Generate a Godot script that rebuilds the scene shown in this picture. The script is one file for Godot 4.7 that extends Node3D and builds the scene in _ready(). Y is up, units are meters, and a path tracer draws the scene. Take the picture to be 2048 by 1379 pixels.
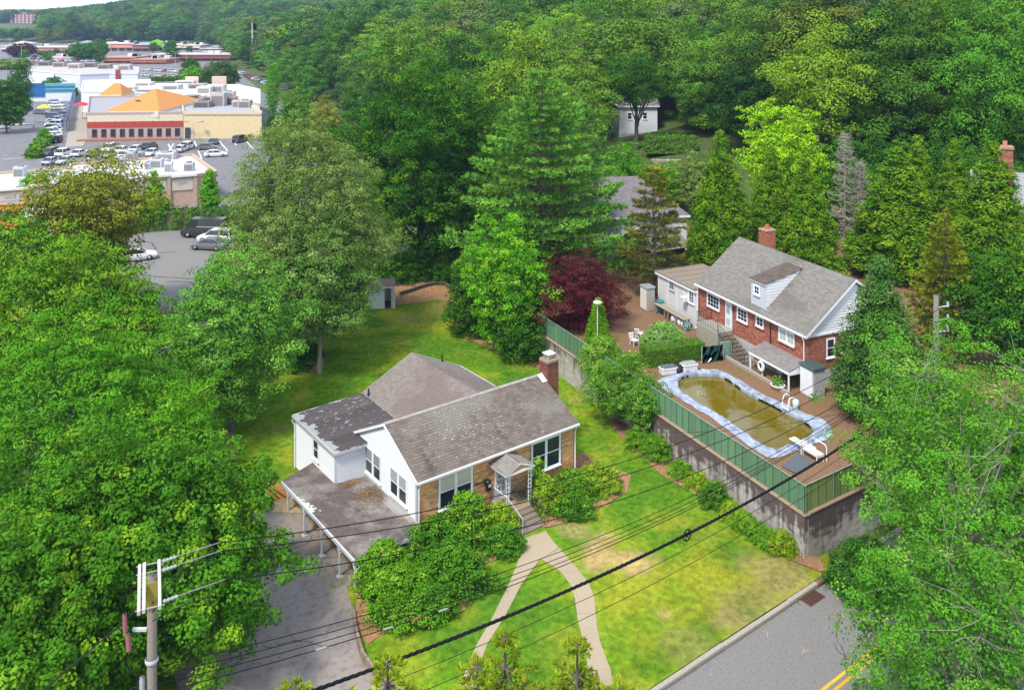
extends Node3D
# World: x right, y up, the camera looks along -z. The house lawn lies at y = 0.
const F := 1750.0
const EYE := 29.0
const HA := 0.6435       # turn of the street grid (36.87 degrees)
var HOUSE := Vector3(-5.1, 0, -47.8)
var rng := RandomNumberGenerator.new()
var counts := {}
var M := {}
var noise := FastNoiseLite.new()
var noise2 := FastNoiseLite.new()

# a place on a level surface of height g, read off the survey picture
func P(px: float, py: float, g := 0.0) -> Vector3:
	var d := F * (EYE - g) / (py - 30.0)
	return Vector3((px - 1024.0) / F * d, g, -d)

func PD(px: float, d: float, y := 0.0) -> Vector3:
	return Vector3((px - 1024.0) / F * d, y, -d)

class MB:
	var v := PackedVector3Array()
	var n := PackedVector3Array()
	var c := PackedColorArray()
	var t := PackedVector2Array()
	var ix := PackedInt32Array()
	func quad(a: Vector3, b: Vector3, c2: Vector3, d: Vector3, col := Color.WHITE, uv := Rect2(0, 0, 1, 1)) -> void:
		var k := v.size()
		var nn := (b - a).cross(c2 - a)
		if nn.length_squared() < 1e-14:
			nn = (c2 - a).cross(d - a)
		nn = nn.normalized()
		v.append(a); v.append(b); v.append(c2); v.append(d)
		for i in 4:
			n.append(nn); c.append(col)
		t.append(uv.position); t.append(uv.position + Vector2(uv.size.x, 0)); t.append(uv.position + uv.size); t.append(uv.position + Vector2(0, uv.size.y))
		ix.append_array(PackedInt32Array([k, k + 2, k + 1, k, k + 3, k + 2]))
	func tri(a: Vector3, b: Vector3, c2: Vector3, col := Color.WHITE) -> void:
		var k := v.size()
		var nn := (b - a).cross(c2 - a).normalized()
		v.append(a); v.append(b); v.append(c2)
		for i in 3:
			n.append(nn); c.append(col); t.append(Vector2.ZERO)
		ix.append_array(PackedInt32Array([k, k + 2, k + 1]))
	func box(lo: Vector3, hi: Vector3, col := Color.WHITE, x := Transform3D.IDENTITY) -> void:
		var p := []
		for i in 8:
			p.append(x * Vector3(hi.x if i & 1 else lo.x, hi.y if i & 2 else lo.y, hi.z if i & 4 else lo.z))
		quad(p[4], p[5], p[7], p[6], col)
		quad(p[1], p[0], p[2], p[3], col)
		quad(p[5], p[1], p[3], p[7], col)
		quad(p[0], p[4], p[6], p[2], col)
		quad(p[6], p[7], p[3], p[2], col)
		quad(p[0], p[1], p[5], p[4], col)
	# a box with its vertical and top edges chamfered by e
	func cbox(lo: Vector3, hi: Vector3, e := 0.02, col := Color.WHITE, x := Transform3D.IDENTITY) -> void:
		var poly := PackedVector2Array([Vector2(lo.x + e, lo.z), Vector2(hi.x - e, lo.z), Vector2(hi.x, lo.z + e), Vector2(hi.x, hi.z - e), Vector2(hi.x - e, hi.z), Vector2(lo.x + e, hi.z), Vector2(lo.x, hi.z - e), Vector2(lo.x, lo.z + e)])
		var cx := (lo.x + hi.x) / 2.0
		var cz := (lo.z + hi.z) / 2.0
		var sx := 1.0 - 2.0 * e / maxf(hi.x - lo.x, 0.001)
		var sz := 1.0 - 2.0 * e / maxf(hi.z - lo.z, 0.001)
		var top := PackedVector2Array()
		for q in poly:
			top.append(Vector2(cx + (q.x - cx) * sx, cz + (q.y - cz) * sz))
		for i in 8:
			var j := (i + 1) % 8
			var a := poly[i]
			var b := poly[j]
			quad(x * Vector3(b.x, lo.y, b.y), x * Vector3(a.x, lo.y, a.y), x * Vector3(a.x, hi.y - e, a.y), x * Vector3(b.x, hi.y - e, b.y), col)
			quad(x * Vector3(b.x, hi.y - e, b.y), x * Vector3(a.x, hi.y - e, a.y), x * Vector3(top[i].x, hi.y, top[i].y), x * Vector3(top[j].x, hi.y, top[j].y), col)
			tri(x * Vector3(cx, hi.y, cz), x * Vector3(top[j].x, hi.y, top[j].y), x * Vector3(top[i].x, hi.y, top[i].y), col)
	func tube(pts: PackedVector3Array, radii: PackedFloat32Array, sides := 6, col := Color.WHITE, cap := true) -> void:
		var m := pts.size()
		var k := v.size()
		var side := Vector3.ZERO
		for i in m:
			var dir := (pts[mini(i + 1, m - 1)] - pts[maxi(i - 1, 0)]).normalized()
			if side == Vector3.ZERO:
				side = dir.cross(Vector3(0.31, 0.17, 0.93)).normalized()
				if side.length() < 0.5:
					side = Vector3.RIGHT
			side = (side - dir * side.dot(dir)).normalized()
			var up := dir.cross(side)
			for s in sides:
				var a := TAU * s / sides
				var nn := side * cos(a) + up * sin(a)
				v.append(pts[i] + nn * radii[mini(i, radii.size() - 1)])
				n.append(nn); c.append(col); t.append(Vector2(float(s) / sides, float(i)))
		for i in m - 1:
			for s in sides:
				var a := k + i * sides + s
				var b := k + i * sides + (s + 1) % sides
				ix.append_array(PackedInt32Array([a, b + sides, b, a, a + sides, b + sides]))
		if cap:
			for s in range(1, sides - 1):
				var q := k + (m - 1) * sides
				ix.append_array(PackedInt32Array([q, q + s + 1, q + s, k, k + s, k + s + 1]))
	func rod(a: Vector3, b: Vector3, r: float, sides := 6, col := Color.WHITE) -> void:
		tube(PackedVector3Array([a, b]), PackedFloat32Array([r]), sides, col)
	func lathe(at: Vector3, prof: PackedVector2Array, sides := 12, col := Color.WHITE) -> void:
		var k := v.size()
		for i in prof.size():
			var d := prof[mini(i + 1, prof.size() - 1)] - prof[maxi(i - 1, 0)]
			for s in sides:
				var a := TAU * s / sides
				v.append(at + Vector3(cos(a) * prof[i].x, prof[i].y, sin(a) * prof[i].x))
				n.append(Vector3(cos(a) * d.y, -d.x, sin(a) * d.y).normalized()); c.append(col); t.append(Vector2(float(s) / sides, prof[i].y))
		for i in prof.size() - 1:
			for s in sides:
				var a := k + i * sides + s
				var b := k + i * sides + (s + 1) % sides
				ix.append_array(PackedInt32Array([a, b, b + sides, a, b + sides, a + sides]))
	# poly: x, z outline
	func prism(poly: PackedVector2Array, y0: float, y1: float, col := Color.WHITE, sides := true) -> void:
		var p := poly
		var area := 0.0
		for i in p.size():
			var q := p[(i + 1) % p.size()]
			area += p[i].x * q.y - q.x * p[i].y
		if area < 0:
			p = poly.duplicate()
			p.reverse()
		var idx := Geometry2D.triangulate_polygon(p)
		var k := v.size()
		for q in p:
			v.append(Vector3(q.x, y1, q.y)); n.append(Vector3.UP); c.append(col); t.append(q)
		for i in range(0, idx.size(), 3):
			var a := p[idx[i]]
			var b := p[idx[i + 1]]
			var d := p[idx[i + 2]]
			if (b - a).cross(d - a) > 0:
				ix.append_array(PackedInt32Array([k + idx[i], k + idx[i + 1], k + idx[i + 2]]))
			else:
				ix.append_array(PackedInt32Array([k + idx[i], k + idx[i + 2], k + idx[i + 1]]))
		if sides:
			for i in p.size():
				var a := p[i]
				var b := p[(i + 1) % p.size()]
				quad(Vector3(b.x, y0, b.y), Vector3(a.x, y0, a.y), Vector3(a.x, y1, a.y), Vector3(b.x, y1, b.y), col)
	func done(m: Material) -> ArrayMesh:
		var a := []
		a.resize(Mesh.ARRAY_MAX)
		a[Mesh.ARRAY_VERTEX] = v
		a[Mesh.ARRAY_NORMAL] = n
		a[Mesh.ARRAY_COLOR] = c
		a[Mesh.ARRAY_TEX_UV] = t
		a[Mesh.ARRAY_INDEX] = ix
		var me := ArrayMesh.new()
		me.add_surface_from_arrays(Mesh.PRIMITIVE_TRIANGLES, a)
		me.surface_set_material(0, m)
		return me

func numbered(called: String) -> String:
	var k: int = counts.get(called, 0)
	counts[called] = k + 1
	return called if k == 0 else "%s_%03d" % [called, k]

func tag(o: Node, label := "", category := "", group := "", kind := "") -> Node:
	if label != "": o.set_meta("label", label)
	if category != "": o.set_meta("category", category)
	if group != "": o.set_meta("group", group)
	if kind != "": o.set_meta("kind", kind)
	return o

func thing(called: String, label: String, category: String, at := Vector3.ZERO, turn := 0.0, group := "") -> Node3D:
	var o := Node3D.new()
	o.name = numbered(called)
	o.position = at
	o.rotation.y = turn
	add_child(o)
	tag(o, label, category, group)
	return o

# one mesh node: a part of parent, or a top-level thing
func obj(called: String, mesh: Mesh, parent: Node = null, kind := "") -> MeshInstance3D:
	var o := MeshInstance3D.new()
	o.mesh = mesh
	if parent == null:
		o.name = numbered(called)
		add_child(o)
	else:
		var k := 0
		for ch in parent.get_children():
			if str(ch.name) == called or str(ch.name).begins_with(called + "_0") or str(ch.name).begins_with(called + "_1") or str(ch.name).begins_with(called + "_2"):
				k += 1
		o.name = called if k == 0 else "%s_%03d" % [called, k]
		parent.add_child(o, true)
	if kind != "": o.set_meta("kind", kind)
	return o

func struct(called: String, mesh: Mesh, label := "", kind := "structure") -> MeshInstance3D:
	var o := obj(called, mesh)
	o.set_meta("kind", kind)
	if label != "": o.set_meta("label", label)
	return o

func dup(o: Node3D, at: Vector3, turn: float, label := "", sc := 1.0) -> Node3D:
	var r: Node3D = o.duplicate()
	var base := str(o.name)
	var cut := base.rfind("_")
	if cut > 0 and base.substr(cut + 1).is_valid_int():
		base = base.substr(0, cut)
	r.name = numbered(base)
	add_child(r)
	r.position = at
	r.rotation.y = turn
	r.scale = Vector3.ONE * sc
	if label != "": r.set_meta("label", label)
	return r

# ---------------------------------------------------------------- materials
func mat(called: String, col: Color, rough := 0.8, metal := 0.0, spec := 0.4) -> StandardMaterial3D:
	var m := StandardMaterial3D.new()
	m.resource_name = called
	m.albedo_color = col.linear_to_srgb()
	m.roughness = rough
	m.metallic = metal
	m.metallic_specular = spec
	m.vertex_color_use_as_albedo = true
	M[called] = m
	return m

func grain(called: String, col: Color, lo: float, hi: float, freq: float, scale: float, rough := 0.85, bump := 0.0, octaves := 5, sd := 1) -> StandardMaterial3D:
	var m := mat(called, col, rough)
	var f := FastNoiseLite.new()
	f.seed = sd
	f.frequency = freq
	f.fractal_octaves = octaves
	var im := f.get_seamless_image(512, 512)
	im.convert(Image.FORMAT_RGB8)
	if bump > 0.0:
		var b: Image = im.duplicate()
		b.bump_map_to_normal_map(bump)
		m.normal_enabled = true
		m.normal_texture = ImageTexture.create_from_image(b)
	var out := im
	var px := out.get_data()
	for i in range(0, px.size(), 3):
		var k: float = lerpf(lo, hi, px[i] / 255.0)
		var q := clampi(int(255.0 * pow(k, 0.4545)), 0, 255)
		px[i] = q; px[i + 1] = q; px[i + 2] = q
	m.albedo_texture = ImageTexture.create_from_image(Image.create_from_data(512, 512, false, Image.FORMAT_RGB8, px))
	m.uv1_triplanar = true
	m.uv1_world_triplanar = true
	m.uv1_scale = Vector3.ONE * scale
	return m

func leafmat(called: String, col: Color, rough := 0.75, back := Color(0.19, 0.23, 0.045)) -> StandardMaterial3D:
	var m := mat(called, col, rough, 0.0, 0.1)
	m.backlight_enabled = true
	m.backlight = back
	m.cull_mode = BaseMaterial3D.CULL_DISABLED
	return m

func make_materials() -> void:
	grain("shingle", Color(1, 1, 1), 0.72, 1.2, 0.02, 0.9, 0.9, 2.0, 5, 3)
	grain("asphalt", Color(0.19, 0.182, 0.174), 0.7, 1.25, 0.03, 0.35, 0.88, 1.5, 6, 5)
	grain("drive_asphalt", Color(0.255, 0.22, 0.2), 0.6, 1.4, 0.012, 0.3, 0.85, 1.5, 6, 6)
	grain("lot_asphalt", Color(0.17, 0.17, 0.18), 0.75, 1.2, 0.015, 0.05, 0.9, 0.0, 6, 7)
	grain("concrete", Color(0.34, 0.31, 0.26), 0.7, 1.25, 0.02, 0.6, 0.9, 1.5, 6, 8)
	grain("white_paint", Color(0.68, 0.7, 0.74), 0.9, 1.06, 0.02, 0.7, 0.6, 0.0, 5, 9)
	grain("dirty_white", Color(0.62, 0.62, 0.62), 0.7, 1.15, 0.02, 0.5, 0.7, 0.0, 6, 10)
	grain("bark", Color(0.12, 0.1, 0.085), 0.5, 1.5, 0.05, 1.2, 0.95, 3.0, 4, 11)
	grain("pale_bark", Color(0.3, 0.27, 0.23), 0.6, 1.3, 0.05, 1.2, 0.95, 2.0, 4, 12)
	grain("pole_wood", Color(0.3, 0.27, 0.24), 0.6, 1.3, 0.03, 1.4, 0.9, 2.0, 5, 13)
	grain("brick_face", Color(1, 1, 1), 0.75, 1.25, 0.05, 1.5, 0.9, 1.5, 4, 14)
	grain("stucco", Color(1, 1, 1), 0.88, 1.08, 0.02, 0.12, 0.85, 0.0, 5, 15)
	grain("dirt", Color(0.2, 0.115, 0.065), 0.4, 1.7, 0.03, 0.35, 0.95, 3.0, 6, 16)
	grain("mulch", Color(0.36, 0.2, 0.1), 0.35, 1.7, 0.08, 0.8, 0.95, 6.0, 4, 17)
	grain("roof_flat", Color(0.66, 0.66, 0.67), 0.8, 1.08, 0.01, 0.03, 0.8, 0.0, 6, 18)
	grain("earth", Color(0.075, 0.115, 0.025), 0.4, 1.6, 0.02, 0.08, 0.95, 0.0, 6, 19)
	var g := mat("glass", Color(0.02, 0.026, 0.035), 0.06, 0.0, 0.6)
	g.vertex_color_use_as_albedo = false
	mat("plain", Color(1, 1, 1), 0.75)
	mat("satin", Color(1, 1, 1), 0.4)
	mat("metal", Color(0.55, 0.56, 0.58), 0.4, 0.8)
	mat("black_metal", Color(0.018, 0.018, 0.02), 0.5, 0.2)
	mat("rubber", Color(0.02, 0.02, 0.022), 0.85)
	mat("cable", Color(0.022, 0.022, 0.026), 0.55)
	mat("paint", Color(1, 1, 1), 0.25, 0.0, 0.6)
	M.paint.clearcoat_enabled = true
	M.paint.clearcoat = 0.6
	leafmat("leaf", Color(1, 1, 1))
	leafmat("needle", Color(1, 1, 1), 0.6, Color(0.25, 0.32, 0.12))
	leafmat("grass_blade", Color(1, 1, 1), 0.6, Color(0.5, 0.6, 0.2))

# ---------------------------------------------------------------- land
func sst(a: float, b: float, x: float) -> float:
	var k := clampf((x - a) / (b - a), 0.0, 1.0)
	return k * k * (3.0 - 2.0 * k)

func uv_of(x: float, d: float) -> Vector2:      # along and back from the house front
	var dx := x - HOUSE.x
	var dd := d + HOUSE.z
	return Vector2(0.8 * dx + 0.6 * dd, -0.6 * dx + 0.8 * dd)

var foot := PackedVector2Array([Vector2(-2600, 1500), Vector2(-1150, 1120), Vector2(-640, 930), Vector2(-292, 860), Vector2(-158, 500), Vector2(-90, 330), Vector2(-56, 255), Vector2(-22, 165), Vector2(-4, 118), Vector2(14, 96), Vector2(60, 76), Vector2(160, 70)])

func hill_s(x: float, d: float) -> float:        # distance behind the foot of the hill
	var p := Vector2(x, d)
	var best := 1e9
	var sg := 1.0
	for i in foot.size() - 1:
		var a := foot[i]
		var b := foot[i + 1]
		var q := Geometry2D.get_closest_point_to_segment(p, a, b)
		var r := q.distance_to(p)
		if r < best:
			best = r
			sg = signf((b - a).cross(p - a))
	return best * sg

func ground(x: float, d: float) -> float:
	var h := 0.0
	var s := hill_s(x, d)
	if s > 0.0:
		var amp := 62.0 * lerpf(0.3, 1.0, sst(-0.56, -0.3, x / d))
		h += amp * (1.0 - exp(-s / 300.0)) * sst(0.0, 25.0, s)
		h += 1.5 * noise.get_noise_2d(x * 0.4, d * 0.4) * sst(20.0, 80.0, s)
	if d < 75.0:
		var q := uv_of(x, d)
		var low := maxf(sst(-4.8, -5.6, q.x), sst(0.0, -0.5, q.x) * sst(-0.6, 0.1, q.y))
		low *= sst(-13.5, -9.0, q.y) * sst(7.0, 5.5, q.y) * sst(-16.0, -12.0, q.x)
		h -= 0.35 * low
	return h

func sheet(poly: PackedVector2Array, lift: float, step: float, m: Material, colour = null) -> ArrayMesh:   # a tessellated sheet on the land; poly holds (x, depth)
	var lo := poly[0]
	var hi := poly[0]
	for q in poly:
		lo = lo.min(q); hi = hi.max(q)
	var b := MB.new()
	var nx := int(ceil((hi.x - lo.x) / step))
	var ny := int(ceil((hi.y - lo.y) / step))
	var seen := {}
	for j in ny:
		for i in nx:
			var cell := PackedVector2Array([lo + Vector2(i, j) * step, lo + Vector2(i + 1, j) * step, lo + Vector2(i + 1, j + 1) * step, lo + Vector2(i, j + 1) * step])
			var inside := 0
			for q in cell:
				if Geometry2D.is_point_in_polygon(q, poly): inside += 1
			var pieces := []
			if inside == 4:
				pieces = [cell]
			else:
				pieces = Geometry2D.intersect_polygons(cell, poly)
			for pc in pieces:
				var ks := PackedInt32Array()
				for q in pc:
					var key := Vector2i(roundi(q.x * 500.0), roundi(q.y * 500.0))
					if not seen.has(key):
						seen[key] = b.v.size()
						b.v.append(Vector3(q.x, ground(q.x, q.y) + lift, -q.y))
						b.n.append(Vector3.UP)
						b.c.append(colour.call(q.x, q.y) if colour != null else Color.WHITE)
						b.t.append(Vector2(q.x, q.y))
					ks.append(seen[key])
				var tr := Geometry2D.triangulate_polygon(pc) if pc.size() > 3 else PackedInt32Array([0, 1, 2])
				for k in range(0, tr.size(), 3):
					var a := b.v[ks[tr[k]]]
					var e := b.v[ks[tr[k + 1]]]
					var f := b.v[ks[tr[k + 2]]]
					if (e - a).cross(f - a).y > 0.0:
						b.ix.append_array(PackedInt32Array([ks[tr[k]], ks[tr[k + 2]], ks[tr[k + 1]]]))
					else:
						b.ix.append_array(PackedInt32Array([ks[tr[k]], ks[tr[k + 1]], ks[tr[k + 2]]]))
	return b.done(m)

func pxpoly(a: Array, g := 0.0) -> PackedVector2Array:    # picture points to (x, depth)
	var r := PackedVector2Array()
	for q in a:
		var p := P(q[0], q[1], g)
		r.append(Vector2(p.x, -p.z))
	return r

func make_land() -> void:
	# the land as one sheet out to the horizon, finer near the houses
	var xs := PackedFloat32Array()
	var ds := PackedFloat32Array()
	var x := -3200.0
	while x < 2400.0:
		xs.append(x)
		x += clampf(absf(x) * 0.07, 2.0, 160.0)
	var d := 8.0
	while d < 3600.0:
		ds.append(d)
		d += clampf((d - 40.0) * 0.05, 1.5, 120.0)
	var b := MB.new()
	for q in ds:
		for p in xs:
			b.v.append(Vector3(p, ground(p, q) - lerpf(0.3, 0.08, sst(100.0, 116.0, q)), -q))
			b.n.append(Vector3.UP)
			b.c.append(Color.WHITE)
			b.t.append(Vector2(p, q))
	var w := xs.size()
	for j in ds.size() - 1:
		for i in w - 1:
			var k := j * w + i
			b.ix.append_array(PackedInt32Array([k, k + w, k + w + 1, k, k + w + 1, k + 1]))
	struct("ground", b.done(M.earth))

# ---------------------------------------------------------------- yard, road, terrace
var walk_polys := []
var drive_poly := PackedVector2Array()
var beds := []
var lawn_poly := PackedVector2Array()
var W0 := Vector3(0.25, 0, -77.6)
var W1 := Vector3(15.6, 0, -46.6)
var W2 := Vector3(31.5, 0, -57.0)

func uvp(u: float, v: float) -> Vector2:     # house frame to (x, depth)
	return Vector2(HOUSE.x + 0.8 * u - 0.6 * v, -HOUSE.z + 0.6 * u + 0.8 * v)

func uv3(u: float, v: float, y := 0.0) -> Vector3:
	var q := uvp(u, v)
	return Vector3(q.x, y, -q.y)

func gridmesh(rows: Array, m: Material, colour = null, closed := false) -> ArrayMesh:
	var b := MB.new()
	var w: int = rows[0].size()
	var h := rows.size()
	for j in h:
		for i in w:
			var p: Vector3 = rows[j][i]
			var e: Vector3 = rows[j][(i + 1) % w if closed else mini(i + 1, w - 1)] - rows[j][(i - 1 + w) % w if closed else maxi(i - 1, 0)]
			var f: Vector3 = rows[mini(j + 1, h - 1)][i] - rows[maxi(j - 1, 0)][i]
			var nn := e.cross(f).normalized()
			b.v.append(p); b.n.append(nn if nn.y >= 0.0 else -nn)
			b.c.append(colour.call(p) if colour != null else Color.WHITE)
			b.t.append(Vector2(p.x, p.z))
	for j in h - 1:
		for i in (w if closed else w - 1):
			var a := j * w + i
			var c := j * w + (i + 1) % w
			b.ix.append_array(PackedInt32Array([a, c, c + w, a, c + w, a + w]))
	return b.done(m)

var dry := []
func lawn_col(x: float, d: float) -> Color:
	var big := noise.get_noise_2d(x * 1.3, d * 1.3)
	var mid := noise2.get_noise_2d(x * 5.0, d * 5.0)
	var fine := noise2.get_noise_2d(x * 30.0, d * 30.0)
	var lush := Color(0.135, 0.27, 0.008)
	var deep := Color(0.075, 0.185, 0.008)
	var olive := Color(0.28, 0.265, 0.02)
	var straw := Color(0.42, 0.30, 0.13)
	var c := lush.lerp(deep, clampf(0.45 - big * 1.6 + mid * 0.5, 0.0, 1.0))
	var front := sst(52.0, 46.0, d) * sst(2.0, 12.0, x)
	var back := sst(74.0, 88.0, d) * 0.6
	var o := clampf(0.18 + 0.9 * mid + 0.8 * big + 0.75 * front + back * 0.6, 0.0, 1.0)
	c = c.lerp(olive, o * 0.7)
	for q in dry:
		var r: float = Vector2(x - q[0], (d - q[1])).length() / q[2]
		var k: float = sst(1.0, 0.35, r + 0.55 * mid + 0.25 * fine) * q[3]
		if k > 0.0:
			c = c.lerp(straw, k)
	return c * (1.0 + 0.5 * fine + 0.2 * mid)

func make_yard() -> void:
	for q in [[1190, 1112, 1.5, 0.95], [1262, 1128, 1.6, 0.9], [1215, 1075, 1.0, 0.7], [1150, 1055, 1.3, 0.55], [1445, 1240, 1.1, 0.4], [1560, 1150, 2.4, 0.55], [1500, 1215, 2.6, 0.35], [1370, 1290, 1.6, 0.3], [1330, 1228, 0.5, 0.7], [1240, 1120, 1.2, 0.75], [560, 860, 1.0, 0.3], [880, 615, 2.5, 0.3], [930, 1030, 1.0, 0.5], [820, 640, 2.5, 0.25], [1150, 800, 1.0, 0.35]]:
		var p := P(q[0], q[1])
		dry.append([p.x, -p.z, q[2], q[3]])
	# lawn sheet with its turf colours
	var im := Image.create(1100, 1100, false, Image.FORMAT_RGB8)
	var data := im.get_data()
	var k := 0
	for j in 1100:
		for i in 1100:
			var c := lawn_col(-32.0 + i * 0.06, 30.0 + j * 0.06)
			data[k] = clampi(int(255.0 * pow(clampf(c.r, 0, 1), 0.4545)), 0, 255)
			data[k + 1] = clampi(int(255.0 * pow(clampf(c.g, 0, 1), 0.4545)), 0, 255)
			data[k + 2] = clampi(int(255.0 * pow(clampf(c.b, 0, 1), 0.4545)), 0, 255)
			k += 3
	im = Image.create_from_data(1100, 1100, false, Image.FORMAT_RGB8, data)
	var lm := mat("turf", Color.WHITE, 0.95, 0.0, 0.2)
	lm.albedo_texture = ImageTexture.create_from_image(im)
	lm.uv1_scale = Vector3(1.0 / 66.0, 1.0 / 66.0, 1)
	lm.uv1_offset = Vector3(32.0 / 66.0, -30.0 / 66.0, 0)
	var wl := Vector2(W0.x, -W0.z)
	var wr := Vector2(W1.x, -W1.z)
	lawn_poly = PackedVector2Array([uvp(-14, -14.7), uvp(21.2, -14.7), wr, wl, Vector2(-1.0, 84), Vector2(-6, 92), Vector2(-14, 94), Vector2(-21, 92), Vector2(-27, 80), Vector2(-31, 60), Vector2(-27, 48)])
	struct("lawn", sheet(lawn_poly, 0.0, 0.5, lm))
	# driveway, concrete strip below the carport, road
	drive_poly = PackedVector2Array([uvp(-14, -15.0), uvp(-2.4, -15.0), uvp(-4.3, -12.5), uvp(-5.6, -9.6), uvp(-6.2, -7.1), uvp(-6.2, -5.4), uvp(-5.7, -3.7), uvp(-5.1, -2.2), uvp(-4.7, -0.8), uvp(-0.15, -0.6), uvp(-0.15, 6.0), uvp(-5.2, 8.6), uvp(-7.5, 8.0), uvp(-13, 6)])
	struct("driveway", sheet(drive_poly, 0.03, 0.5, M.drive_asphalt))
	struct("carport_slab", sheet(PackedVector2Array([uvp(-3.5, -1.3), uvp(-0.2, -0.8), uvp(-0.2, 6.0), uvp(-2.1, 9.4), uvp(-4.4, 9.2), uvp(-5.6, 8.2), uvp(-3.6, 6.6)]), 0.05, 0.5, grain("slab", Color(0.42, 0.32, 0.2), 0.55, 1.3, 0.015, 0.35, 0.9, 1.5, 6, 21)))
	struct("apron", sheet(PackedVector2Array([uvp(-12.5, 6.3), uvp(-5.7, 8.3), uvp(-5.4, 9.2), uvp(-9, 9.0), uvp(-12.5, 8.0)]), 0.06, 0.5, M.concrete))
	var rb := MB.new()
	rb.prism(PackedVector2Array([Vector2(-40, -1), Vector2(60, -1), Vector2(60, 10.2), Vector2(-40, 10.2)]), -0.4, -0.13)
	var road := struct("road", rb.done(M.asphalt))
	road.position = uv3(0, -15.05)
	road.rotation.y = HA
	road.position += road.basis * Vector3(0, 0, 1.0)
	# double yellow line
	var yl := MB.new()
	for s in [-1.75, -1.43]:
		var x := -36.0
		while x < 56.0:
			yl.box(Vector3(x, -0.129, 4.75 + s), Vector3(x + 1.9, -0.124, 4.89 + s), Color(0.62, 0.36, 0.02) * rng.randf_range(0.85, 1.1))
			x += 1.9
	var yo := obj("centre_line", yl.done(M.plain), road)
	# kerb stones
	var kerb := Node3D.new()
	kerb.name = "kerb"
	add_child(kerb)
	tag(kerb, "pale concrete kerb along the front lawn", "", "", "structure")
	kerb.position = uv3(0, -14.86)
	kerb.rotation.y = HA
	var u := -2.2
	while u < 22.0:
		var l := rng.randf_range(1.9, 2.6)
		if u > 13.2 and u < 15.2: l = 1.5
		var b := MB.new()
		var near_drain := u > 12.6 and u < 15.0
		b.cbox(Vector3(0.006, -0.2, -0.11), Vector3(l - 0.006, 0.035 + rng.randf_range(-0.012, 0.012), 0.13), 0.03)
		var o := obj("kerb_stone", b.done(M.concrete), kerb)
		o.position = Vector3(u, 0, rng.randf_range(-0.012, 0.012))
		o.rotation.y = rng.randf_range(-0.004, 0.004)
		if near_drain:
			o.material_override = grain("rust_kerb", Color(0.24, 0.14, 0.1), 0.6, 1.3, 0.02, 0.8, 0.9, 1.0, 5, 33)
		u += l
	# curved edging between driveway and bush bed
	var edge := Node3D.new()
	edge.name = "driveway_edging"
	add_child(edge)
	tag(edge, "curved brown edging stones between driveway and front lawn", "", "", "structure")
	var ep := [uvp(-2.35, -14.8), uvp(-4.25, -12.45), uvp(-5.55, -9.55), uvp(-6.15, -7.1), uvp(-6.15, -5.4), uvp(-5.65, -3.7), uvp(-5.05, -2.2)]
	for i in ep.size() - 1:
		for s in 5:
			var a: Vector2 = ep[i].lerp(ep[i + 1], s / 5.0)
			var e: Vector2 = ep[i].lerp(ep[i + 1], (s + 0.93) / 5.0)
			var b := MB.new()
			b.cbox(Vector3(-a.distance_to(e) / 2.0, -0.35, -0.07), Vector3(a.distance_to(e) / 2.0, 0.06, 0.07), 0.02, Color(0.24, 0.19, 0.15) * rng.randf_range(0.7, 1.2))
			var o := obj("edging_stone", b.done(M.brick_face), edge)
			o.position = Vector3((a.x + e.x) / 2.0, rng.randf_range(-0.02, 0.02), -(a.y + e.y) / 2.0)
			o.rotation.y = atan2(e.y - a.y, e.x - a.x)
	# storm drain
	var dr := thing("storm_drain", "rusty iron storm drain grate at the kerb of the road", "drain", Vector3.ZERO, HA)
	var dp := P(1623, 1194, -0.13)
	dr.position = dp
	var fr := MB.new()
	fr.box(Vector3(-0.62, -0.02, -0.42), Vector3(0.62, 0.014, -0.36)); fr.box(Vector3(-0.62, -0.02, 0.36), Vector3(0.62, 0.014, 0.42))
	fr.box(Vector3(-0.62, -0.02, -0.36), Vector3(-0.56, 0.014, 0.36)); fr.box(Vector3(0.56, -0.02, -0.36), Vector3(0.62, 0.014, 0.36))
	mat("rust", Color(0.11, 0.045, 0.03), 0.9)
	obj("rim", fr.done(M.rust), dr)
	for i in 8:
		var b := MB.new()
		b.box(Vector3(-0.53 + i * 0.14, -0.02, -0.36), Vector3(-0.53 + i * 0.14 + 0.055, 0.012, 0.36))
		obj("grate_bar", b.done(M.rust), dr)
	for i in 3:
		var b := MB.new()
		b.box(Vector3(-0.56, -0.018, -0.2 + i * 0.18), Vector3(0.56, 0.008, -0.16 + i * 0.18))
		obj("cross_bar", b.done(M.rust), dr)
	var pit := MB.new()
	pit.box(Vector3(-0.56, -0.03, -0.36), Vector3(0.56, 0.003, 0.36))
	obj("pit", pit.done(M.black_metal), dr)
	# walkway: a stem at the steps and two curving arms, in slabs
	var walk := Node3D.new()
	walk.name = "walkway"
	add_child(walk)
	tag(walk, "worn concrete walkway forking from the front steps", "", "", "structure")
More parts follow.
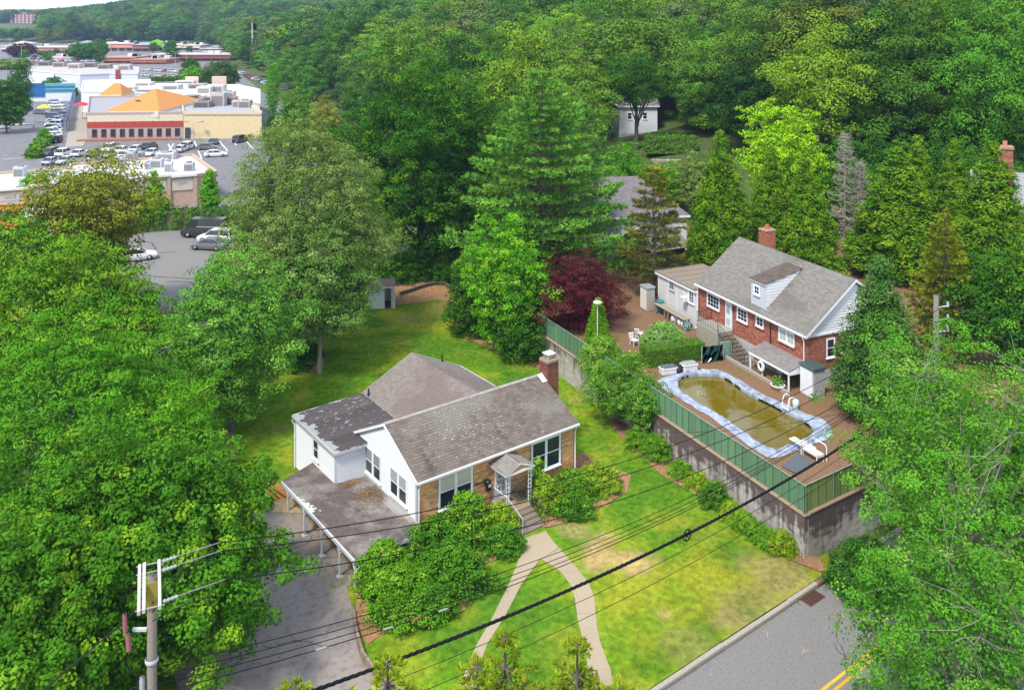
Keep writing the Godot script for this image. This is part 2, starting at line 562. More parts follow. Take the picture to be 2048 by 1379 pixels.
	var arms := [
		[[[1040, 1080], [1092, 1062]], [[1043, 1092], [1104, 1080]], [[1040, 1113], [1118, 1096]], [[1036, 1124], [1080, 1119]], [[1018, 1168], [1043, 1169]], [[1001, 1202], [1026, 1202]], [[983, 1238], [1009, 1234]], [[967, 1266], [991, 1262]], [[952, 1292], [974, 1290]], [[936, 1330], [960, 1330]], [[920, 1372], [946, 1374]]],
		[[[1082, 1118], [1119, 1097]], [[1101, 1130], [1137, 1117]], [[1123, 1145], [1160, 1143]], [[1141, 1170], [1177, 1165]], [[1150, 1198], [1189, 1195]], [[1154, 1228], [1192, 1228]], [[1159, 1256], [1195, 1258]], [[1167, 1284], [1201, 1284]], [[1173, 1315], [1210, 1310]], [[1177, 1345], [1221, 1338]], [[1180, 1378], [1228, 1370]]]]
	for arm in arms:
		for i in arm.size() - 1:
			var poly := pxpoly([arm[i][0], arm[i][1], arm[i + 1][1], arm[i + 1][0]])
			walk_polys.append(poly)
			var mid := Vector2.ZERO
			for q in poly: mid += q / 4.0
			var cut := PackedVector2Array()
			for q in poly: cut.append(Vector2(q.x - mid.x, -(q.y - mid.y)) * 0.996)
			var b := MB.new()
			b.prism(cut, -0.1, 0.035 + rng.randf_range(-0.008, 0.008), Color.WHITE * rng.randf_range(0.93, 1.07))
			var o := obj("slab", b.done(grain("walk", Color(0.4, 0.325, 0.225), 0.6, 1.25, 0.03, 0.8, 0.92, 2.0, 6, 22) if not M.has("walk") else M.walk), walk)
			o.position = Vector3(mid.x, 0, -mid.y)
	# mulch beds
	beds = [pxpoly([[712, 1240], [735, 1275], [800, 1262], [880, 1240], [930, 1222], [945, 1175], [960, 1130], [1020, 1112], [1048, 1088], [1035, 1060], [960, 1010], [835, 1060], [745, 1110], [712, 1180]]),
		pxpoly([[1088, 1056], [1150, 1042], [1210, 1010], [1255, 985], [1262, 950], [1205, 930], [1165, 905], [1075, 970], [1060, 1030]]),
		pxpoly([[1195, 800], [1230, 862], [1270, 905], [1330, 955], [1420, 1005], [1500, 1065], [1580, 1120], [1655, 1150], [1640, 1115], [1602, 1112], [1480, 1010], [1330, 880], [1195, 790]]),
		pxpoly([[780, 612], [778, 585], [800, 560], [870, 552], [925, 570], [965, 610], [1000, 655], [1050, 690], [1100, 720], [1095, 742], [1000, 708], [930, 675], [905, 640], [915, 615], [880, 600], [830, 606]]),
		pxpoly([[570, 690], [640, 690], [650, 735], [600, 750], [560, 735]]),
		pxpoly([[400, 880], [455, 860], [480, 880], [470, 920], [410, 930]])]
	for bd in beds:
		struct("mulch_bed", sheet(bd, 0.05, 0.5, M.mulch))
	# bark chips strewn over the beds
	var chip := MB.new()
	chip.box(Vector3(-0.06, -0.008, -0.022), Vector3(0.06, 0.012, 0.022))
	var where := []
	for bd in beds:
		var lo := Vector2(1e6, 1e6)
		var hi := -lo
		for q in bd: lo = lo.min(q); hi = hi.max(q)
		for i in int((hi - lo).x * (hi - lo).y * 26.0):
			var q := Vector2(rng.randf_range(lo.x, hi.x), rng.randf_range(lo.y, hi.y))
			if Geometry2D.is_point_in_polygon(q, bd): where.append(Vector3(q.x, ground(q.x, q.y) + 0.062, -q.y))
	var cm := MultiMesh.new()
	cm.transform_format = MultiMesh.TRANSFORM_3D
	cm.use_colors = true
	cm.mesh = chip.done(M.plain)
	cm.instance_count = where.size()
	for i in where.size():
		cm.set_instance_transform(i, Transform3D(Basis.from_euler(Vector3(rng.randf_range(-0.5, 0.5), rng.randf() * TAU, rng.randf_range(-0.5, 0.5))).scaled(Vector3.ONE * rng.randf_range(0.6, 1.5)), where[i]))
		cm.set_instance_color(i, Color(0.36, 0.19, 0.085).lerp(Color(0.5, 0.33, 0.18), rng.randf()) * rng.randf_range(0.4, 1.2))
	var ci := MultiMeshInstance3D.new()
	ci.multimesh = cm
	ci.name = "bark_chips"
	add_child(ci)
	tag(ci, "orange brown bark chips strewn over the mulch beds", "bark chips", "", "stuff")
	# turf blades
	var tuft := MB.new()
	for i in 70:
		var a := rng.randf() * TAU
		var r := sqrt(rng.randf()) * 0.42
		var p := Vector3(cos(a) * r, -0.01, sin(a) * r)
		var w := Vector3(rng.randf_range(-1, 1), 0, rng.randf_range(-1, 1)).normalized() * 0.016
		var tip := p + Vector3(rng.randf_range(-0.05, 0.05), rng.randf_range(0.03, 0.065), rng.randf_range(-0.05, 0.05))
		var s := rng.randf_range(0.5, 1.5)
		tuft.tri(p - w, p + w, tip, Color(s, s, s))
	var spots := PackedVector3Array()
	for j in 128:
		for i in 116:
			var x := -31.0 + i * 0.5 + rng.randf_range(-0.25, 0.25)
			var d := 33.0 + j * 0.5 + rng.randf_range(-0.25, 0.25)
			var q := Vector2(x, d)
			if not Geometry2D.is_point_in_polygon(q, lawn_poly) or Geometry2D.is_point_in_polygon(q, drive_poly): continue
			var skip := false
			for w in walk_polys:
				if Geometry2D.is_point_in_polygon(q, w): skip = true
			for w in beds:
				if Geometry2D.is_point_in_polygon(q, w): skip = true
			var h := uv_of(x, d)
			if h.x > 0 and h.x < 11.5 and h.y > 0 and h.y < 12.2: skip = true
			if h.x > -5.5 and h.x < 0.5 and h.y > -0.5 and h.y < 9.0: skip = true
			if skip: continue
			spots.append(Vector3(x, ground(x, d), -d))
	var mm := MultiMesh.new()
	mm.transform_format = MultiMesh.TRANSFORM_3D
	mm.use_colors = true
	mm.mesh = tuft.done(M.grass_blade)
	mm.instance_count = spots.size()
	for i in spots.size():
		var p := spots[i]
		mm.set_instance_transform(i, Transform3D(Basis(Vector3.UP, rng.randf() * TAU).scaled(Vector3.ONE * rng.randf_range(0.85, 1.25)), p))
		mm.set_instance_color(i, lawn_col(p.x, -p.z) * rng.randf_range(1.0, 1.25))
	var mi := MultiMeshInstance3D.new()
	mi.multimesh = mm
	mi.name = "grass"
	add_child(mi)
	tag(mi, "short green turf growing on the lawn", "grass", "", "stuff")

# a thin ribbon lying on a surface: cracks, sealing lines, paint marks
func ribbon(b: MB, pts: Array, w: float, col: Color, y: float) -> void:
	for i in pts.size() - 1:
		var a: Vector3 = pts[i]
		var e: Vector3 = pts[i + 1]
		var s := (e - a).cross(Vector3.UP).normalized() * w * rng.randf_range(0.5, 1.2)
		b.quad(a - s + Vector3(0, y, 0), e - s + Vector3(0, y, 0), e + s + Vector3(0, y, 0), a + s + Vector3(0, y, 0), col)

func make_cracks() -> void:
	for area in [["road_cracks", uv3(3, -23, -0.13), uv3(24, -15.5, -0.13), 14, 0.006], ["driveway_cracks", uv3(-12, -13, -0.32), uv3(-5, 5, -0.32), 10, 0.008], ["lot_cracks", P(390, 640, 0.02), P(240, 480, 0.02), 12, 0.02]]:
		var b := MB.new()
		for i in area[3]:
			var p := Vector3(rng.randf_range(area[1].x, area[2].x), area[1].y, rng.randf_range(area[1].z, area[2].z))
			var a := rng.randf() * TAU
			var pts := []
			for k in rng.randi_range(6, 16):
				pts.append(p)
				a += rng.randf_range(-0.6, 0.6)
				p += Vector3(cos(a), 0, sin(a)) * rng.randf_range(0.15, 0.4) * (3.0 if area[4] > 0.01 else 1.0)
			ribbon(b, pts, 0.018 * (4.0 if area[4] > 0.01 else 1.0), Color(0.045, 0.043, 0.043), area[4])
		if area[0] == "road_cracks":
			for q in [[1610, 1301, Color(0.34, 0.3, 0.22)], [1535, 1264, Color(0.33, 0.28, 0.19)], [1656, 1254, Color(0.22, 0.27, 0.36)], [1418, 1340, Color(0.24, 0.27, 0.34)]]:
				var c := P(q[0], q[1], -0.13)
				for k in 3:
					var a := rng.randf() * TAU
					ribbon(b, [c + Vector3(cos(a), 0, sin(a)) * 0.3, c, c + Vector3(cos(a + 1.9), 0, sin(a + 1.9)) * 0.2], 0.022, q[2], 0.008)
		tag(obj(area[0], b.done(M.plain)), {"road_cracks": "dark cracks and faded utility marks on the road", "driveway_cracks": "dark cracks in the driveway asphalt", "lot_cracks": "sealed cracks in the near parking lot"}[area[0]], "cracks", "", "stuff")

func stain_wall_material() -> StandardMaterial3D:
	var w := 1024
	var h := 128
	var im := Image.create(w, h, false, Image.FORMAT_RGB8)
	var nf := FastNoiseLite.new()
	nf.seed = 44
	nf.frequency = 0.02
	nf.fractal_octaves = 5
	for i in w:
		var edge := 0.13 + 0.45 * nf.get_noise_1d(i * 0.5) + 0.4 * nf.get_noise_1d(i * 4.0 + 900.0) + 0.3 * sst(0.3, 0.6, float(i) / w)
		var streak := nf.get_noise_1d(i * 9.0 + 3000.0)
		var seam := 1.0 if i % 85 < 2 else 0.0
		for j in h:
			var y := float(j) / h       # 0 at the top
			var g := nf.get_noise_2d(i * 2.0, j * 2.0)
			var k: float = sst(edge + 0.22, edge - 0.22, y + 0.25 * g) * 0.9
			k = maxf(k, sst(0.16, 0.46, streak + 0.15 * g) * sst(1.0, 0.35, y + 0.4 * g) * 0.7)
			k = maxf(k, seam * 0.5)
			var c := Color(0.4, 0.37, 0.345).lerp(Color(0.075, 0.047, 0.048), clampf(k, 0, 1)) * (1.0 + 0.25 * g)
			im.set_pixel(i, j, c.linear_to_srgb())
	var m := mat("stained_concrete", Color.WHITE, 0.92)
	m.albedo_texture = ImageTexture.create_from_image(im)
	return m

func wall_run(a: Vector3, e: Vector3, y0: float, y1: float, th: float, m: Material, u0: float, u1: float) -> ArrayMesh:   # outer face on the left of a->e seen from above, textured along its length
	var b := MB.new()
	var dir := (e - a).normalized()
	var inn := dir.cross(Vector3.UP) * th
	var up := Vector3.UP
	b.quad(a + up * y0, e + up * y0, e + up * y1, a + up * y1, Color.WHITE, Rect2(u0, 1, u1 - u0, -1))
	b.quad(e - inn + up * y0, a - inn + up * y0, a - inn + up * y1, e - inn + up * y1, Color.WHITE, Rect2(u0, 1, u1 - u0, -1))
	b.quad(a + up * y1, e + up * y1, e - inn + up * y1, a - inn + up * y1, Color(0.8, 0.72, 0.62), Rect2(0.45, 0.9, 0.02, 0.02))
	b.quad(a - inn + up * y0, a + up * y0, a + up * y1, a - inn + up * y1, Color.WHITE, Rect2(u0, 1, 0.02, -1))
	b.quad(e + up * y0, e - inn + up * y0, e - inn + up * y1, e + up * y1, Color.WHITE, Rect2(u1, 1, -0.02, -1))
	return b.done(m)

func fence_run(a: Vector3, e: Vector3, y0: float, y1: float, label: String, col: Color) -> void:
	var len := a.distance_to(e)
	var f := thing("screen_fence", label, "fence", a, atan2(-(e.z - a.z), e.x - a.x))
	var n := int(len / 0.62)
	var step := len / n
	for i in n:
		var b := MB.new()
		var s := rng.randf_range(0.85, 1.12)
		var top := y1 - y0 - 0.05 + rng.randf_range(-0.03, 0.01)
		b.box(Vector3(0.008, 0.05, -0.012), Vector3(step - 0.008, top, 0.012), Color(col.r * s, col.g * s * rng.randf_range(0.96, 1.04), col.b * s))
		for k in 3:        # pressed ribs
			b.box(Vector3(step * (0.2 + k * 0.3), 0.06, 0.012), Vector3(step * (0.2 + k * 0.3) + 0.035, top - 0.01, 0.024), Color(col.r * s, col.g * s, col.b * s) * 0.93)
		b.box(Vector3(-0.022, 0.04, 0.012), Vector3(0.022, top + 0.02, 0.035), Color(col.r * 0.45, col.g * 0.5, col.b * 0.5))
		var o := obj("panel", b.done(M.fence_sheet), f)
		o.position = Vector3(i * step, y0, 0)
		o.rotation.y = rng.randf_range(-0.02, 0.02)
		if i % 4 == 0 or i == n - 1:
			var p := MB.new()
			p.rod(Vector3(0, -0.1, 0.05), Vector3(0, y1 - y0 + 0.05, 0.05), 0.03, 8, Color(0.16, 0.25, 0.2))
			var po := obj("post", p.done(M.satin), f)
			po.position = Vector3(i * step, y0, 0)
	var r := MB.new()
	r.rod(Vector3(0, y1 - y0, 0.05), Vector3(len, y1 - y0, 0.05), 0.022, 6, Color(0.3, 0.4, 0.33))
	var ro := obj("top_rail", r.done(M.satin), f)
	ro.position.y = y0

var pool_in := PackedVector2Array()
func make_terrace() -> void:
	var sm := stain_wall_material()
	grain("fence_sheet", Color(1, 1, 1), 0.6, 1.3, 0.03, 0.8, 0.7, 0.0, 5, 41)
	var rw := thing("retaining_wall", "tall stained grey concrete retaining wall below the pool terrace", "wall")
	obj("long_face", wall_run(W0, W1, -0.3, 2.3, 0.3, sm, 0, 1), rw)
	obj("street_face", wall_run(W1, W2, -0.3, 2.3, 0.3, sm, 0.55, 0.95), rw)
	var dir := (W1 - W0).normalized()
	var cb := MB.new()
	var out := dir.cross(Vector3.UP)
	var turn := Transform3D(Basis(Vector3.UP, atan2(-dir.z, dir.x)), W0)
	cb.cbox(Vector3(0, 2.3, -0.36), Vector3(W0.distance_to(W1) + 0.05, 2.37, 0.06), 0.015, Color(0.95, 0.75, 0.62), turn)
	obj("coping", cb.done(M.concrete), rw)
	var d2 := (W2 - W1).normalized()
	var cb2 := MB.new()
	cb2.cbox(Vector3(0.06, 2.302, -0.36), Vector3(W1.distance_to(W2), 2.372, 0.05), 0.015, Color(0.95, 0.75, 0.62), Transform3D(Basis(Vector3.UP, atan2(-d2.z, d2.x)), W1))
	obj("coping", cb2.done(M.concrete), rw)
	var inn := -out * 0.15
	if inn.dot(Vector3(1, 0, 0)) < 0: inn = -inn
	fence_run(W0 + inn, W1 + inn, 2.37, 3.88, "long green panel fence on the retaining wall beside the pool", Color(0.13, 0.255, 0.145))
	var in2 := d2.cross(Vector3.UP) * 0.15
	if in2.z > 0: in2 = -in2
	fence_run(W1 + in2 + inn * 0.2, W2 + in2, 2.37, 3.88, "short yellow green panel fence above the wall end by the road", Color(0.22, 0.31, 0.1))
	# terrace ground with the pool cut out of it
	var water := [[335, 190], [350, 176], [372, 167], [430, 160], [500, 161], [580, 166], [612, 178], [640, 195], [700, 237], [760, 280], [830, 312], [900, 345], [980, 390], [1060, 425], [1130, 470], [1152, 492], [1158, 515], [1140, 545], [1080, 572], [1000, 602], [950, 622], [920, 627], [870, 612], [800, 572], [690, 492], [600, 430], [480, 360], [400, 310], [340, 262], [328, 240], [328, 215]]
	var outer := [[215, 215], [195, 190], [250, 165], [330, 145], [400, 130], [470, 118], [560, 120], [620, 140], [690, 178], [760, 220], [820, 258], [880, 290], [980, 330], [1060, 370], [1120, 395], [1180, 410], [1225, 435], [1262, 475], [1275, 520], [1220, 560], [1120, 592], [1000, 645], [940, 660], [880, 660], [780, 602], [650, 505], [500, 392], [430, 360], [320, 285], [240, 245]]
	var a := []
	for q in water: a.append([1250 + q[0] / 3.064, 700 + q[1] / 3.064])
	pool_in = pxpoly(a, 2.05)
	var o := []
	for q in outer: o.append([1250 + q[0] / 3.064, 700 + q[1] / 3.064])
	var pool_out := pxpoly(o, 2.3)
	var mid := Vector2.ZERO
	for q in pool_in: mid += q / pool_in.size()
	var axis := (pool_in[7] - pool_in[14]).normalized()
	var hole := PackedVector2Array()
	for q in pool_in: hole.append(mid + (q - mid) * 1.03)
	var w0 := Vector2(W0.x, -W0.z) + Vector2(0.2, -0.1)
	var w1 := Vector2(W1.x, -W1.z) + Vector2(0.05, 0.35)
	var w2 := Vector2(W2.x, -W2.z) + Vector2(0, 0.2)
	var tp := PackedVector2Array([w0, w1, w2, Vector2(60, 75), Vector2(60, 112), Vector2(4, 112), Vector2(-2, 98), Vector2(0, 80)])
	var b := MB.new()
	var x := -4.0
	while x < 60.0:
		var d := 46.0
		while d < 112.0:
			var cell := PackedVector2Array([Vector2(x, d), Vector2(x + 1, d), Vector2(x + 1, d + 1), Vector2(x, d + 1)])
			for pc in Geometry2D.intersect_polygons(cell, tp):
				for pd in Geometry2D.clip_polygons(pc, hole):
					var pv := PackedVector2Array()
					for q in pd: pv.append(Vector2(q.x, -q.y))
					b.prism(pv, 0, 2.3, Color.WHITE, false)
			d += 1.0
		x += 1.0
	for i in b.v.size():
		var q := b.v[i]
		b.v[i].y = 2.3 + 0.05 * noise2.get_noise_2d(q.x * 4.0, q.z * 4.0)
		var k := clampf(0.3 + 1.8 * noise.get_noise_2d(q.x * 1.6, q.z * 1.6), 0, 1)
		b.c[i] = Color(1, 1, 1).lerp(Color(1.55, 1.8, 1.5), k).lerp(Color(0.75, 1.5, 0.5), clampf(2.0 * noise.get_noise_2d(q.x * 3.0 + 80.0, q.z * 3.0) - 0.35, 0, 0.7))
	struct("terrace", b.done(M.dirt))
	# water and the crumpled blue liner
	var wm := mat("pool_water", Color(0.13, 0.098, 0.004), 0.05, 0.0, 0.55)
	wm.normal_enabled = true
	var nz := FastNoiseLite.new()
	nz.frequency = 0.01
	var ni := nz.get_seamless_image(256, 256)
	ni.bump_map_to_normal_map(0.6)
	wm.normal_texture = ImageTexture.create_from_image(ni)
	wm.uv1_scale = Vector3(0.3, 0.3, 0.3)
	var wb := MB.new()
	var wp := PackedVector2Array()
	for q in pool_in: wp.append(Vector2(mid.x + (q.x - mid.x) * 1.02, -(mid.y + (q.y - mid.y) * 1.02)))
	wb.prism(wp, 2.0, 2.05, Color.WHITE, false)
	for i in wb.c.size(): wb.c[i] = Color(1, 1, 1)
	var water_o := struct("water", wb.done(wm))
	tag(water_o, "murky olive green water in the neglected pool", "", "", "structure")
	var rows := []
	var N := 420
	for r in 13:
		var row := PackedVector3Array()
		for i in N:
			var ang := TAU * i / N
			var dirv := Vector2(cos(ang), sin(ang) )
			var stretch := axis * dirv.x * 2.4 + Vector2(-axis.y, axis.x) * dirv.y
			var pin := ray_poly(mid, stretch.normalized(), pool_in)
			var pout := ray_poly(mid, stretch.normalized(), pool_out)
			if pout.distance_to(mid) < pin.distance_to(mid) + 0.35: pout = pin + stretch.normalized() * 0.35
			var k := maxf(0.0, (r - 2) / 10.0)
			var p := pin.lerp(pout, k)
			var y := 2.36
			if r == 0: y = 1.95
			elif r == 1: y = 2.12
			elif r == 2: y = 2.28
			var wr := 0.04 - 0.3 * absf(noise2.get_noise_2d(p.x * 17.0, p.y * 17.0)) - 0.16 * absf(noise2.get_noise_2d(p.x * 44.0, p.y * 44.0 + 50.0))
			wr = maxf(wr, -0.06)
			if r >= 2:
				y += 0.03 + wr * (1.0 if r < 12 else 0.4)
				p += stretch.normalized() * noise2.get_noise_2d(p.x * 9.0 + 70.0, p.y * 9.0) * 0.12 * (1.0 if r > 5 else 0.3)
			if r == 12: y = 2.325 + absf(wr) * 0.3
			row.append(Vector3(p.x, y, -p.y))
		rows.append(row)
	var lmat := mat("liner_vinyl", Color(1, 1, 1), 0.42, 0.0, 0.5)
	lmat.cull_mode = BaseMaterial3D.CULL_DISABLED
	var liner := obj("pool_liner", gridmesh(rows, lmat, func(p: Vector3): return Color(0.25, 0.3, 0.4).lerp(Color(0.37, 0.42, 0.51), clampf(0.5 + 1.2 * noise2.get_noise_2d(p.x * 20.0, p.z * 20.0), 0, 1)).lerp(Color(0.1, 0.1, 0.12), clampf(noise.get_noise_2d(p.x * 14.0 + 40.0, p.z * 14.0) * 2.2 - 0.3, 0, 0.6)), true))
	tag(liner, "crumpled torn pale blue vinyl liner around the pool edge", "pool liner")

func ray_poly(o: Vector2, d: Vector2, poly: PackedVector2Array) -> Vector2:
	var best := 0.0
	for i in poly.size():
		var hit = Geometry2D.segment_intersects_segment(o, o + d * 100.0, poly[i], poly[(i + 1) % poly.size()])
		if hit != null:
			best = maxf(best, o.distance_to(hit))
	return o + d * best

# ---------------------------------------------------------------- building pieces
# a window centred on the origin of its local frame, facing +z: units side by side, each a double-hung pair of panes
func window(parent: Node3D, w: float, h: float, xf: Transform3D, units := 1, grid := Vector2i(1, 1), blind := Color(0, 0, 0, 0), split := true, trim := Color(0.78, 0.82, 0.88)) -> void:
	var b := MB.new()
	var t := 0.085
	var dz := 0.075
	b.cbox(Vector3(-w / 2, -h / 2, 0), Vector3(-w / 2 + t, h / 2, dz), 0.01, trim)
	b.cbox(Vector3(w / 2 - t, -h / 2, 0), Vector3(w / 2, h / 2, dz), 0.01, trim)
	b.box(Vector3(-w / 2 + t, h / 2 - t, 0), Vector3(w / 2 - t, h / 2, dz - 0.004), trim)
	b.box(Vector3(-w / 2 - 0.04, -h / 2 - 0.05, 0), Vector3(w / 2 + 0.04, -h / 2 - 0.001, dz + 0.05), trim)
	b.box(Vector3(-w / 2 + t, -h / 2, 0), Vector3(w / 2 - t, -h / 2 + t * 0.8, dz - 0.004), trim)
	var uw := (w - t * 2) / units
	for i in range(1, units):
		b.box(Vector3(-w / 2 + t + i * uw - t * 0.7, -h / 2 + t * 0.8, 0), Vector3(-w / 2 + t + i * uw + t * 0.7, h / 2 - t, dz - 0.002), trim)
	var o := obj("window", b.done(M.satin), parent)
	o.transform = xf
	for i in units:
		var x0 := -w / 2 + t + i * uw + (t * 0.7 if i > 0 else 0.0)
		var x1 := -w / 2 + t + (i + 1) * uw - (t * 0.7 if i < units - 1 else 0.0)
		var ys := [[-h / 2 + t * 0.8, 0.0, 0.022], [0.0, h / 2 - t, 0.04]] if split else [[-h / 2 + t * 0.8, h / 2 - t, 0.03]]
		for k in ys.size():
			var y0: float = ys[k][0]
			var y1: float = ys[k][1]
			var z: float = ys[k][2]
			var s := MB.new()
			var e := 0.035
			s.box(Vector3(x0, y0, z - 0.02), Vector3(x0 + e, y1, z + 0.014), trim); s.box(Vector3(x1 - e, y0, z - 0.02), Vector3(x1, y1, z + 0.014), trim)
			s.box(Vector3(x0 + e, y0, z - 0.02), Vector3(x1 - e, y0 + e, z + 0.012), trim); s.box(Vector3(x0 + e, y1 - e, z - 0.02), Vector3(x1 - e, y1, z + 0.012), trim)
			for gx in range(1, grid.x):
				var xx := lerpf(x0, x1, float(gx) / grid.x)
				s.box(Vector3(xx - 0.016, y0 + e, z - 0.01), Vector3(xx + 0.016, y1 - e, z + 0.01), trim)
			for gy in range(1, grid.y):
				var yy := lerpf(y0, y1, float(gy) / grid.y)
				s.box(Vector3(x0 + e, yy - 0.016, z - 0.01), Vector3(x1 - e, yy + 0.016, z + 0.008), trim)
			obj("sash", s.done(M.satin), o)
			var g := MB.new()
			g.quad(Vector3(x0 + e, y0 + e, z), Vector3(x1 - e, y0 + e, z), Vector3(x1 - e, y1 - e, z), Vector3(x0 + e, y1 - e, z))
			var pane := obj("pane", g.done(M.glass), o)
			if blind.a > 0.0 and (k == 1 or not split):
				var bl := MB.new()
				var yy := y0 + e
				while yy < y1 - e - 0.02:
					bl.quad(Vector3(x0 + e, yy, z + 0.003), Vector3(x1 - e, yy, z + 0.003), Vector3(x1 - e, yy + 0.052, z + 0.007), Vector3(x0 + e, yy + 0.052, z + 0.007), blind)
					yy += 0.055
				obj("blind", bl.done(M.satin), o)

func face(at: Vector3, ang: float) -> Transform3D:
	return Transform3D(Basis(Vector3.UP, ang), at)

# lapped boards on a wall seen as local x (0..len), y; top gives the wall's height at x
func siding(len: float, y0: float, top: Callable, lap := 0.11, col := Color.WHITE) -> MB:
	var b := MB.new()
	var y := y0
	var hmax := -1e9
	for i in 33: hmax = maxf(hmax, top.call(len * i / 32.0))
	while y < hmax:
		var xa := -1.0
		var xb := -1.0
		for i in 97:
			var x := len * i / 96.0
			if top.call(x) >= y + lap * 0.5:
				if xa < 0: xa = x
				xb = x
		if xb > xa:
			var s := rng.randf_range(0.965, 1.02)
			var cc := Color(col.r * s, col.g * s, col.b * s)
			var y2: float = y + lap
			b.quad(Vector3(xa, y, 0.042), Vector3(xb, y, 0.042), Vector3(xb, y2, 0.002), Vector3(xa, y2, 0.002), cc)
			b.quad(Vector3(xa, y, 0.0), Vector3(xb, y, 0.0), Vector3(xb, y, 0.042), Vector3(xa, y, 0.042), cc)
		y += lap
	return b

# shingle tabs on a slope: origin at the eave, along the eave (length len), up the slope (length up); keep(x, y) says where
func shingles(o: Vector3, ax: Vector3, len: float, ay: Vector3, up: float, col: Color, vary := 0.18, course := 0.19, tab := 0.31, keep = null, tint = null) -> MB:
	var b := MB.new()
	var nn := ax.cross(ay).normalized()
	if nn.y < 0: nn = -nn
	var flip := ax.cross(ay).y < 0
	var rows := int(ceil(up / course))
	for j in rows:
		var y0 := j * course
		var y1 := minf(up, y0 + course + 0.03)
		var x := -tab * (0.5 if j % 2 else 0.0) - rng.randf() * 0.05
		while x < len:
			var xa := maxf(0.0, x + 0.004)
			var xb := minf(len, x + tab - 0.004)
			if xb - xa > 0.03 and (keep == null or keep.call((xa + xb) / 2.0, (y0 + y1) / 2.0)):
				var s := 1.0 + rng.randf_range(-vary, vary)
				var cc := col * s
				if tint != null: cc = tint.call((xa + xb) / 2.0, (y0 + y1) / 2.0, cc)
				cc.a = 1.0
				var l := 0.016 + rng.randf() * 0.008
				var p0 := o + ax * xa + ay * y0 + nn * l
				var p1 := o + ax * xb + ay * y0 + nn * l
				var p2 := o + ax * xb + ay * y1 + nn * 0.003
				var p3 := o + ax * xa + ay * y1 + nn * 0.003
				if flip: b.quad(p1, p0, p3, p2, cc)
				else: b.quad(p0, p1, p2, p3, cc)
				var q0 := p0 - nn * l
				var q1 := p1 - nn * l
				if flip: b.quad(p0, p1, q1, q0, cc * 0.9)
				else: b.quad(q0, q1, p1, p0, cc * 0.9)
			x += tab
	return b

# coursed stones or bricks on a wall face: local x (0..len), y0..y1 facing +z; skip lists Rect2 openings
func masonry(len: float, y0: float, y1: float, ch: float, l0: float, l1: float, joint: float, cols: Array, skip := [], proud := 0.02, top = null, dark = null) -> MB:
	var b := MB.new()
	var y := y0
	var row := 0
	while y + ch <= y1 + 0.001:
		var x := -rng.randf() * l0
		if l0 == l1: x = -l0 * 0.5 * (row % 2)
		while x < len:
			var l := rng.randf_range(l0, l1)
			var xa := maxf(0.0, x)
			var xb := minf(len, x + l - joint)
			x += l
			if xb - xa < 0.03: continue
			var bad := false
			var cx := (xa + xb) / 2.0
			for r in skip:
				if r.has_point(Vector2(cx, y + ch / 2.0)): bad = true
			if bad or (top != null and top.call(cx) < y + ch): continue
			var cc: Color = cols[rng.randi() % cols.size()]
			cc = cc * rng.randf_range(0.8, 1.2)
			if dark != null: cc = dark.call(cx, y, cc)
			cc.a = 1.0
			var pr := proud * rng.randf_range(0.4, 1.0)
			var ya := y
			var yb := y + ch - joint
			b.quad(Vector3(xa, ya, pr), Vector3(xb, ya, pr), Vector3(xb, yb, pr), Vector3(xa, yb, pr), cc)
			b.quad(Vector3(xa, yb, pr), Vector3(xb, yb, pr), Vector3(xb, yb, 0), Vector3(xa, yb, 0), cc)
			b.quad(Vector3(xa, ya, 0), Vector3(xb, ya, 0), Vector3(xb, ya, pr), Vector3(xa, ya, pr), cc)
			b.quad(Vector3(xb, ya, pr), Vector3(xb, ya, 0), Vector3(xb, yb, 0), Vector3(xb, yb, pr), cc)
			b.quad(Vector3(xa, ya, 0), Vector3(xa, ya, pr), Vector3(xa, yb, pr), Vector3(xa, yb, 0), cc)
		y += ch
		row += 1
	return b

func downspout(parent: Node3D, x: float, z: float, y0: float, y1: float, col: Color, out := Vector3(0, 0, 1)) -> void:
	var b := MB.new()
	var p := Vector3(x, 0, z)
	b.tube(PackedVector3Array([p + Vector3(0, y1, 0) + out * 0.25, p + Vector3(0, y1 - 0.12, 0) + out * 0.2, p + Vector3(0, y1 - 0.4, 0) + out * 0.06, p + Vector3(0, y0 + 0.15, 0) + out * 0.06, p + Vector3(0, y0, 0) + out * 0.3]), PackedFloat32Array([0.045]), 6, col)
	obj("downspout", b.done(M.satin), parent)

# a railing from a to e (both at floor level), with bars
func railing(parent: Node3D, a: Vector3, e: Vector3, h: float, col: Color, m: Material, bars := 8) -> void:
	var up := Vector3(0, h, 0)
	var b := MB.new()
	b.rod(a + up, e + up, 0.024, 6, col)
	b.rod(a + up * 0.12, e + up * 0.12, 0.016, 6, col)
	b.rod(a, a + up * 1.04, 0.024, 6, col)
	b.rod(e, e + up * 1.04, 0.024, 6, col)
	var r := obj("railing", b.done(m), parent)
	for i in range(1, bars):
		var q := a.lerp(e, float(i) / bars)
		var c := MB.new()
		c.rod(q + up * 0.12, q + up, 0.011, 5, col)
		obj("bar", c.done(m), r)

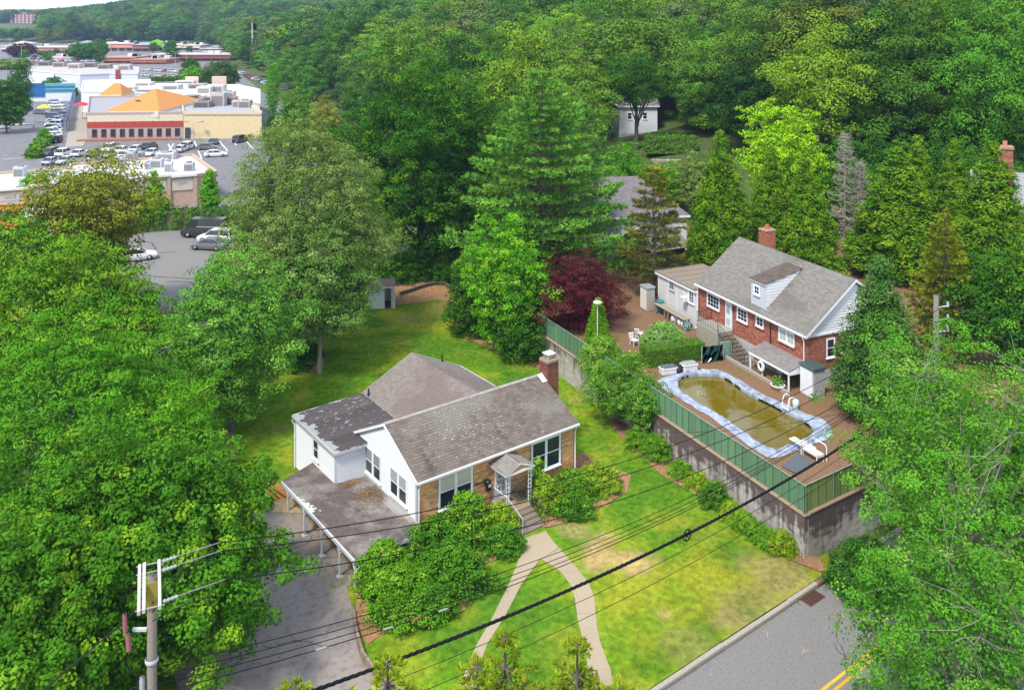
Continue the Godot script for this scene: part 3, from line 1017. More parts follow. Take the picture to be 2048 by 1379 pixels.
# ---------------------------------------------------------------- the tan stone house
func make_house() -> void:
	var h := thing("stone_house", "tan stone front bungalow with white sided gable and weathered grey roof", "house", HOUSE, HA)
	var wood := Color(0.78, 0.8, 0.84)
	var e := 3.5
	var rg := 5.32
	# core walls
	var b := MB.new()
	b.prism(PackedVector2Array([Vector2(0.06, -0.3), Vector2(11.4, -0.3), Vector2(11.4, -7.4), Vector2(0.06, -7.4)]), -0.4, 3.42, Color(0.3, 0.27, 0.24))
	for x in [0.07, 11.38]:
		b.tri(Vector3(x, 3.42, -7.4), Vector3(x, 3.42, -0.3), Vector3(x, 5.1, -3.8), Color(0.7, 0.72, 0.75))
	b.prism(PackedVector2Array([Vector2(3.0, -7.3), Vector2(10.4, -7.3), Vector2(10.4, -12.0), Vector2(3.0, -12.0)]), -0.4, 3.3, Color(0.72, 0.74, 0.77))
	b.prism(PackedVector2Array([Vector2(-1.95, -6.22), Vector2(3.1, -6.22), Vector2(3.1, -12.0), Vector2(-1.95, -12.0)]), -0.6, 3.2, Color(0.72, 0.74, 0.77))
	obj("wall", b.done(M.plain), h)
	# stone facing of the front and of the gable corner
	var tans := [Color(0.72, 0.38, 0.165), Color(0.68, 0.36, 0.155), Color(0.74, 0.43, 0.2), Color(0.62, 0.33, 0.15), Color(0.54, 0.28, 0.13), Color(0.7, 0.46, 0.25)]
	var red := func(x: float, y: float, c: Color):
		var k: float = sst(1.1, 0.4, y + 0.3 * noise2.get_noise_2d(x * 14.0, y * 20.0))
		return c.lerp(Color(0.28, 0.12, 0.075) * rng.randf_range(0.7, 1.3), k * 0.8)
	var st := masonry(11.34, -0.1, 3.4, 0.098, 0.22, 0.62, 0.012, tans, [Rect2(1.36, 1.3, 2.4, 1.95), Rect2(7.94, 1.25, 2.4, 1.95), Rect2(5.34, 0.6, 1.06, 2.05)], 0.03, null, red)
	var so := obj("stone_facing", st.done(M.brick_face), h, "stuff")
	so.position = Vector3(0.06, 0, -0.3)
	var s2 := masonry(7.1, -0.1, 3.4, 0.098, 0.22, 0.62, 0.012, tans, [], 0.03)
	var so2 := obj("stone_facing", s2.done(M.brick_face), h, "stuff")
	so2.transform = face(Vector3(11.4, 0, -0.3), PI / 2)
	# white siding: gable, wing
	var sm: Material = M.white_paint
	var gt := func(x: float): return 3.45 + 1.72 * (1.0 - absf(x - 3.55) / 3.75)
	var g1 := siding(7.1, 0.0, gt, 0.115)
	var go := obj("gable_siding", g1.done(sm), h, "stuff")
	go.transform = face(Vector3(0.05, 0, -7.4), -PI / 2)
	var w1 := siding(5.8, -0.3, func(_x): return 3.12, 0.105)
	var wo := obj("wing_siding", w1.done(sm), h, "stuff")
	wo.transform = face(Vector3(-1.96, 0, -12.0), -PI / 2)
	var w2 := siding(2.0, -0.3, func(_x): return 3.12, 0.105)
	var wo2 := obj("wing_siding", w2.done(sm), h, "stuff")
	wo2.position = Vector3(-1.96, 0, -6.21)
	var w3 := siding(4.0, -0.3, func(_x): return 3.2, 0.105)
	var wo3 := obj("wing_siding", w3.done(sm), h, "stuff")
	wo3.transform = face(Vector3(10.41, 0, -7.6), PI / 2)
	var ct := MB.new()
	ct.cbox(Vector3(-2.03, -0.4, -6.28), Vector3(-1.93, 3.16, -6.17), 0.01, wood)
	obj("corner_trim", ct.done(M.white_paint), h)
	ct = MB.new()
	ct.cbox(Vector3(-2.03, -0.4, -12.05), Vector3(-1.93, 3.1, -11.93), 0.01, wood)
	obj("corner_trim", ct.done(M.white_paint), h)
	ct = MB.new()
	ct.box(Vector3(-0.02, -0.2, -0.36), Vector3(0.08, 3.4, -0.25), wood)
	obj("corner_trim", ct.done(M.white_paint), h)
	ct = MB.new()
	ct.box(Vector3(-2.05, 3.0, -12.02), Vector3(-2.0, 3.16, -6.18), wood)
	ct.box(Vector3(-2.0, 3.0, -6.2), Vector3(0.06, 3.16, -6.14), wood)
	obj("wing_fascia", ct.done(M.white_paint), h)
	# roofs
	var rc := Color(0.155, 0.128, 0.108)
	var sl := Vector3(0, rg - e, -3.8)
	var up := sl.length()
	var ay := sl / up
	var stain := func(x: float, y: float, c: Color):
		var k: float = sst(0.18, 0.5, noise2.get_noise_2d(x * 7.0, y * 1.3 + 20.0)) * 0.6
		c = c.lerp(Color(0.05, 0.042, 0.04), k)
		return c.lerp(Color(0.22, 0.215, 0.17), sst(0.15, 0.5, noise2.get_noise_2d(x * 2.3 + 9.0, y * 3.0)) * 0.6)
	var core := MB.new()
	for sgn in [0, 1]:
		var z0 := 0.0 if sgn == 0 else -7.6
		var pts := [Vector3(-0.06, e - (0.0 if sgn == 0 else 0.1), z0), Vector3(11.56, e - (0.0 if sgn == 0 else 0.1), z0), Vector3(11.56, rg, -3.8), Vector3(-0.06, rg, -3.8)]
		core.quad(pts[0], pts[1], pts[2], pts[3], Color(0.1, 0.09, 0.085))
		core.quad(pts[3] + Vector3(0, -0.1, 0), pts[2] + Vector3(0, -0.1, 0), pts[1] + Vector3(0, -0.1, 0), pts[0] + Vector3(0, -0.1, 0), Color(0.3, 0.28, 0.26))
	var roof := obj("roof", core.done(M.plain), h)
	obj("shingles", shingles(Vector3(-0.1, e, 0.02), Vector3.RIGHT, 11.7, ay, up, rc, 0.2, 0.19, 0.31, null, stain).done(M.shingle), roof, "stuff")
	var sl2 := Vector3(0, rg - e + 0.1, 3.8)
	obj("shingles", shingles(Vector3(-0.1, e - 0.1, -7.62), Vector3.RIGHT, 11.7, sl2.normalized(), sl2.length(), rc, 0.2, 0.19, 0.31, null, stain).done(M.shingle), roof, "stuff")
	var rid := MB.new()
	for i in 38:
		var x := -0.1 + i * 0.308
		for s in [-1.0, 1.0]:
			var q := [Vector3(x, rg + 0.04, -3.8), Vector3(x + 0.33, rg + 0.035, -3.8), Vector3(x + 0.33, rg - 0.03, -3.8 + s * 0.15), Vector3(x, rg - 0.025, -3.8 + s * 0.15)]
			if s < 0: rid.quad(q[1], q[0], q[3], q[2], Color(0.33, 0.3, 0.27) * rng.randf_range(0.85, 1.1))
			else: rid.quad(q[0], q[3], q[2], q[1], Color(0.33, 0.3, 0.27) * rng.randf_range(0.85, 1.1))
	obj("ridge_cap", rid.done(M.shingle), roof, "stuff")
	# lichen specks on the front slope
	var li := MB.new()
	var nn := Vector3.RIGHT.cross(ay).normalized()
	for i in 300:
		var x := rng.randfn(4.6, 1.5) if rng.randf() < 0.7 else rng.randf_range(0.3, 11.0)
		var y := clampf(rng.randfn(2.6, 0.9) if rng.randf() < 0.7 else rng.randf_range(0.1, 4.1), 0.1, 4.1)
		if x < 0.1 or x > 11.3: continue
		var p := Vector3(x, e, 0) + ay * y + nn * 0.028
		var r := rng.randf_range(0.012, 0.036)
		var cc := Color(0.5, 0.5, 0.43) * rng.randf_range(0.6, 1.1)
		for k in 6:
			var a0 := TAU * k / 6.0
			var a1 := TAU * (k + 1) / 6.0
			li.tri(p, p + Vector3.RIGHT * cos(a0) * r + ay * sin(a0) * r, p + Vector3.RIGHT * cos(a1) * r + ay * sin(a1) * r, cc)
	obj("lichen", li.done(M.plain), roof, "stuff")
	var tr := MB.new()
	tr.box(Vector3(-0.1, e - 0.16, 0.0), Vector3(11.6, e - 0.02, 0.05), wood)
	tr.box(Vector3(-0.1, e - 0.13, 0.05), Vector3(11.6, e - 0.03, 0.14), Color(0.6, 0.6, 0.6))
	tr.box(Vector3(0.0, e - 0.2, -0.3), Vector3(11.5, e - 0.16, 0.02), wood)
	obj("gutter", tr.done(M.satin), h)
	var rk := MB.new()
	for x in [-0.13, 11.56]:
		for s in [[Vector3(x, e, 0.03), Vector3(x, rg, -3.8)], [Vector3(x, rg, -3.8), Vector3(x, e - 0.1, -7.63)]]:
			var p0: Vector3 = s[0]
			var p1: Vector3 = s[1]
			var dn := Vector3(0, -0.17, 0)
			var o2 := Vector3(0.05, 0, 0)
			rk.quad(p0 + dn, p0, p1, p1 + dn, wood)
			rk.quad(p1 + o2 + dn, p1 + o2, p0 + o2, p0 + o2 + dn, wood)
			rk.quad(p0, p0 + o2, p1 + o2, p1, wood)
			rk.quad(p0 + dn, p1 + dn, p1 + o2 + dn, p0 + o2 + dn, wood)
	obj("rake_board", rk.done(M.satin), h)
	# rear wing roof
	var rc2 := Color(0.215, 0.185, 0.165)
	var lw := Vector3(6.74 - 2.75, 5.2 - 3.35, 0)
	var rw := Vector3(6.74 - 10.75, 5.2 - 3.35, 0)
	var c2 := MB.new()
	c2.quad(Vector3(2.75, 3.35, -12.25), Vector3(2.75, 3.35, -3.8), Vector3(6.74, 5.2, -3.8), Vector3(6.74, 5.2, -12.25), Color(0.12, 0.11, 0.1))
	c2.quad(Vector3(6.74, 5.2, -12.25), Vector3(6.74, 5.2, -3.8), Vector3(10.75, 3.35, -3.8), Vector3(10.75, 3.35, -12.25), Color(0.12, 0.11, 0.1))
	c2.tri(Vector3(10.75, 3.35, -12.2), Vector3(2.75, 3.35, -12.2), Vector3(6.74, 5.2, -12.2), Color(0.7, 0.72, 0.75))
	var roof2 := obj("rear_roof", c2.done(M.plain), h)
	var tone := func(x: float, y: float, c: Color): return c.lerp(Color(0.16, 0.125, 0.11), sst(-0.1, 0.4, noise2.get_noise_2d(x * 3.0, y * 3.0 + 7.0)) * 0.7)
	obj("shingles", shingles(Vector3(2.75, 3.35, -12.25), Vector3(0, 0, 1), 8.5, lw.normalized(), lw.length(), rc2, 0.14, 0.17, 0.3, null, tone).done(M.shingle), roof2, "stuff")
	obj("shingles", shingles(Vector3(10.75, 3.35, -12.25), Vector3(0, 0, 1), 8.5, rw.normalized(), rw.length(), rc2 * 0.92, 0.14, 0.17, 0.3, null, tone).done(M.shingle), roof2, "stuff")
	var rf := MB.new()
	rf.box(Vector3(10.72, 3.2, -12.27), Vector3(10.84, 3.34, -7.6), wood)
	rf.quad(Vector3(6.74, 5.05, -12.28), Vector3(2.7, 3.2, -12.28), Vector3(2.7, 3.36, -12.28), Vector3(6.74, 5.23, -12.28), wood)
	rf.quad(Vector3(10.8, 3.2, -12.28), Vector3(6.74, 5.05, -12.28), Vector3(6.74, 5.23, -12.28), Vector3(10.8, 3.36, -12.28), wood)
	obj("eave_trim", rf.done(M.satin), roof2)
	# flat wing roof: pale deck with a ragged dark membrane in overlapping strips
	var fl := func(u: float, v: float): return 3.26 + 0.03 * (u + 2.1) + 0.012 * (v - 6.0)
	var fb := MB.new()
	fb.quad(Vector3(-2.12, 3.25, -6.02), Vector3(2.85, 3.4, -7.5), Vector3(2.85, 3.45, -12.2), Vector3(-2.12, 3.32, -12.2), Color(0.5, 0.5, 0.52))
	fb.quad(Vector3(-2.12, 3.25, -6.02), Vector3(0.3, 3.32, -6.02), Vector3(0.3, 3.33, -7.6), Vector3(-2.12, 3.26, -7.6), Color(0.5, 0.5, 0.52))
	fb.box(Vector3(-2.16, 3.1, -12.24), Vector3(-2.1, 3.27, -6.0), wood)
	fb.box(Vector3(-2.1, 3.1, -6.05), Vector3(0.04, 3.25, -5.98), wood)
	fb.box(Vector3(-2.1, 3.1, -12.26), Vector3(2.7, 3.3, -12.2), wood)
	var flat := obj("flat_roof", fb.done(M.dirty_white), h)
	for i in 7:
		var v0 := 6.15 + i * 0.83
		var poly := PackedVector2Array()
		var ua := -1.75 + 0.2 * sin(i * 2.1)
		var ub := 2.75 if i > 1 else (0.0 if i == 0 else 1.6)
		for k in 15:
			poly.append(Vector2(lerpf(ua, ub, k / 14.0), -(v0 - 0.1 + rng.randf_range(-0.14, 0.1))))
		for k in 8:
			poly.append(Vector2(ub + rng.randf_range(-0.04, 0.04), -(v0 + 0.1 + k * 0.1)))
		for k in 15:
			poly.append(Vector2(lerpf(ub, ua, k / 14.0), -(v0 + 0.9 + rng.randf_range(-0.1, 0.1))))
		for k in 6:
			poly.append(Vector2(ua + rng.randf_range(-0.22, 0.22), -(v0 + 0.8 - k * 0.13)))
		var mb := MB.new()
		mb.prism(poly, 0.0, 0.014 + i * 0.004, Color(0.075, 0.064, 0.064) * rng.randf_range(0.8, 1.25))
		for k in mb.v.size():
			mb.v[k].y += fl.call(mb.v[k].x, -mb.v[k].z)
		obj("membrane_strip", mb.done(M.shingle), flat)
	var sc := MB.new()
	for i in 90:
		var u := rng.randf_range(-1.6, 2.6)
		var v := rng.randf_range(7.7, 11.9)
		var y: float = fl.call(u, v) + 0.05
		var l := rng.randf_range(0.04, 0.3)
		var w := rng.randf_range(0.015, 0.07)
		sc.quad(Vector3(u, y, -v), Vector3(u + l, y + 0.01, -v + rng.randf_range(-0.05, 0.05)), Vector3(u + l, y + 0.01, -v - w), Vector3(u, y, -v - w), Color(0.42, 0.4, 0.42) * rng.randf_range(0.5, 1.2))
	obj("worn_patches", sc.done(M.plain), flat, "stuff")
	# windows
	var cream := Color(0.62, 0.6, 0.48)
	window(h, 2.3, 1.92, face(Vector3(2.58, 2.28, -0.27), 0.0), 2, Vector2i(1, 1), Color(cream, 1.0))
	window(h, 2.3, 1.92, face(Vector3(9.16, 2.2, -0.27), 0.0), 2)
	window(h, 2.0, 1.6, face(Vector3(0.03, 2.32, -5.3), -PI / 2), 2, Vector2i(1, 1), Color(0.3, 0.32, 0.36, 1.0))
	window(h, 2.0, 1.6, face(Vector3(0.03, 2.32, -2.25), -PI / 2), 2, Vector2i(1, 1), Color(0.45, 0.48, 0.5, 1.0))
	window(h, 0.85, 1.25, face(Vector3(-1.98, 2.35, -8.9), -PI / 2), 1)
	# entrance: door, porch, steps, canopy
	var d := MB.new()
	d.box(Vector3(5.38, 0.68, -0.28), Vector3(6.36, 2.68, -0.235), Color(0.5, 0.52, 0.56))
	d.box(Vector3(5.3, 0.68, -0.29), Vector3(5.38, 2.76, -0.2), wood); d.box(Vector3(6.36, 0.68, -0.29), Vector3(6.44, 2.76, -0.2), wood); d.box(Vector3(5.38, 2.68, -0.29), Vector3(6.36, 2.76, -0.2), wood)
	var door := obj("door", d.done(M.satin), h)
	var dg := MB.new()
	for k in 2:
		dg.box(Vector3(5.5, 0.85 + k * 0.95, -0.235), Vector3(6.24, 1.7 + k * 0.9, -0.228), Color(0.25, 0.27, 0.31))
	obj("door_screen", dg.done(M.satin), door)
	var dl := MB.new()
	for k in 4:
		dl.rod(Vector3(5.5 + k * 0.247, 0.82, -0.215), Vector3(5.5 + k * 0.247, 2.6, -0.215), 0.012, 5, Color(0.8, 0.82, 0.85))
	for k in 5:
		dl.tube(PackedVector3Array([Vector3(5.46, 0.95 + k * 0.38, -0.21), Vector3(5.7, 1.07 + k * 0.38, -0.21), Vector3(5.9, 0.95 + k * 0.38, -0.21), Vector3(6.1, 1.07 + k * 0.38, -0.21), Vector3(6.28, 0.95 + k * 0.38, -0.21)]), PackedFloat32Array([0.012]), 5, Color(0.8, 0.82, 0.85))
	obj("door_grille", dl.done(M.satin), door)
	var hd := MB.new()
	hd.rod(Vector3(5.47, 1.65, -0.2), Vector3(5.47, 1.78, -0.2), 0.025, 6, Color(0.1, 0.09, 0.08))
	obj("handle", hd.done(M.satin), door)
	var pb := MB.new()
	pb.cbox(Vector3(5.02, -0.3, -0.28), Vector3(6.78, 0.68, 1.42), 0.03, Color(0.85, 0.75, 0.55))
	obj("porch_floor", pb.done(M.concrete), h)
	var mt := MB.new()
	mt.cbox(Vector3(5.55, 0.685, 0.0), Vector3(6.2, 0.71, 0.45), 0.02, Color(0.06, 0.03, 0.035))
	tag(obj("door_mat", mt.done(M.plain), h), "dark door mat")
	for i in 4:
		var q := MB.new()
		var y := 0.68 - 0.136 * (i + 1)
		q.cbox(Vector3(5.05, -0.3, 1.38 + i * 0.31), Vector3(6.72, y, 1.42 + (i + 1) * 0.31 + 0.02), 0.025, Color(0.62, 0.56, 0.54) * rng.randf_range(0.9, 1.1))
		obj("step", q.done(M.concrete), h)
	var iron := Color(0.07, 0.065, 0.065)
	var wi := Color(0.74, 0.76, 0.8)
	railing(h, Vector3(6.7, 0.68, -0.15), Vector3(6.7, 0.68, 1.35), 0.85, Color(0.3, 0.29, 0.28), M.satin, 9)
	railing(h, Vector3(6.68, 0.6, 1.42), Vector3(6.68, 0.1, 2.7), 0.85, iron, M.satin, 8)
	railing(h, Vector3(5.1, 0.68, -0.15), Vector3(5.1, 0.68, 1.35), 0.85, wi, M.satin, 9)
	railing(h, Vector3(5.1, 0.6, 1.42), Vector3(5.1, 0.1, 2.7), 0.85, Color(0.5, 0.5, 0.5), M.satin, 4)
	for x in [5.1, 6.7]:
		var q := MB.new()
		for s in [-0.1, 0.1]:
			q.rod(Vector3(x + s, 0.68, 1.28), Vector3(x + s, 2.78, 1.28), 0.022, 6, wi)
		for k in 8:
			q.tube(PackedVector3Array([Vector3(x - 0.1, 0.8 + k * 0.24, 1.28), Vector3(x, 0.92 + k * 0.24, 1.28), Vector3(x + 0.1, 0.8 + k * 0.24, 1.28)]), PackedFloat32Array([0.014]), 5, wi)
		obj("porch_post", q.done(M.satin), h)
	var cp := MB.new()
	var ap := 3.34
	cp.tri(Vector3(4.98, 2.86, 1.36), Vector3(6.82, 2.86, 1.36), Vector3(5.9, ap - 0.08, 1.36), Color(0.5, 0.3, 0.15))
	cp.box(Vector3(4.9, 2.76, 1.3), Vector3(6.9, 2.87, 1.42), wood)
	for s in [-1.0, 1.0]:
		var x0: float = 5.9 + s * 1.05
		var y0 := 2.8
		cp.quad(Vector3(x0, y0, 1.46), Vector3(x0, y0 + 0.1, 1.46), Vector3(5.9, ap + 0.02, 1.46), Vector3(5.9, ap - 0.1, 1.46), wood) if s > 0 else cp.quad(Vector3(5.9, ap - 0.1, 1.46), Vector3(5.9, ap + 0.02, 1.46), Vector3(x0, y0 + 0.1, 1.46), Vector3(x0, y0, 1.46), wood)
		cp.quad(Vector3(x0, y0, -0.25), Vector3(x0, y0, 1.46), Vector3(x0, y0 + 0.09, 1.46), Vector3(x0, y0 + 0.09, -0.25), wood) if s > 0 else cp.quad(Vector3(x0, y0, 1.46), Vector3(x0, y0, -0.25), Vector3(x0, y0 + 0.09, -0.25), Vector3(x0, y0 + 0.09, 1.46), wood)
		cp.quad(Vector3(x0, y0, 1.46), Vector3(x0, y0, -0.25), Vector3(5.9, ap - 0.1, -0.25), Vector3(5.9, ap - 0.1, 1.46), wood)
	var can := obj("canopy", cp.done(M.satin), h)
	for s in [-1.0, 1.0]:
		var along := Vector3(-s * 1.05, ap - 2.88, 0)
		obj("shingles", shingles(Vector3(5.9 + s * 1.07, 2.88, -0.27), Vector3(0, 0, 1), 1.75, along.normalized(), along.length(), Color(0.23, 0.205, 0.19), 0.15, 0.16, 0.29).done(M.shingle), can, "stuff")
	# chimney
	var chb := masonry(0.95, 0.0, 6.3, 0.075, 0.22, 0.22, 0.012, [Color(0.2, 0.075, 0.05), Color(0.24, 0.09, 0.06), Color(0.16, 0.06, 0.045)], [], 0.012)
	var cm := MB.new()
	cm.prism(PackedVector2Array([Vector2(11.62, -3.9), Vector2(12.5, -3.9), Vector2(12.5, -3.1), Vector2(11.62, -3.1)]), -0.3, 6.25, Color(0.22, 0.15, 0.12))
	cm.cbox(Vector3(11.55, 6.18, -3.97), Vector3(12.57, 6.36, -3.03), 0.05, Color(0.26, 0.2, 0.14))
	var chim := obj("chimney", cm.done(M.brick_face), h)
	for q in [[Vector3(11.6, 0, -3.09), 0.0, 1.0], [Vector3(11.61, 0, -3.95), -PI / 2, 1.0], [Vector3(12.51, 0, -3.06), PI / 2, 1.0]]:
		var o := obj("brick_courses", chb.done(M.brick_face), chim, "stuff")
		o.transform = face(q[0], q[1])
		o.scale = Vector3(0.93, 0.99, 1.0)
	var cc := MB.new()
	cc.lathe(Vector3(12.06, 6.36, -3.5), PackedVector2Array([Vector2(0.2, 0), Vector2(0.2, 0.28)]), 10, Color(0.45, 0.4, 0.36))
	cc.cbox(Vector3(11.72, 6.66, -3.84), Vector3(12.4, 6.72, -3.16), 0.03, Color(0.62, 0.6, 0.58))
	for s in [Vector2(-0.22, -0.22), Vector2(0.22, -0.22), Vector2(-0.22, 0.22), Vector2(0.22, 0.22)]:
		cc.rod(Vector3(12.06 + s.x, 6.36, -3.5 + s.y), Vector3(12.06 + s.x, 6.67, -3.5 + s.y), 0.02, 5, Color(0.5, 0.5, 0.5))
	obj("chimney_cap", cc.done(M.satin), chim)
	var fs := MB.new()
	fs.quad(Vector3(11.2, rg - 0.25, -3.1), Vector3(11.6, rg - 0.25, -3.1), Vector3(11.6, rg + 0.12, -3.7), Vector3(11.2, rg + 0.05, -3.7), Color(0.6, 0.62, 0.68))
	obj("flashing", fs.done(M.satin), chim)
	# pipes, downspouts, mailbox, sconce
	for q in [Vector3(2.95, 3.42, -11.5), Vector3(9.1, 4.1, -12.0), Vector3(11.75, 2.8, -5.6)]:
		var v := MB.new()
		v.lathe(q, PackedVector2Array([Vector2(0.14, 0), Vector2(0.07, 0.12), Vector2(0.055, 0.5), Vector2(0.001, 0.5)]), 8, Color(0.02, 0.02, 0.022))
		obj("vent_pipe", v.done(M.satin), h)
	downspout(h, 0.12, -0.24, 0.1, 3.35, wood)
	downspout(h, 11.45, -0.24, 0.1, 3.35, wood)
	downspout(h, -2.02, -11.98, -0.3, 3.1, wood, Vector3(-1, 0, 0))
	var mb2 := MB.new()
	mb2.tube(PackedVector3Array([Vector3(4.72, 1.5, -0.1), Vector3(4.72, 1.95, -0.1)]), PackedFloat32Array([0.17]), 12, Color(0.015, 0.015, 0.018))
	mb2.lathe(Vector3(4.72, 1.95, -0.1), PackedVector2Array([Vector2(0.19, 0), Vector2(0.19, 0.05), Vector2(0.12, 0.14), Vector2(0.001, 0.17)]), 12, Color(0.02, 0.02, 0.022))
	var mo := obj("mailbox", mb2.done(M.satin), h)
	var em := MB.new()
	em.box(Vector3(4.64, 1.74, 0.06), Vector3(4.8, 1.8, 0.078), Color(0.7, 0.7, 0.7)); em.box(Vector3(4.66, 1.82, 0.06), Vector3(4.7, 1.88, 0.078), Color(0.7, 0.7, 0.7)); em.box(Vector3(4.74, 1.82, 0.06), Vector3(4.78, 1.88, 0.078), Color(0.7, 0.7, 0.7))
	obj("emblem", em.done(M.plain), mo)
	var wl := MB.new()
	wl.box(Vector3(4.05, 1.98, -0.25), Vector3(4.55, 2.03, -0.2), iron)
	wl.tri(Vector3(4.05, 1.9, -0.22), Vector3(4.05, 2.12, -0.22), Vector3(3.82, 2.0, -0.22), iron); wl.tri(Vector3(4.05, 2.12, -0.2), Vector3(4.05, 1.9, -0.2), Vector3(3.82, 2.0, -0.2), iron)
	wl.box(Vector3(4.5, 1.92, -0.25), Vector3(4.66, 2.1, -0.2), iron)
	tag(obj("arrow_ornament", wl.done(M.satin), h), "black arrow shaped wall ornament")
	make_carport(wood)

func make_carport(wood: Color) -> void:
	var c := thing("carport", "open carport with low mossy shingle roof on white posts against the stone house", "carport", HOUSE, HA)
	var ro := func(u: float, v: float): return 1.27 + 0.06 * (-u) + 0.05 * sin(u * 1.3 + v * 0.9) * 0.4
	var poly := PackedVector2Array([Vector2(-4.42, 1.25), Vector2(-0.02, 0.75), Vector2(-0.02, -6.12), Vector2(-2.05, -6.2), Vector2(-2.05, -9.3), Vector2(-4.5, -8.1)])
	var b := MB.new()
	var x := -4.5
	while x < 0.0:
		var z := -9.5
		while z < 1.5:
			var cell := PackedVector2Array([Vector2(x, z), Vector2(x + 0.24, z), Vector2(x + 0.24, z + 0.17), Vector2(x, z + 0.17)])
			var s := rng.randf_range(0.84, 1.12)
			var nz := noise2.get_noise_2d(x * 4.0, z * 4.0)
			var n3 := noise.get_noise_2d(x * 9.0, z * 9.0)
			var edge: float = minf(1.0, maxf(0.0, (-x) / 2.2))
			var col := Color(0.115, 0.092, 0.084).lerp(Color(0.24, 0.215, 0.195), clampf(0.25 + nz * 1.1 + n3 + 0.5 * (1.0 - edge) * (0.5 + n3), 0, 1)) * s
			var wear := sst(-0.75, -0.2, x + 0.8 * nz) * sst(-6.0, -3.4, z) * sst(0.9, 0.0, z)
			col = col.lerp(Color(0.4, 0.385, 0.37), wear * 0.75)
			col.a = 1.0
			for pc in Geometry2D.intersect_polygons(cell, poly):
				var k0 := b.v.size()
				b.prism(pc, 0.0, 0.014 + 0.01 * rng.randf(), col)
				for k in range(k0, b.v.size()):
					b.v[k].y += ro.call(b.v[k].x, -b.v[k].z)
			z += 0.17
		x += 0.24
	var deck := MB.new()
	deck.prism(poly, -0.1, -0.004, Color(0.5, 0.48, 0.45))
	for k in deck.v.size():
		deck.v[k].y += ro.call(deck.v[k].x, -deck.v[k].z)
	var rf := obj("roof", deck.done(M.plain), c)
	obj("shingles", b.done(M.shingle), rf, "stuff")
	var f := MB.new()
	var hi := 1.27 + 0.06 * 4.45
	f.box(Vector3(-4.56, hi - 0.16, -8.1), Vector3(-4.48, hi + 0.02, 1.26), wood)
	f.box(Vector3(-4.3, 1.12, 0.75), Vector3(-0.05, 1.3, 1.02), wood, Transform3D(Basis(Vector3.UP, -0.06), Vector3(0, 0, 0)))
	f.box(Vector3(-4.4, hi - 0.3, -7.9), Vector3(-4.28, hi - 0.1, 1.1), wood)
	obj("fascia", f.done(M.white_paint), c)
	for v in [7.5, 5.2, 2.9, 0.7, -1.1]:
		var p := MB.new()
		var z: float = -v
		p.cbox(Vector3(-4.42, -0.4, z - 0.055), Vector3(-4.3, hi - 0.1, z + 0.055), 0.012, wood)
		p.cbox(Vector3(-4.52, -0.42, z - 0.14), Vector3(-4.2, -0.28, z + 0.14), 0.02, Color(0.75, 0.72, 0.62))
		for s in [-1.0, 1.0]:
			p.rod(Vector3(-4.36, hi - 0.75, z), Vector3(-4.36, hi - 0.2, z + s * 0.5), 0.04, 4, wood)
		obj("post", p.done(M.white_paint), c)
	# leaf litter and moss lumps on the low spots of the roof
	var l := MB.new()
	for i in 520:
		var k := i % 3
		var u := rng.randfn(-1.25, 0.3) if k == 0 else rng.randfn(-1.0, 0.42)
		var v := rng.randfn(5.75, 0.16) if k == 0 else rng.randfn(3.9, 0.45)
		if u > -0.06 or v > 6.1: continue
		var p := Vector3(u, ro.call(u, v) + 0.03 + rng.randf() * 0.02, -v)
		var a := rng.randf() * TAU
		var d := Vector3(cos(a), rng.randf_range(-0.2, 0.3), sin(a)) * rng.randf_range(0.03, 0.07)
		var w := Vector3(-sin(a), 0.1, cos(a)) * 0.03
		l.quad(p - d, p + w, p + d, p - w, (Color(0.2, 0.1, 0.03) if rng.randf() < 0.6 else Color(0.26, 0.2, 0.03)) * rng.randf_range(0.5, 1.3))
	obj("leaf_litter", l.done(M.plain), rf, "stuff")
	# things stored at the far end
	var bo := thing("board_stack", "orange brown wooden boards leaning under the far end of the carport", "boards", uv3(-3.9, 8.5, -0.25), HA)
	for i in 3:
		var q := MB.new()
		q.cbox(Vector3(-0.35, 0, -0.04), Vector3(0.35, 1.7, 0.02), 0.02, Color(0.62, 0.3, 0.09) * rng.randf_range(0.85, 1.15))
		var o := obj("board", q.done(M.plain), bo)
		o.transform = Transform3D(Basis(Vector3.UP, 0.9 + i * 0.06) * Basis(Vector3.RIGHT, -0.8 - 0.06 * i), Vector3(-0.2 + i * 0.28, 0.05 + i * 0.07, -0.4))
	var bk := thing("white_bucket", "white bucket standing beside the orange boards under the carport", "bucket", uv3(-3.0, 7.9, -0.28))
	var bb := MB.new()
	bb.lathe(Vector3.ZERO, PackedVector2Array([Vector2(0.001, 0), Vector2(0.14, 0), Vector2(0.18, 0.4), Vector2(0.19, 0.42), Vector2(0.16, 0.41), Vector2(0.12, 0.05)]), 12, Color(0.7, 0.7, 0.7))
	obj("body", bb.done(M.satin), bk)

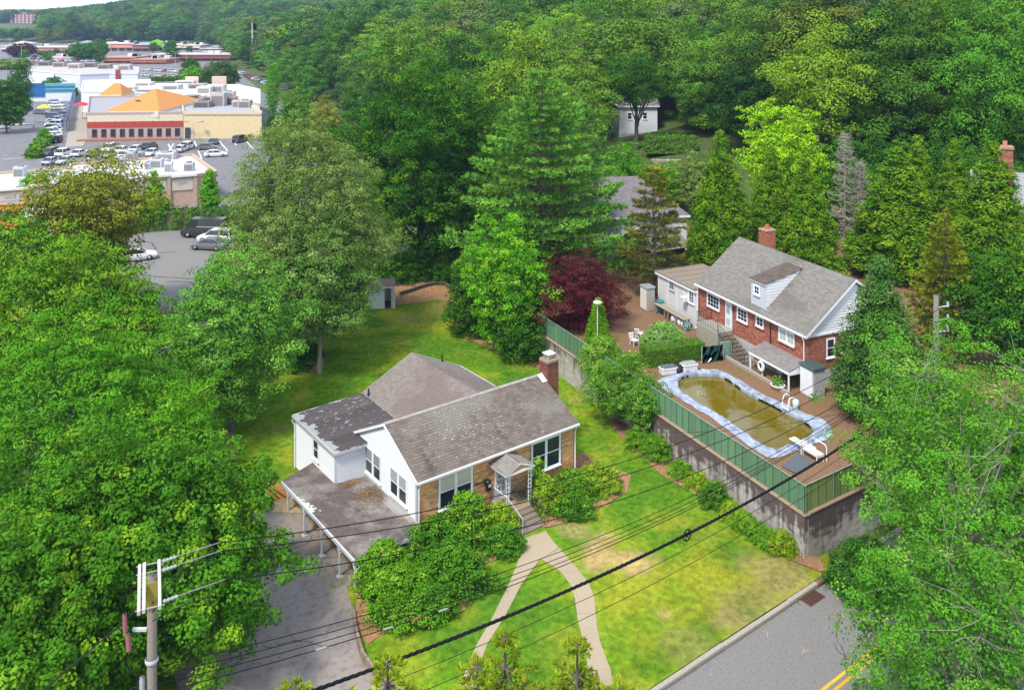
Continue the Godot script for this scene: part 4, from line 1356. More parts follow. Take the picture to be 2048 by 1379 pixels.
# ---------------------------------------------------------------- the brick house behind the pool
func make_brick_house() -> void:
	var ta := -1.1624
	var at := Vector3(15.67, 0, -74.3)
	var h := thing("brick_house", "red brick house with grey shingle roof and white shed dormer above the pool", "house", at, ta)
	var wood := Color(0.76, 0.78, 0.82)
	var g := 2.2
	var e := 6.2
	var rg := 9.7
	var b := MB.new()
	b.prism(PackedVector2Array([Vector2(0, -0.26), Vector2(13.0, -0.26), Vector2(13.0, -9.0), Vector2(0, -9.0)]), 3.4, 6.1, Color(0.3, 0.2, 0.16))
	b.prism(PackedVector2Array([Vector2(-0.03, -0.22), Vector2(10.4, -0.22), Vector2(10.4, -2.4), Vector2(12.4, -2.4), Vector2(12.4, -0.22), Vector2(13.04, -0.22), Vector2(13.04, -9.04), Vector2(-0.03, -9.04)]), g, 3.42, Color(0.72, 0.73, 0.75))
	for x in [0.02, 13.0]:
		b.tri(Vector3(x, 6.1, -9.0), Vector3(x, 6.1, -0.26), Vector3(x, 9.5, -4.6), Color(0.7, 0.72, 0.75))
	obj("wall", b.done(M.dirty_white), h)
	var reds := [Color(0.37, 0.125, 0.08), Color(0.41, 0.145, 0.092), Color(0.33, 0.11, 0.072), Color(0.44, 0.175, 0.115), Color(0.29, 0.105, 0.075)]
	var skip := [Rect2(1.2, 4.7, 1.75, 1.25), Rect2(3.7, 3.3, 0.9, 2.7), Rect2(5.15, 4.75, 1.35, 1.2), Rect2(7.45, 5.05, 0.95, 0.9), Rect2(10.05, 4.85, 1.75, 1.05)]
	var f1 := obj("brick_facing", masonry(13.0, 3.42, 6.1, 0.075, 0.23, 0.23, 0.014, reds, skip, 0.016).done(M.brick_face), h, "stuff")
	f1.position = Vector3(0, 0, -0.26)
	var f2 := obj("brick_facing", masonry(8.74, 3.42, 6.1, 0.075, 0.23, 0.23, 0.014, reds, [Rect2(1.7, 4.2, 0.9, 1.5)], 0.016).done(M.brick_face), h, "stuff")
	f2.transform = face(Vector3(13.0, 0, -0.26), PI / 2)
	var gt := func(x: float): return 6.1 + 3.35 * (1.0 - absf(x - 4.35) / 4.4)
	var gs := obj("gable_siding", siding(8.7, 6.05, gt, 0.2).done(M.white_paint), h, "stuff")
	gs.transform = face(Vector3(13.02, 0, -0.25), PI / 2)
	# roof
	var rc := Color(0.2, 0.187, 0.172)
	var ay := Vector3(0, rg - e, -4.6)
	var c := MB.new()
	c.quad(Vector3(-0.15, e, 0.02), Vector3(13.25, e, 0.02), Vector3(13.25, rg, -4.6), Vector3(-0.15, rg, -4.6), Color(0.15, 0.14, 0.13))
	c.quad(Vector3(13.25, e, -9.22), Vector3(-0.15, e, -9.22), Vector3(-0.15, rg, -4.6), Vector3(13.25, rg, -4.6), Color(0.15, 0.14, 0.13))
	var roof := obj("roof", c.done(M.plain), h)
	var tn := func(x: float, y: float, cc: Color): return cc.lerp(Color(0.14, 0.12, 0.105), sst(0.05, 0.45, noise2.get_noise_2d(x * 2.0 + 60.0, y * 5.0)) * 0.6)
	obj("shingles", shingles(Vector3(-0.15, e, 0.02), Vector3.RIGHT, 13.4, ay.normalized(), ay.length(), rc, 0.15, 0.17, 0.3, null, tn).done(M.shingle), roof, "stuff")
	var ay2 := Vector3(0, rg - e, 4.6)
	obj("shingles", shingles(Vector3(-0.15, e, -9.22), Vector3.RIGHT, 13.4, ay2.normalized(), ay2.length(), rc, 0.15, 0.25, 0.5).done(M.shingle), roof, "stuff")
	var t := MB.new()
	t.box(Vector3(-0.2, e - 0.18, 0.0), Vector3(13.3, e - 0.03, 0.07), wood)
	t.box(Vector3(-0.2, e - 0.15, 0.07), Vector3(13.3, e - 0.04, 0.16), Color(0.62, 0.63, 0.65))
	for s in [[Vector3(13.27, e, 0.05), Vector3(13.27, rg, -4.6)], [Vector3(13.27, rg, -4.6), Vector3(13.27, e, -9.25)]]:
		var p0: Vector3 = s[0]
		var p1: Vector3 = s[1]
		var dn := Vector3(0, -0.2, 0)
		var o2 := Vector3(0.05, 0, 0)
		t.quad(p0 + o2 + dn, p1 + o2 + dn, p1 + o2, p0 + o2, wood)
		t.quad(p0 + dn, p0, p1, p1 + dn, wood)
		t.quad(p0, p0 + o2, p1 + o2, p1, Color(0.4, 0.4, 0.4))
	t.box(Vector3(13.02, 5.98, -9.1), Vector3(13.12, 6.14, 0.0), wood)
	obj("eave_trim", t.done(M.satin), h)
	# dormer
	var d := MB.new()
	var x0 := 6.67
	var x1 := 8.35
	var zf := -0.4
	var yf := 8.42
	var zb := -4.0
	var yb := 9.2
	d.quad(Vector3(x0, 6.45, zf), Vector3(x1, 6.45, zf), Vector3(x1, yf, zf), Vector3(x0, yf, zf), Color(0.76, 0.78, 0.82))
	d.tri(Vector3(x1, 6.45, zf), Vector3(x1, yb, zb), Vector3(x1, yf, zf), Color(0.76, 0.78, 0.82))
	d.tri(Vector3(x0, 6.45, zf), Vector3(x0, yf, zf), Vector3(x0, yb, zb), Color(0.76, 0.78, 0.82))
	d.quad(Vector3(x0 - 0.1, yf + 0.05, zf + 0.14), Vector3(x1 + 0.1, yf + 0.05, zf + 0.14), Vector3(x1 + 0.1, yb + 0.1, zb - 0.1), Vector3(x0 - 0.1, yb + 0.1, zb - 0.1), Color(0.1, 0.09, 0.08))
	d.box(Vector3(x0 - 0.12, yf - 0.06, zf), Vector3(x1 + 0.12, yf + 0.05, zf + 0.12), wood)
	d.box(Vector3(x1 - 0.05, 6.4, zf - 0.02), Vector3(x1 + 0.03, yf, zf + 0.04), wood)
	var dm := obj("dormer", d.done(M.white_paint), h)
	var day := Vector3(0, yb - yf + 0.05, zb - zf - 0.24)
	obj("shingles", shingles(Vector3(x0 - 0.12, yf + 0.06, zf + 0.15), Vector3.RIGHT, x1 - x0 + 0.24, day.normalized(), day.length(), Color(0.12, 0.095, 0.08), 0.2, 0.17, 0.3).done(M.shingle), dm, "stuff")
	var sd := obj("siding", siding(zf - zb, 6.3, func(x): return lerpf(yf, yb, x / (zf - zb)), 0.22).done(M.white_paint), dm, "stuff")
	sd.transform = face(Vector3(x1 + 0.005, 0, zf), PI / 2)
	# the boards of the dormer side that lie below the roof plane sit inside the roof
	window(h, 0.72, 0.72, face(Vector3(7.4, 7.75, zf + 0.02), 0), 1, Vector2i(2, 2), Color(0, 0, 0, 0), false)
	# windows of the front
	window(h, 1.7, 1.12, face(Vector3(2.06, 5.28, -0.25), 0), 1, Vector2i(4, 3), Color(0, 0, 0, 0), false)
	window(h, 1.3, 1.05, face(Vector3(5.82, 5.33, -0.25), 0), 1, Vector2i(3, 3), Color(0, 0, 0, 0), false)
	window(h, 0.9, 0.8, face(Vector3(7.92, 5.48, -0.25), 0), 1, Vector2i(2, 2), Color(0, 0, 0, 0), false)
	window(h, 1.7, 0.98, face(Vector3(10.92, 5.35, -0.25), 0), 2, Vector2i(2, 2), Color(0.5, 0.52, 0.5, 1.0), false)
	window(h, 0.55, 0.7, face(Vector3(7.6, 3.02, -0.21), 0), 1, Vector2i(1, 2), Color(0, 0, 0, 0), false, Color(0.3, 0.1, 0.06))
	window(h, 0.8, 1.4, face(Vector3(13.03, 4.95, -2.4), PI / 2), 1)
	var sill := MB.new()
	for w in [[1.15, 2.95, 4.62], [5.1, 6.52, 4.7], [7.4, 8.42, 4.97], [10.0, 11.82, 4.76]]:
		sill.box(Vector3(w[0], w[2], -0.25), Vector3(w[1], w[2] + 0.1, -0.14), Color(0.25, 0.08, 0.05))
	obj("brick_sill", sill.done(M.brick_face), h)
	# upper door with its landing and stair
	var dr := MB.new()
	dr.box(Vector3(3.72, 3.8, -0.25), Vector3(4.55, 5.9, -0.17), wood)
	dr.box(Vector3(3.82, 3.88, -0.17), Vector3(4.45, 5.8, -0.14), Color(0.66, 0.7, 0.75))
	var door := obj("door", dr.done(M.satin), h)
	var dp := MB.new()
	dp.box(Vector3(3.9, 4.95, -0.14), Vector3(4.37, 5.65, -0.13), Color(0.28, 0.34, 0.4))
	dp.box(Vector3(3.9, 4.0, -0.14), Vector3(4.37, 4.55, -0.13), Color(0.4, 0.45, 0.5))
	obj("door_pane", dp.done(M.satin), door)
	var ld := MB.new()
	ld.cbox(Vector3(1.9, g, -0.2), Vector3(4.7, 3.78, 1.35), 0.03, Color(0.95, 1.0, 1.1))
	obj("landing", ld.done(M.concrete), h)
	for i in 9:
		var s := MB.new()
		s.cbox(Vector3(4.7 + i * 0.36, g, 0.05), Vector3(5.08 + i * 0.36, 3.62 - i * 0.165, 1.2), 0.02, Color(0.45, 0.42, 0.4))
		obj("stair_step", s.done(M.concrete), h)
	var iron := Color(0.05, 0.04, 0.035)
	railing(h, Vector3(1.95, 3.78, 1.3), Vector3(4.65, 3.78, 1.3), 0.85, iron, M.satin, 12)
	railing(h, Vector3(1.95, 3.78, -0.1), Vector3(1.95, 3.78, 1.3), 0.85, iron, M.satin, 7)
	railing(h, Vector3(4.75, 3.6, 1.25), Vector3(8.0, 2.35, 1.25), 0.85, iron, M.satin, 13)
	railing(h, Vector3(8.1, 2.3, 1.25), Vector3(9.0, 2.3, 1.25), 0.8, Color(0.3, 0.3, 0.3), M.satin, 5)
	var cw := MB.new()
	cw.cbox(Vector3(4.6, g - 0.2, 1.5), Vector3(13.3, 2.55, 1.68), 0.02, Color(1.4, 1.35, 1.3))
	obj("stairwell_kerb", cw.done(M.concrete), h)
	# porch awning over the basement entrance
	var aw := MB.new()
	aw.quad(Vector3(8.6, 3.72, 1.3), Vector3(12.95, 3.72, 1.3), Vector3(12.95, 4.25, -0.2), Vector3(8.6, 4.25, -0.2), Color(0.28, 0.26, 0.25))
	aw.quad(Vector3(12.95, 3.6, 1.3), Vector3(8.6, 3.6, 1.3), Vector3(8.6, 4.12, -0.2), Vector3(12.95, 4.12, -0.2), Color(0.5, 0.5, 0.5))
	aw.box(Vector3(8.55, 3.52, 1.26), Vector3(13.0, 3.71, 1.34), wood)
	aw.box(Vector3(12.93, 3.5, -0.15), Vector3(13.0, 3.7, 1.26), wood)
	aw.tri(Vector3(12.99, 3.7, 1.28), Vector3(12.99, 3.7, -0.2), Vector3(12.99, 4.24, -0.2), wood)
	var awning := obj("awning", aw.done(M.plain), h)
	obj("shingles", shingles(Vector3(8.55, 3.74, 1.36), Vector3.RIGHT, 4.45, Vector3(0, 0.5, -1.52).normalized(), 1.62, Color(0.23, 0.21, 0.2), 0.12, 0.17, 0.3).done(M.shingle), awning, "stuff")
	for x in [8.65, 10.0, 12.85]:
		var p := MB.new()
		p.cbox(Vector3(x - 0.05, g, 1.2), Vector3(x + 0.05, 3.55, 1.3), 0.01, wood)
		obj("awning_post", p.done(M.satin), h)
	var dk := MB.new()
	dk.box(Vector3(8.9, g, -0.2), Vector3(9.7, 3.42, -0.16), Color(0.3, 0.32, 0.35))
	obj("basement_door", dk.done(M.satin), h)
	var gr := MB.new()
	for i in 7:
		gr.rod(Vector3(8.95 + i * 0.12, g + 0.1, -0.14), Vector3(8.95 + i * 0.12, 3.45, -0.14), 0.012, 5, Color(0.5, 0.5, 0.52))
	for i in 6:
		gr.rod(Vector3(8.92, g + 0.2 + i * 0.2, -0.14), Vector3(9.7, g + 0.2 + i * 0.2, -0.14), 0.012, 5, Color(0.5, 0.5, 0.52))
	obj("door_bars", gr.done(M.satin), h)
	# chimney
	var cb := MB.new()
	cb.prism(PackedVector2Array([Vector2(1.85, -6.1), Vector2(2.75, -6.1), Vector2(2.75, -5.1), Vector2(1.85, -5.1)]), 7.5, 10.75, Color(0.25, 0.09, 0.06))
	cb.cbox(Vector3(1.8, 10.7, -6.15), Vector3(2.8, 10.85, -5.05), 0.03, Color(0.34, 0.2, 0.15))
	cb.lathe(Vector3(2.3, 10.85, -5.6), PackedVector2Array([Vector2(0.2, 0), Vector2(0.17, 0.4), Vector2(0.14, 0.4)]), 10, Color(0.35, 0.14, 0.08))
	var ch := obj("chimney", cb.done(M.brick_face), h)
	var bc := masonry(0.88, 8.0, 10.7, 0.075, 0.23, 0.23, 0.014, reds, [], 0.012)
	var o3 := obj("brick_courses", bc.done(M.brick_face), ch, "stuff")
	o3.position = Vector3(1.86, 0, -5.1)
	var o4 := obj("brick_courses", bc.done(M.brick_face), ch, "stuff")
	o4.transform = face(Vector3(2.75, 0, -5.1), PI / 2)
	o4.scale.x = 1.1
	downspout(h, 12.94, -0.1, 2.4, 6.1, wood)
	downspout(h, 0.12, -0.1, 2.5, 6.1, wood)
	var dpipe := MB.new()
	dpipe.rod(Vector3(9.2, 4.2, -0.16), Vector3(9.2, 6.05, -0.16), 0.05, 6, Color(0.05, 0.03, 0.025))
	obj("rain_pipe", dpipe.done(M.satin), h)
	var lampm := MB.new()
	lampm.cbox(Vector3(4.62, 5.35, -0.22), Vector3(4.8, 5.6, -0.08), 0.02, Color(0.12, 0.05, 0.04))
	obj("wall_lamp", lampm.done(M.satin), h)
	# flat roofed white addition
	var ad := MB.new()
	ad.prism(PackedVector2Array([Vector2(-6.1, -0.12), Vector2(-0.02, -0.12), Vector2(-0.02, -5.0), Vector2(-6.1, -5.0)]), g, 5.55, Color(1.1, 1.12, 1.15))
	obj("addition_wall", ad.done(M.dirty_white), h)
	var bt := MB.new()
	for x in [-6.08, -4.55, -3.1, -2.0, -0.1]:
		bt.box(Vector3(x, g, -0.125), Vector3(x + 0.06, 5.5, -0.095), Color(0.72, 0.73, 0.76))
	bt.box(Vector3(-6.35, 5.35, -0.1), Vector3(-0.1, 5.56, 0.08), wood)
	bt.box(Vector3(-6.35, 5.35, -5.2), Vector3(-6.15, 5.56, -0.1), wood)
	obj("wall_batten", bt.done(M.satin), h)
	var ar := MB.new()
	ar.prism(PackedVector2Array([Vector2(-6.4, 0.1), Vector2(-0.1, 0.1), Vector2(-0.1, -5.2), Vector2(-6.4, -5.2)]), 5.56, 5.66, Color(0.24, 0.2, 0.16))
	for i in 5:
		ar.box(Vector3(-6.3 + i * 1.2, 5.66, -5.1), Vector3(-6.22 + i * 1.2, 5.672, 0.0), Color(0.14, 0.12, 0.1))
	obj("addition_roof", ar.done(M.shingle), h)
	window(h, 0.8, 0.78, face(Vector3(-3.85, 4.95, -0.11), 0), 1, Vector2i(2, 3), Color(0, 0, 0, 0), false, Color(0.5, 0.48, 0.45))
	window(h, 0.85, 1.15, face(Vector3(-0.85, 4.85, -0.11), 0), 1, Vector2i(2, 4), Color(0, 0, 0, 0), false)
	var ac := MB.new()
	ac.cbox(Vector3(-1.75, 4.3, -0.1), Vector3(-1.25, 4.7, 0.45), 0.03, Color(0.7, 0.7, 0.7))
	for i in 5:
		ac.box(Vector3(-1.7, 4.36 + i * 0.06, 0.45), Vector3(-1.3, 4.385 + i * 0.06, 0.458), Color(0.4, 0.4, 0.4))
	obj("air_conditioner", ac.done(M.satin), h)

func make_terrace_things() -> void:
	var g := 2.33
	var ta := -1.1624
	var bx := Basis(Vector3.UP, ta)
	var at := Vector3(15.67, 0, -74.3)
	# work bench with what stands below it
	var bench := thing("work_bench", "long weathered wooden work bench along the white addition wall", "bench", at + bx * Vector3(0, g, 0), ta)
	for i in 3:
		var q := MB.new()
		q.cbox(Vector3(-5.0, 0.8, 0.25 + i * 0.27), Vector3(-0.35, 0.85, 0.5 + i * 0.27), 0.01, Color(0.32, 0.28, 0.23) * rng.randf_range(0.8, 1.15))
		obj("plank", q.done(M.brick_face), bench)
	for x in [-4.8, -3.4, -2.9, -1.7, -0.6]:
		for z in [0.35, 0.95]:
			var q := MB.new()
			q.box(Vector3(x - 0.05, 0, z - 0.04), Vector3(x + 0.05, 0.8, z + 0.04), Color(0.3, 0.2, 0.15))
			obj("leg", q.done(M.brick_face), bench)
	var names := ["white plastic jug under the bench, leftmost of the jugs", "white plastic jug under the bench, second jug from the cabinet", "white plastic jug under the bench, third jug from the cabinet", "white plastic jug under the bench nearest the brick wall"]
	for i in 4:
		var jug := thing("plastic_jug", names[i], "jug", at + bx * Vector3(-2.4 + i * 0.5, g, 0.75), ta, "jugs under the work bench")
		var q := MB.new()
		q.lathe(Vector3.ZERO, PackedVector2Array([Vector2(0.001, 0), Vector2(0.17, 0), Vector2(0.19, 0.3), Vector2(0.14, 0.42), Vector2(0.05, 0.5), Vector2(0.05, 0.55)]), 10, Color(0.68, 0.71, 0.74))
		obj("body", q.done(M.satin), jug)
		var cap := MB.new()
		cap.lathe(Vector3(0, 0.55, 0), PackedVector2Array([Vector2(0.055, 0), Vector2(0.055, 0.05), Vector2(0.001, 0.05)]), 8, Color(0.25, 0.35, 0.5))
		obj("cap", cap.done(M.satin), jug)
	var reel := thing("hose_reel", "teal hose reel leaning at the end of the bench by the brick wall", "hose reel", at + bx * Vector3(-0.2, g, 0.85), ta)
	for z in [-0.12, 0.12]:
		var q := MB.new()
		var pts := PackedVector3Array()
		for k in 17: pts.append(Vector3(cos(TAU * k / 16.0) * 0.3, 0.33 + sin(TAU * k / 16.0) * 0.3, z))
		q.tube(pts, PackedFloat32Array([0.035]), 6, Color(0.2, 0.4, 0.42), false)
		for k in 4: q.rod(Vector3(0, 0.33, z), Vector3(cos(TAU * k / 4.0) * 0.3, 0.33 + sin(TAU * k / 4.0) * 0.3, z), 0.02, 5, Color(0.5, 0.55, 0.56))
		obj("wheel", q.done(M.satin), reel)
	var hz := MB.new()
	hz.tube(PackedVector3Array([Vector3(0, 0.33, -0.11), Vector3(0, 0.33, 0.11)]), PackedFloat32Array([0.2]), 10, Color(0.05, 0.22, 0.2))
	obj("hose", hz.done(M.satin), reel)
	# storage cabinet
	var cab := thing("storage_cabinet", "tall cream storage cabinet with grey lid beside the white addition", "cabinet", at + bx * Vector3(-6.1, g, 1.0), ta)
	var q0 := MB.new()
	q0.cbox(Vector3(-0.55, 0, -0.45), Vector3(0.55, 2.0, 0.45), 0.04, Color(0.66, 0.63, 0.58))
	obj("body", q0.done(M.dirty_white), cab)
	for s in [-1.0, 1.0]:
		var q := MB.new()
		q.cbox(Vector3(0.02 if s > 0 else -0.5, 0.1, 0.45), Vector3(0.5 if s > 0 else -0.02, 1.9, 0.475), 0.01, Color(0.72, 0.69, 0.64))
		obj("door", q.done(M.satin), cab)
	var q1 := MB.new()
	q1.cbox(Vector3(-0.62, 2.0, -0.52), Vector3(0.62, 2.12, 0.52), 0.05, Color(0.26, 0.29, 0.28))
	obj("lid", q1.done(M.satin), cab)
	var can := thing("trash_can", "teal trash can between cream cabinet and white wall", "trash can", at + bx * Vector3(-4.9, g, 0.4), ta)
	var q2 := MB.new()
	q2.lathe(Vector3.ZERO, PackedVector2Array([Vector2(0.001, 0), Vector2(0.25, 0), Vector2(0.32, 0.95), Vector2(0.35, 0.97)]), 12, Color(0.02, 0.2, 0.24))
	obj("body", q2.done(M.satin), can)
	var q3 := MB.new()
	q3.lathe(Vector3(0, 0.97, 0), PackedVector2Array([Vector2(0.36, 0), Vector2(0.34, 0.07), Vector2(0.001, 0.16)]), 12, Color(0.02, 0.2, 0.24))
	obj("lid", q3.done(M.satin), can)
	# tall locker at the far corner of the brick house
	var lk := thing("garden_locker", "tall white garden locker with dark green lid at the corner of the brick house", "locker", at + bx * Vector3(13.9, g, 0.1), ta)
	var k0 := MB.new()
	k0.cbox(Vector3(-0.65, 0, -0.6), Vector3(0.65, 2.0, 0.5), 0.05, Color(0.7, 0.71, 0.74))
	obj("body", k0.done(M.dirty_white), lk)
	var k1 := MB.new()
	k1.cbox(Vector3(-0.75, 2.0, -0.7), Vector3(0.75, 2.14, 0.6), 0.06, Color(0.05, 0.09, 0.09))
	obj("lid", k1.done(M.satin), lk)
	for s in [-1.0, 1.0]:
		var q := MB.new()
		q.box(Vector3(0.01 if s > 0 else -0.6, 0.1, 0.5), Vector3(0.6 if s > 0 else -0.01, 1.9, 0.52), Color(0.72, 0.73, 0.76))
		obj("door", q.done(M.satin), lk)
	# life rings
	var rings := [[at + bx * Vector3(10.0, 3.1, 1.36), Vector3(0.2, 1, 0), "white ring buoy hung on the awning post", Color(0.75, 0.76, 0.78), 0.0], [P(1415, 722, g) + Vector3(0, 0.2, 0), Vector3(0, 0, 0), "white ring buoy lying against the dark green tarp", Color(0.7, 0.74, 0.78), 0.5]]
	for r in rings:
		var o := thing("ring_buoy", r[2], "ring buoy", r[0], ta)
		var q := MB.new()
		var pts := PackedVector3Array()
		for k in 21: pts.append(Vector3(cos(TAU * k / 20.0) * 0.3, sin(TAU * k / 20.0) * 0.3, 0))
		q.tube(pts, PackedFloat32Array([0.08]), 8, r[3], false)
		var m := obj("ring", q.done(M.satin), o)
		m.rotation.x = -r[4] * 1.6
		var rp := MB.new()
		var p2 := PackedVector3Array()
		for k in 17: p2.append(Vector3(cos(TAU * k / 16.0) * (0.385 + 0.02 * sin(k * PI / 2.0)), sin(TAU * k / 16.0) * (0.385 + 0.02 * sin(k * PI / 2.0)), 0.0))
		rp.tube(p2, PackedFloat32Array([0.012]), 5, Color(0.5, 0.5, 0.5), false)
		var m2 := obj("rope", rp.done(M.plain), o)
		m2.rotation.x = m.rotation.x
	var pl := thing("round_planter", "white round planter bowl of green leaves below the awning corner", "planter", P(1556, 776, g))
	var q4 := MB.new()
	q4.lathe(Vector3.ZERO, PackedVector2Array([Vector2(0.001, 0), Vector2(0.35, 0), Vector2(0.5, 0.22), Vector2(0.52, 0.28), Vector2(0.44, 0.28), Vector2(0.4, 0.2)]), 16, Color(0.72, 0.74, 0.74))
	obj("bowl", q4.done(M.satin), pl)
	var plant := leaf_mesh(901, Vector3(0.4, 0.3, 0.4), 26, 9, 0.13, 0.12, [Color(0.09, 0.24, 0.03), Color(0.13, 0.3, 0.04)], 0.2, 0)
	var po := obj("foliage", plant, pl)
	po.position.y = 0.25
	# plastic chairs
	for c in [[1269, 690, 0.5, "white plastic garden chair on the brown terrace, the one nearer the fence"], [1280, 676, 2.4, "white plastic garden chair beside the round pale green bush"]]:
		var ch := thing("garden_chair", c[3], "chair", P(c[0], c[1], g), c[2], "white plastic chairs on the terrace")
		var w := Color(0.72, 0.73, 0.74)
		var s := MB.new()
		s.cbox(Vector3(-0.26, 0.42, -0.24), Vector3(0.26, 0.46, 0.26), 0.02, w)
		obj("seat", s.done(M.satin), ch)
		var bk := MB.new()
		for i in 5: bk.box(Vector3(-0.22 + i * 0.1, 0.5, -0.26), Vector3(-0.17 + i * 0.1, 0.88, -0.23), w, Transform3D(Basis(Vector3.RIGHT, -0.18), Vector3(0, 0, -0.06)))
		bk.cbox(Vector3(-0.25, 0.86, -0.27), Vector3(0.25, 0.95, -0.22), 0.015, w, Transform3D(Basis(Vector3.RIGHT, -0.18), Vector3(0, 0, -0.06)))
		obj("backrest", bk.done(M.satin), ch)
		for x in [-0.24, 0.24]:
			for z in [-0.22, 0.24]:
				var l := MB.new()
				l.rod(Vector3(x * 1.1, 0, z * 1.15), Vector3(x, 0.44, z), 0.03, 6, w)
				obj("leg", l.done(M.satin), ch)
			var a := MB.new()
			a.tube(PackedVector3Array([Vector3(x * 1.05, 0.45, 0.22), Vector3(x * 1.1, 0.66, 0.2), Vector3(x * 1.1, 0.68, -0.2)]), PackedFloat32Array([0.025]), 6, w)
			obj("armrest", a.done(M.satin), ch)
	# post with a round white top in front of the cone shrub
	var bf := thing("lamp_post", "thin cream post with a round white top before the cone shaped evergreen", "post", P(1195, 704, g))
	var b0 := MB.new()
	b0.rod(Vector3.ZERO, Vector3(0, 3.75, 0), 0.045, 8, Color(0.6, 0.58, 0.45))
	obj("pole", b0.done(M.satin), bf)
	var b1 := MB.new()
	b1.lathe(Vector3(0, 3.7, 0), PackedVector2Array([Vector2(0.05, 0), Vector2(0.24, 0.08), Vector2(0.26, 0.2), Vector2(0.33, 0.22), Vector2(0.33, 0.28), Vector2(0.12, 0.36), Vector2(0.001, 0.4)]), 16, Color(0.74, 0.76, 0.78))
	obj("lamp_head", b1.done(M.satin), bf)
	# tubs and bags before the clipped hedge
	for tb in [[1336, 745, 0.58, 0.0, "white tub with dark lid before the clipped hedge", true], [1378, 738, 0.5, 0.1, "open pale grey tub before the clipped hedge, right of the black bags", false]]:
		var tub := thing("storage_tub", tb[4], "tub", P(tb[0], tb[1], g), 0.3, "tubs before the clipped hedge")
		var q := MB.new()
		q.cbox(Vector3(-0.62, 0, -0.35), Vector3(0.62, 0.5, 0.35), 0.1, Color(0.62, 0.63, 0.65))
		q.cbox(Vector3(-0.66, 0.42, -0.39), Vector3(0.66, 0.5, 0.39), 0.1, Color(0.68, 0.69, 0.7))
		obj("body", q.done(M.satin), tub)
		var l := MB.new()
		l.cbox(Vector3(-0.6, 0.5, -0.34), Vector3(0.6, 0.56, 0.34), 0.1, Color(0.1, 0.12, 0.13) if tb[5] else Color(0.3, 0.31, 0.32))
		obj("lid" if tb[5] else "contents", l.done(M.satin), tub)
	for bg in [[1357, 741, "black bin bag left of the other beside the white tub"], [1366, 736, "black bin bag between the other bag and the grey tub"]]:
		var bag := lump(0.42, 0.5, Color(0.012, 0.012, 0.014), M.satin)
		bag.name = numbered("bin_bag")
		bag.position = P(bg[0], bg[1], g)
		tag(bag, bg[2], "bag", "black bin bags by the tubs")
	# tarp fence and gate to the upper terrace
	var tf := thing("tarp_fence", "dark green tarp fence panel right of the clipped hedge", "fence", P(1404, 727, g), 0.35)
	for x in [0.0, 1.9]:
		var q := MB.new()
		q.rod(Vector3(x, 0, 0), Vector3(x, 1.35, 0), 0.035, 8, Color(0.35, 0.4, 0.38))
		obj("post", q.done(M.satin), tf)
	var rows := []
	for j in 7:
		var row := PackedVector3Array()
		for i in 13:
			row.append(Vector3(0.03 + i * 0.153, 0.06 + j * 0.2, 0.03 + 0.06 * noise2.get_noise_2d(i * 14.0, j * 14.0)))
		rows.append(row)
	var tm := mat("tarp", Color(0.014, 0.075, 0.075), 0.6)
	tm.cull_mode = BaseMaterial3D.CULL_DISABLED
	obj("tarp", gridmesh(rows, tm), tf)
	var gate := thing("mesh_gate", "pale green wire mesh gate between tarp fence and wooden post", "gate", P(1441, 718, g), 0.35)
	var q5 := MB.new()
	for r in [[Vector3(0, 0.05, 0), Vector3(1.0, 0.05, 0)], [Vector3(0, 1.3, 0), Vector3(1.0, 1.3, 0)], [Vector3(0, 0, 0), Vector3(0, 1.32, 0)], [Vector3(1, 0, 0), Vector3(1, 1.32, 0)]]:
		q5.rod(r[0], r[1], 0.025, 6, Color(0.4, 0.48, 0.45))
	obj("frame", q5.done(M.satin), gate)
	var q6 := MB.new()
	for i in 19:
		q6.rod(Vector3(0.05 * (i + 1), 0.05, 0), Vector3(0.05 * (i + 1), 1.3, 0), 0.008, 4, Color(0.2, 0.42, 0.33))
	for i in 24:
		q6.rod(Vector3(0, 0.1 + i * 0.05, 0), Vector3(1, 0.1 + i * 0.05, 0), 0.008, 4, Color(0.2, 0.42, 0.33))
	obj("wire_mesh", q6.done(M.satin), gate)
	var gp := thing("gate_post", "brown wooden gate post at the foot of the house stair", "post", P(1461, 712, g), 0.35)
	var q7 := MB.new()
	q7.cbox(Vector3(-0.12, 0, -0.12), Vector3(0.12, 1.5, 0.12), 0.02, Color(0.28, 0.15, 0.08))
	obj("post", q7.done(M.brick_face), gp)
	# pool ladder: two white hoops and steps
	var lad := thing("pool_ladder", "white pool ladder hoops at the far pool edge", "pool ladder", P(1574, 817, g), ta)
	for x in [-0.28, 0.28]:
		var q := MB.new()
		q.tube(PackedVector3Array([Vector3(x, 0, -0.5), Vector3(x, 0.7, -0.45), Vector3(x, 0.85, -0.25), Vector3(x, 0.8, 0.0), Vector3(x, 0.5, 0.12), Vector3(x, -0.3, 0.15)]), PackedFloat32Array([0.035]), 8, Color(0.76, 0.77, 0.8))
		obj("handrail", q.done(M.satin), lad)
	for i in 2:
		var q := MB.new()
		q.box(Vector3(-0.28, 0.05 - i * 0.28, 0.1), Vector3(0.28, 0.09 - i * 0.28, 0.22), Color(0.76, 0.77, 0.8))
		obj("tread", q.done(M.satin), lad)
	var pump := thing("pool_bucket", "pale green and white bucket right of the pool ladder", "bucket", P(1592, 818, g))
	var q8 := MB.new()
	q8.lathe(Vector3.ZERO, PackedVector2Array([Vector2(0.001, 0), Vector2(0.18, 0), Vector2(0.2, 0.35), Vector2(0.22, 0.36), Vector2(0.22, 0.6), Vector2(0.1, 0.66), Vector2(0.001, 0.66)]), 12, Color(0.55, 0.72, 0.66))
	obj("body", q8.done(M.satin), pump)
	# diving board
	var p0 := P(1584, 873, g + 0.5)
	var p1 := P(1640, 908, g + 0.45)
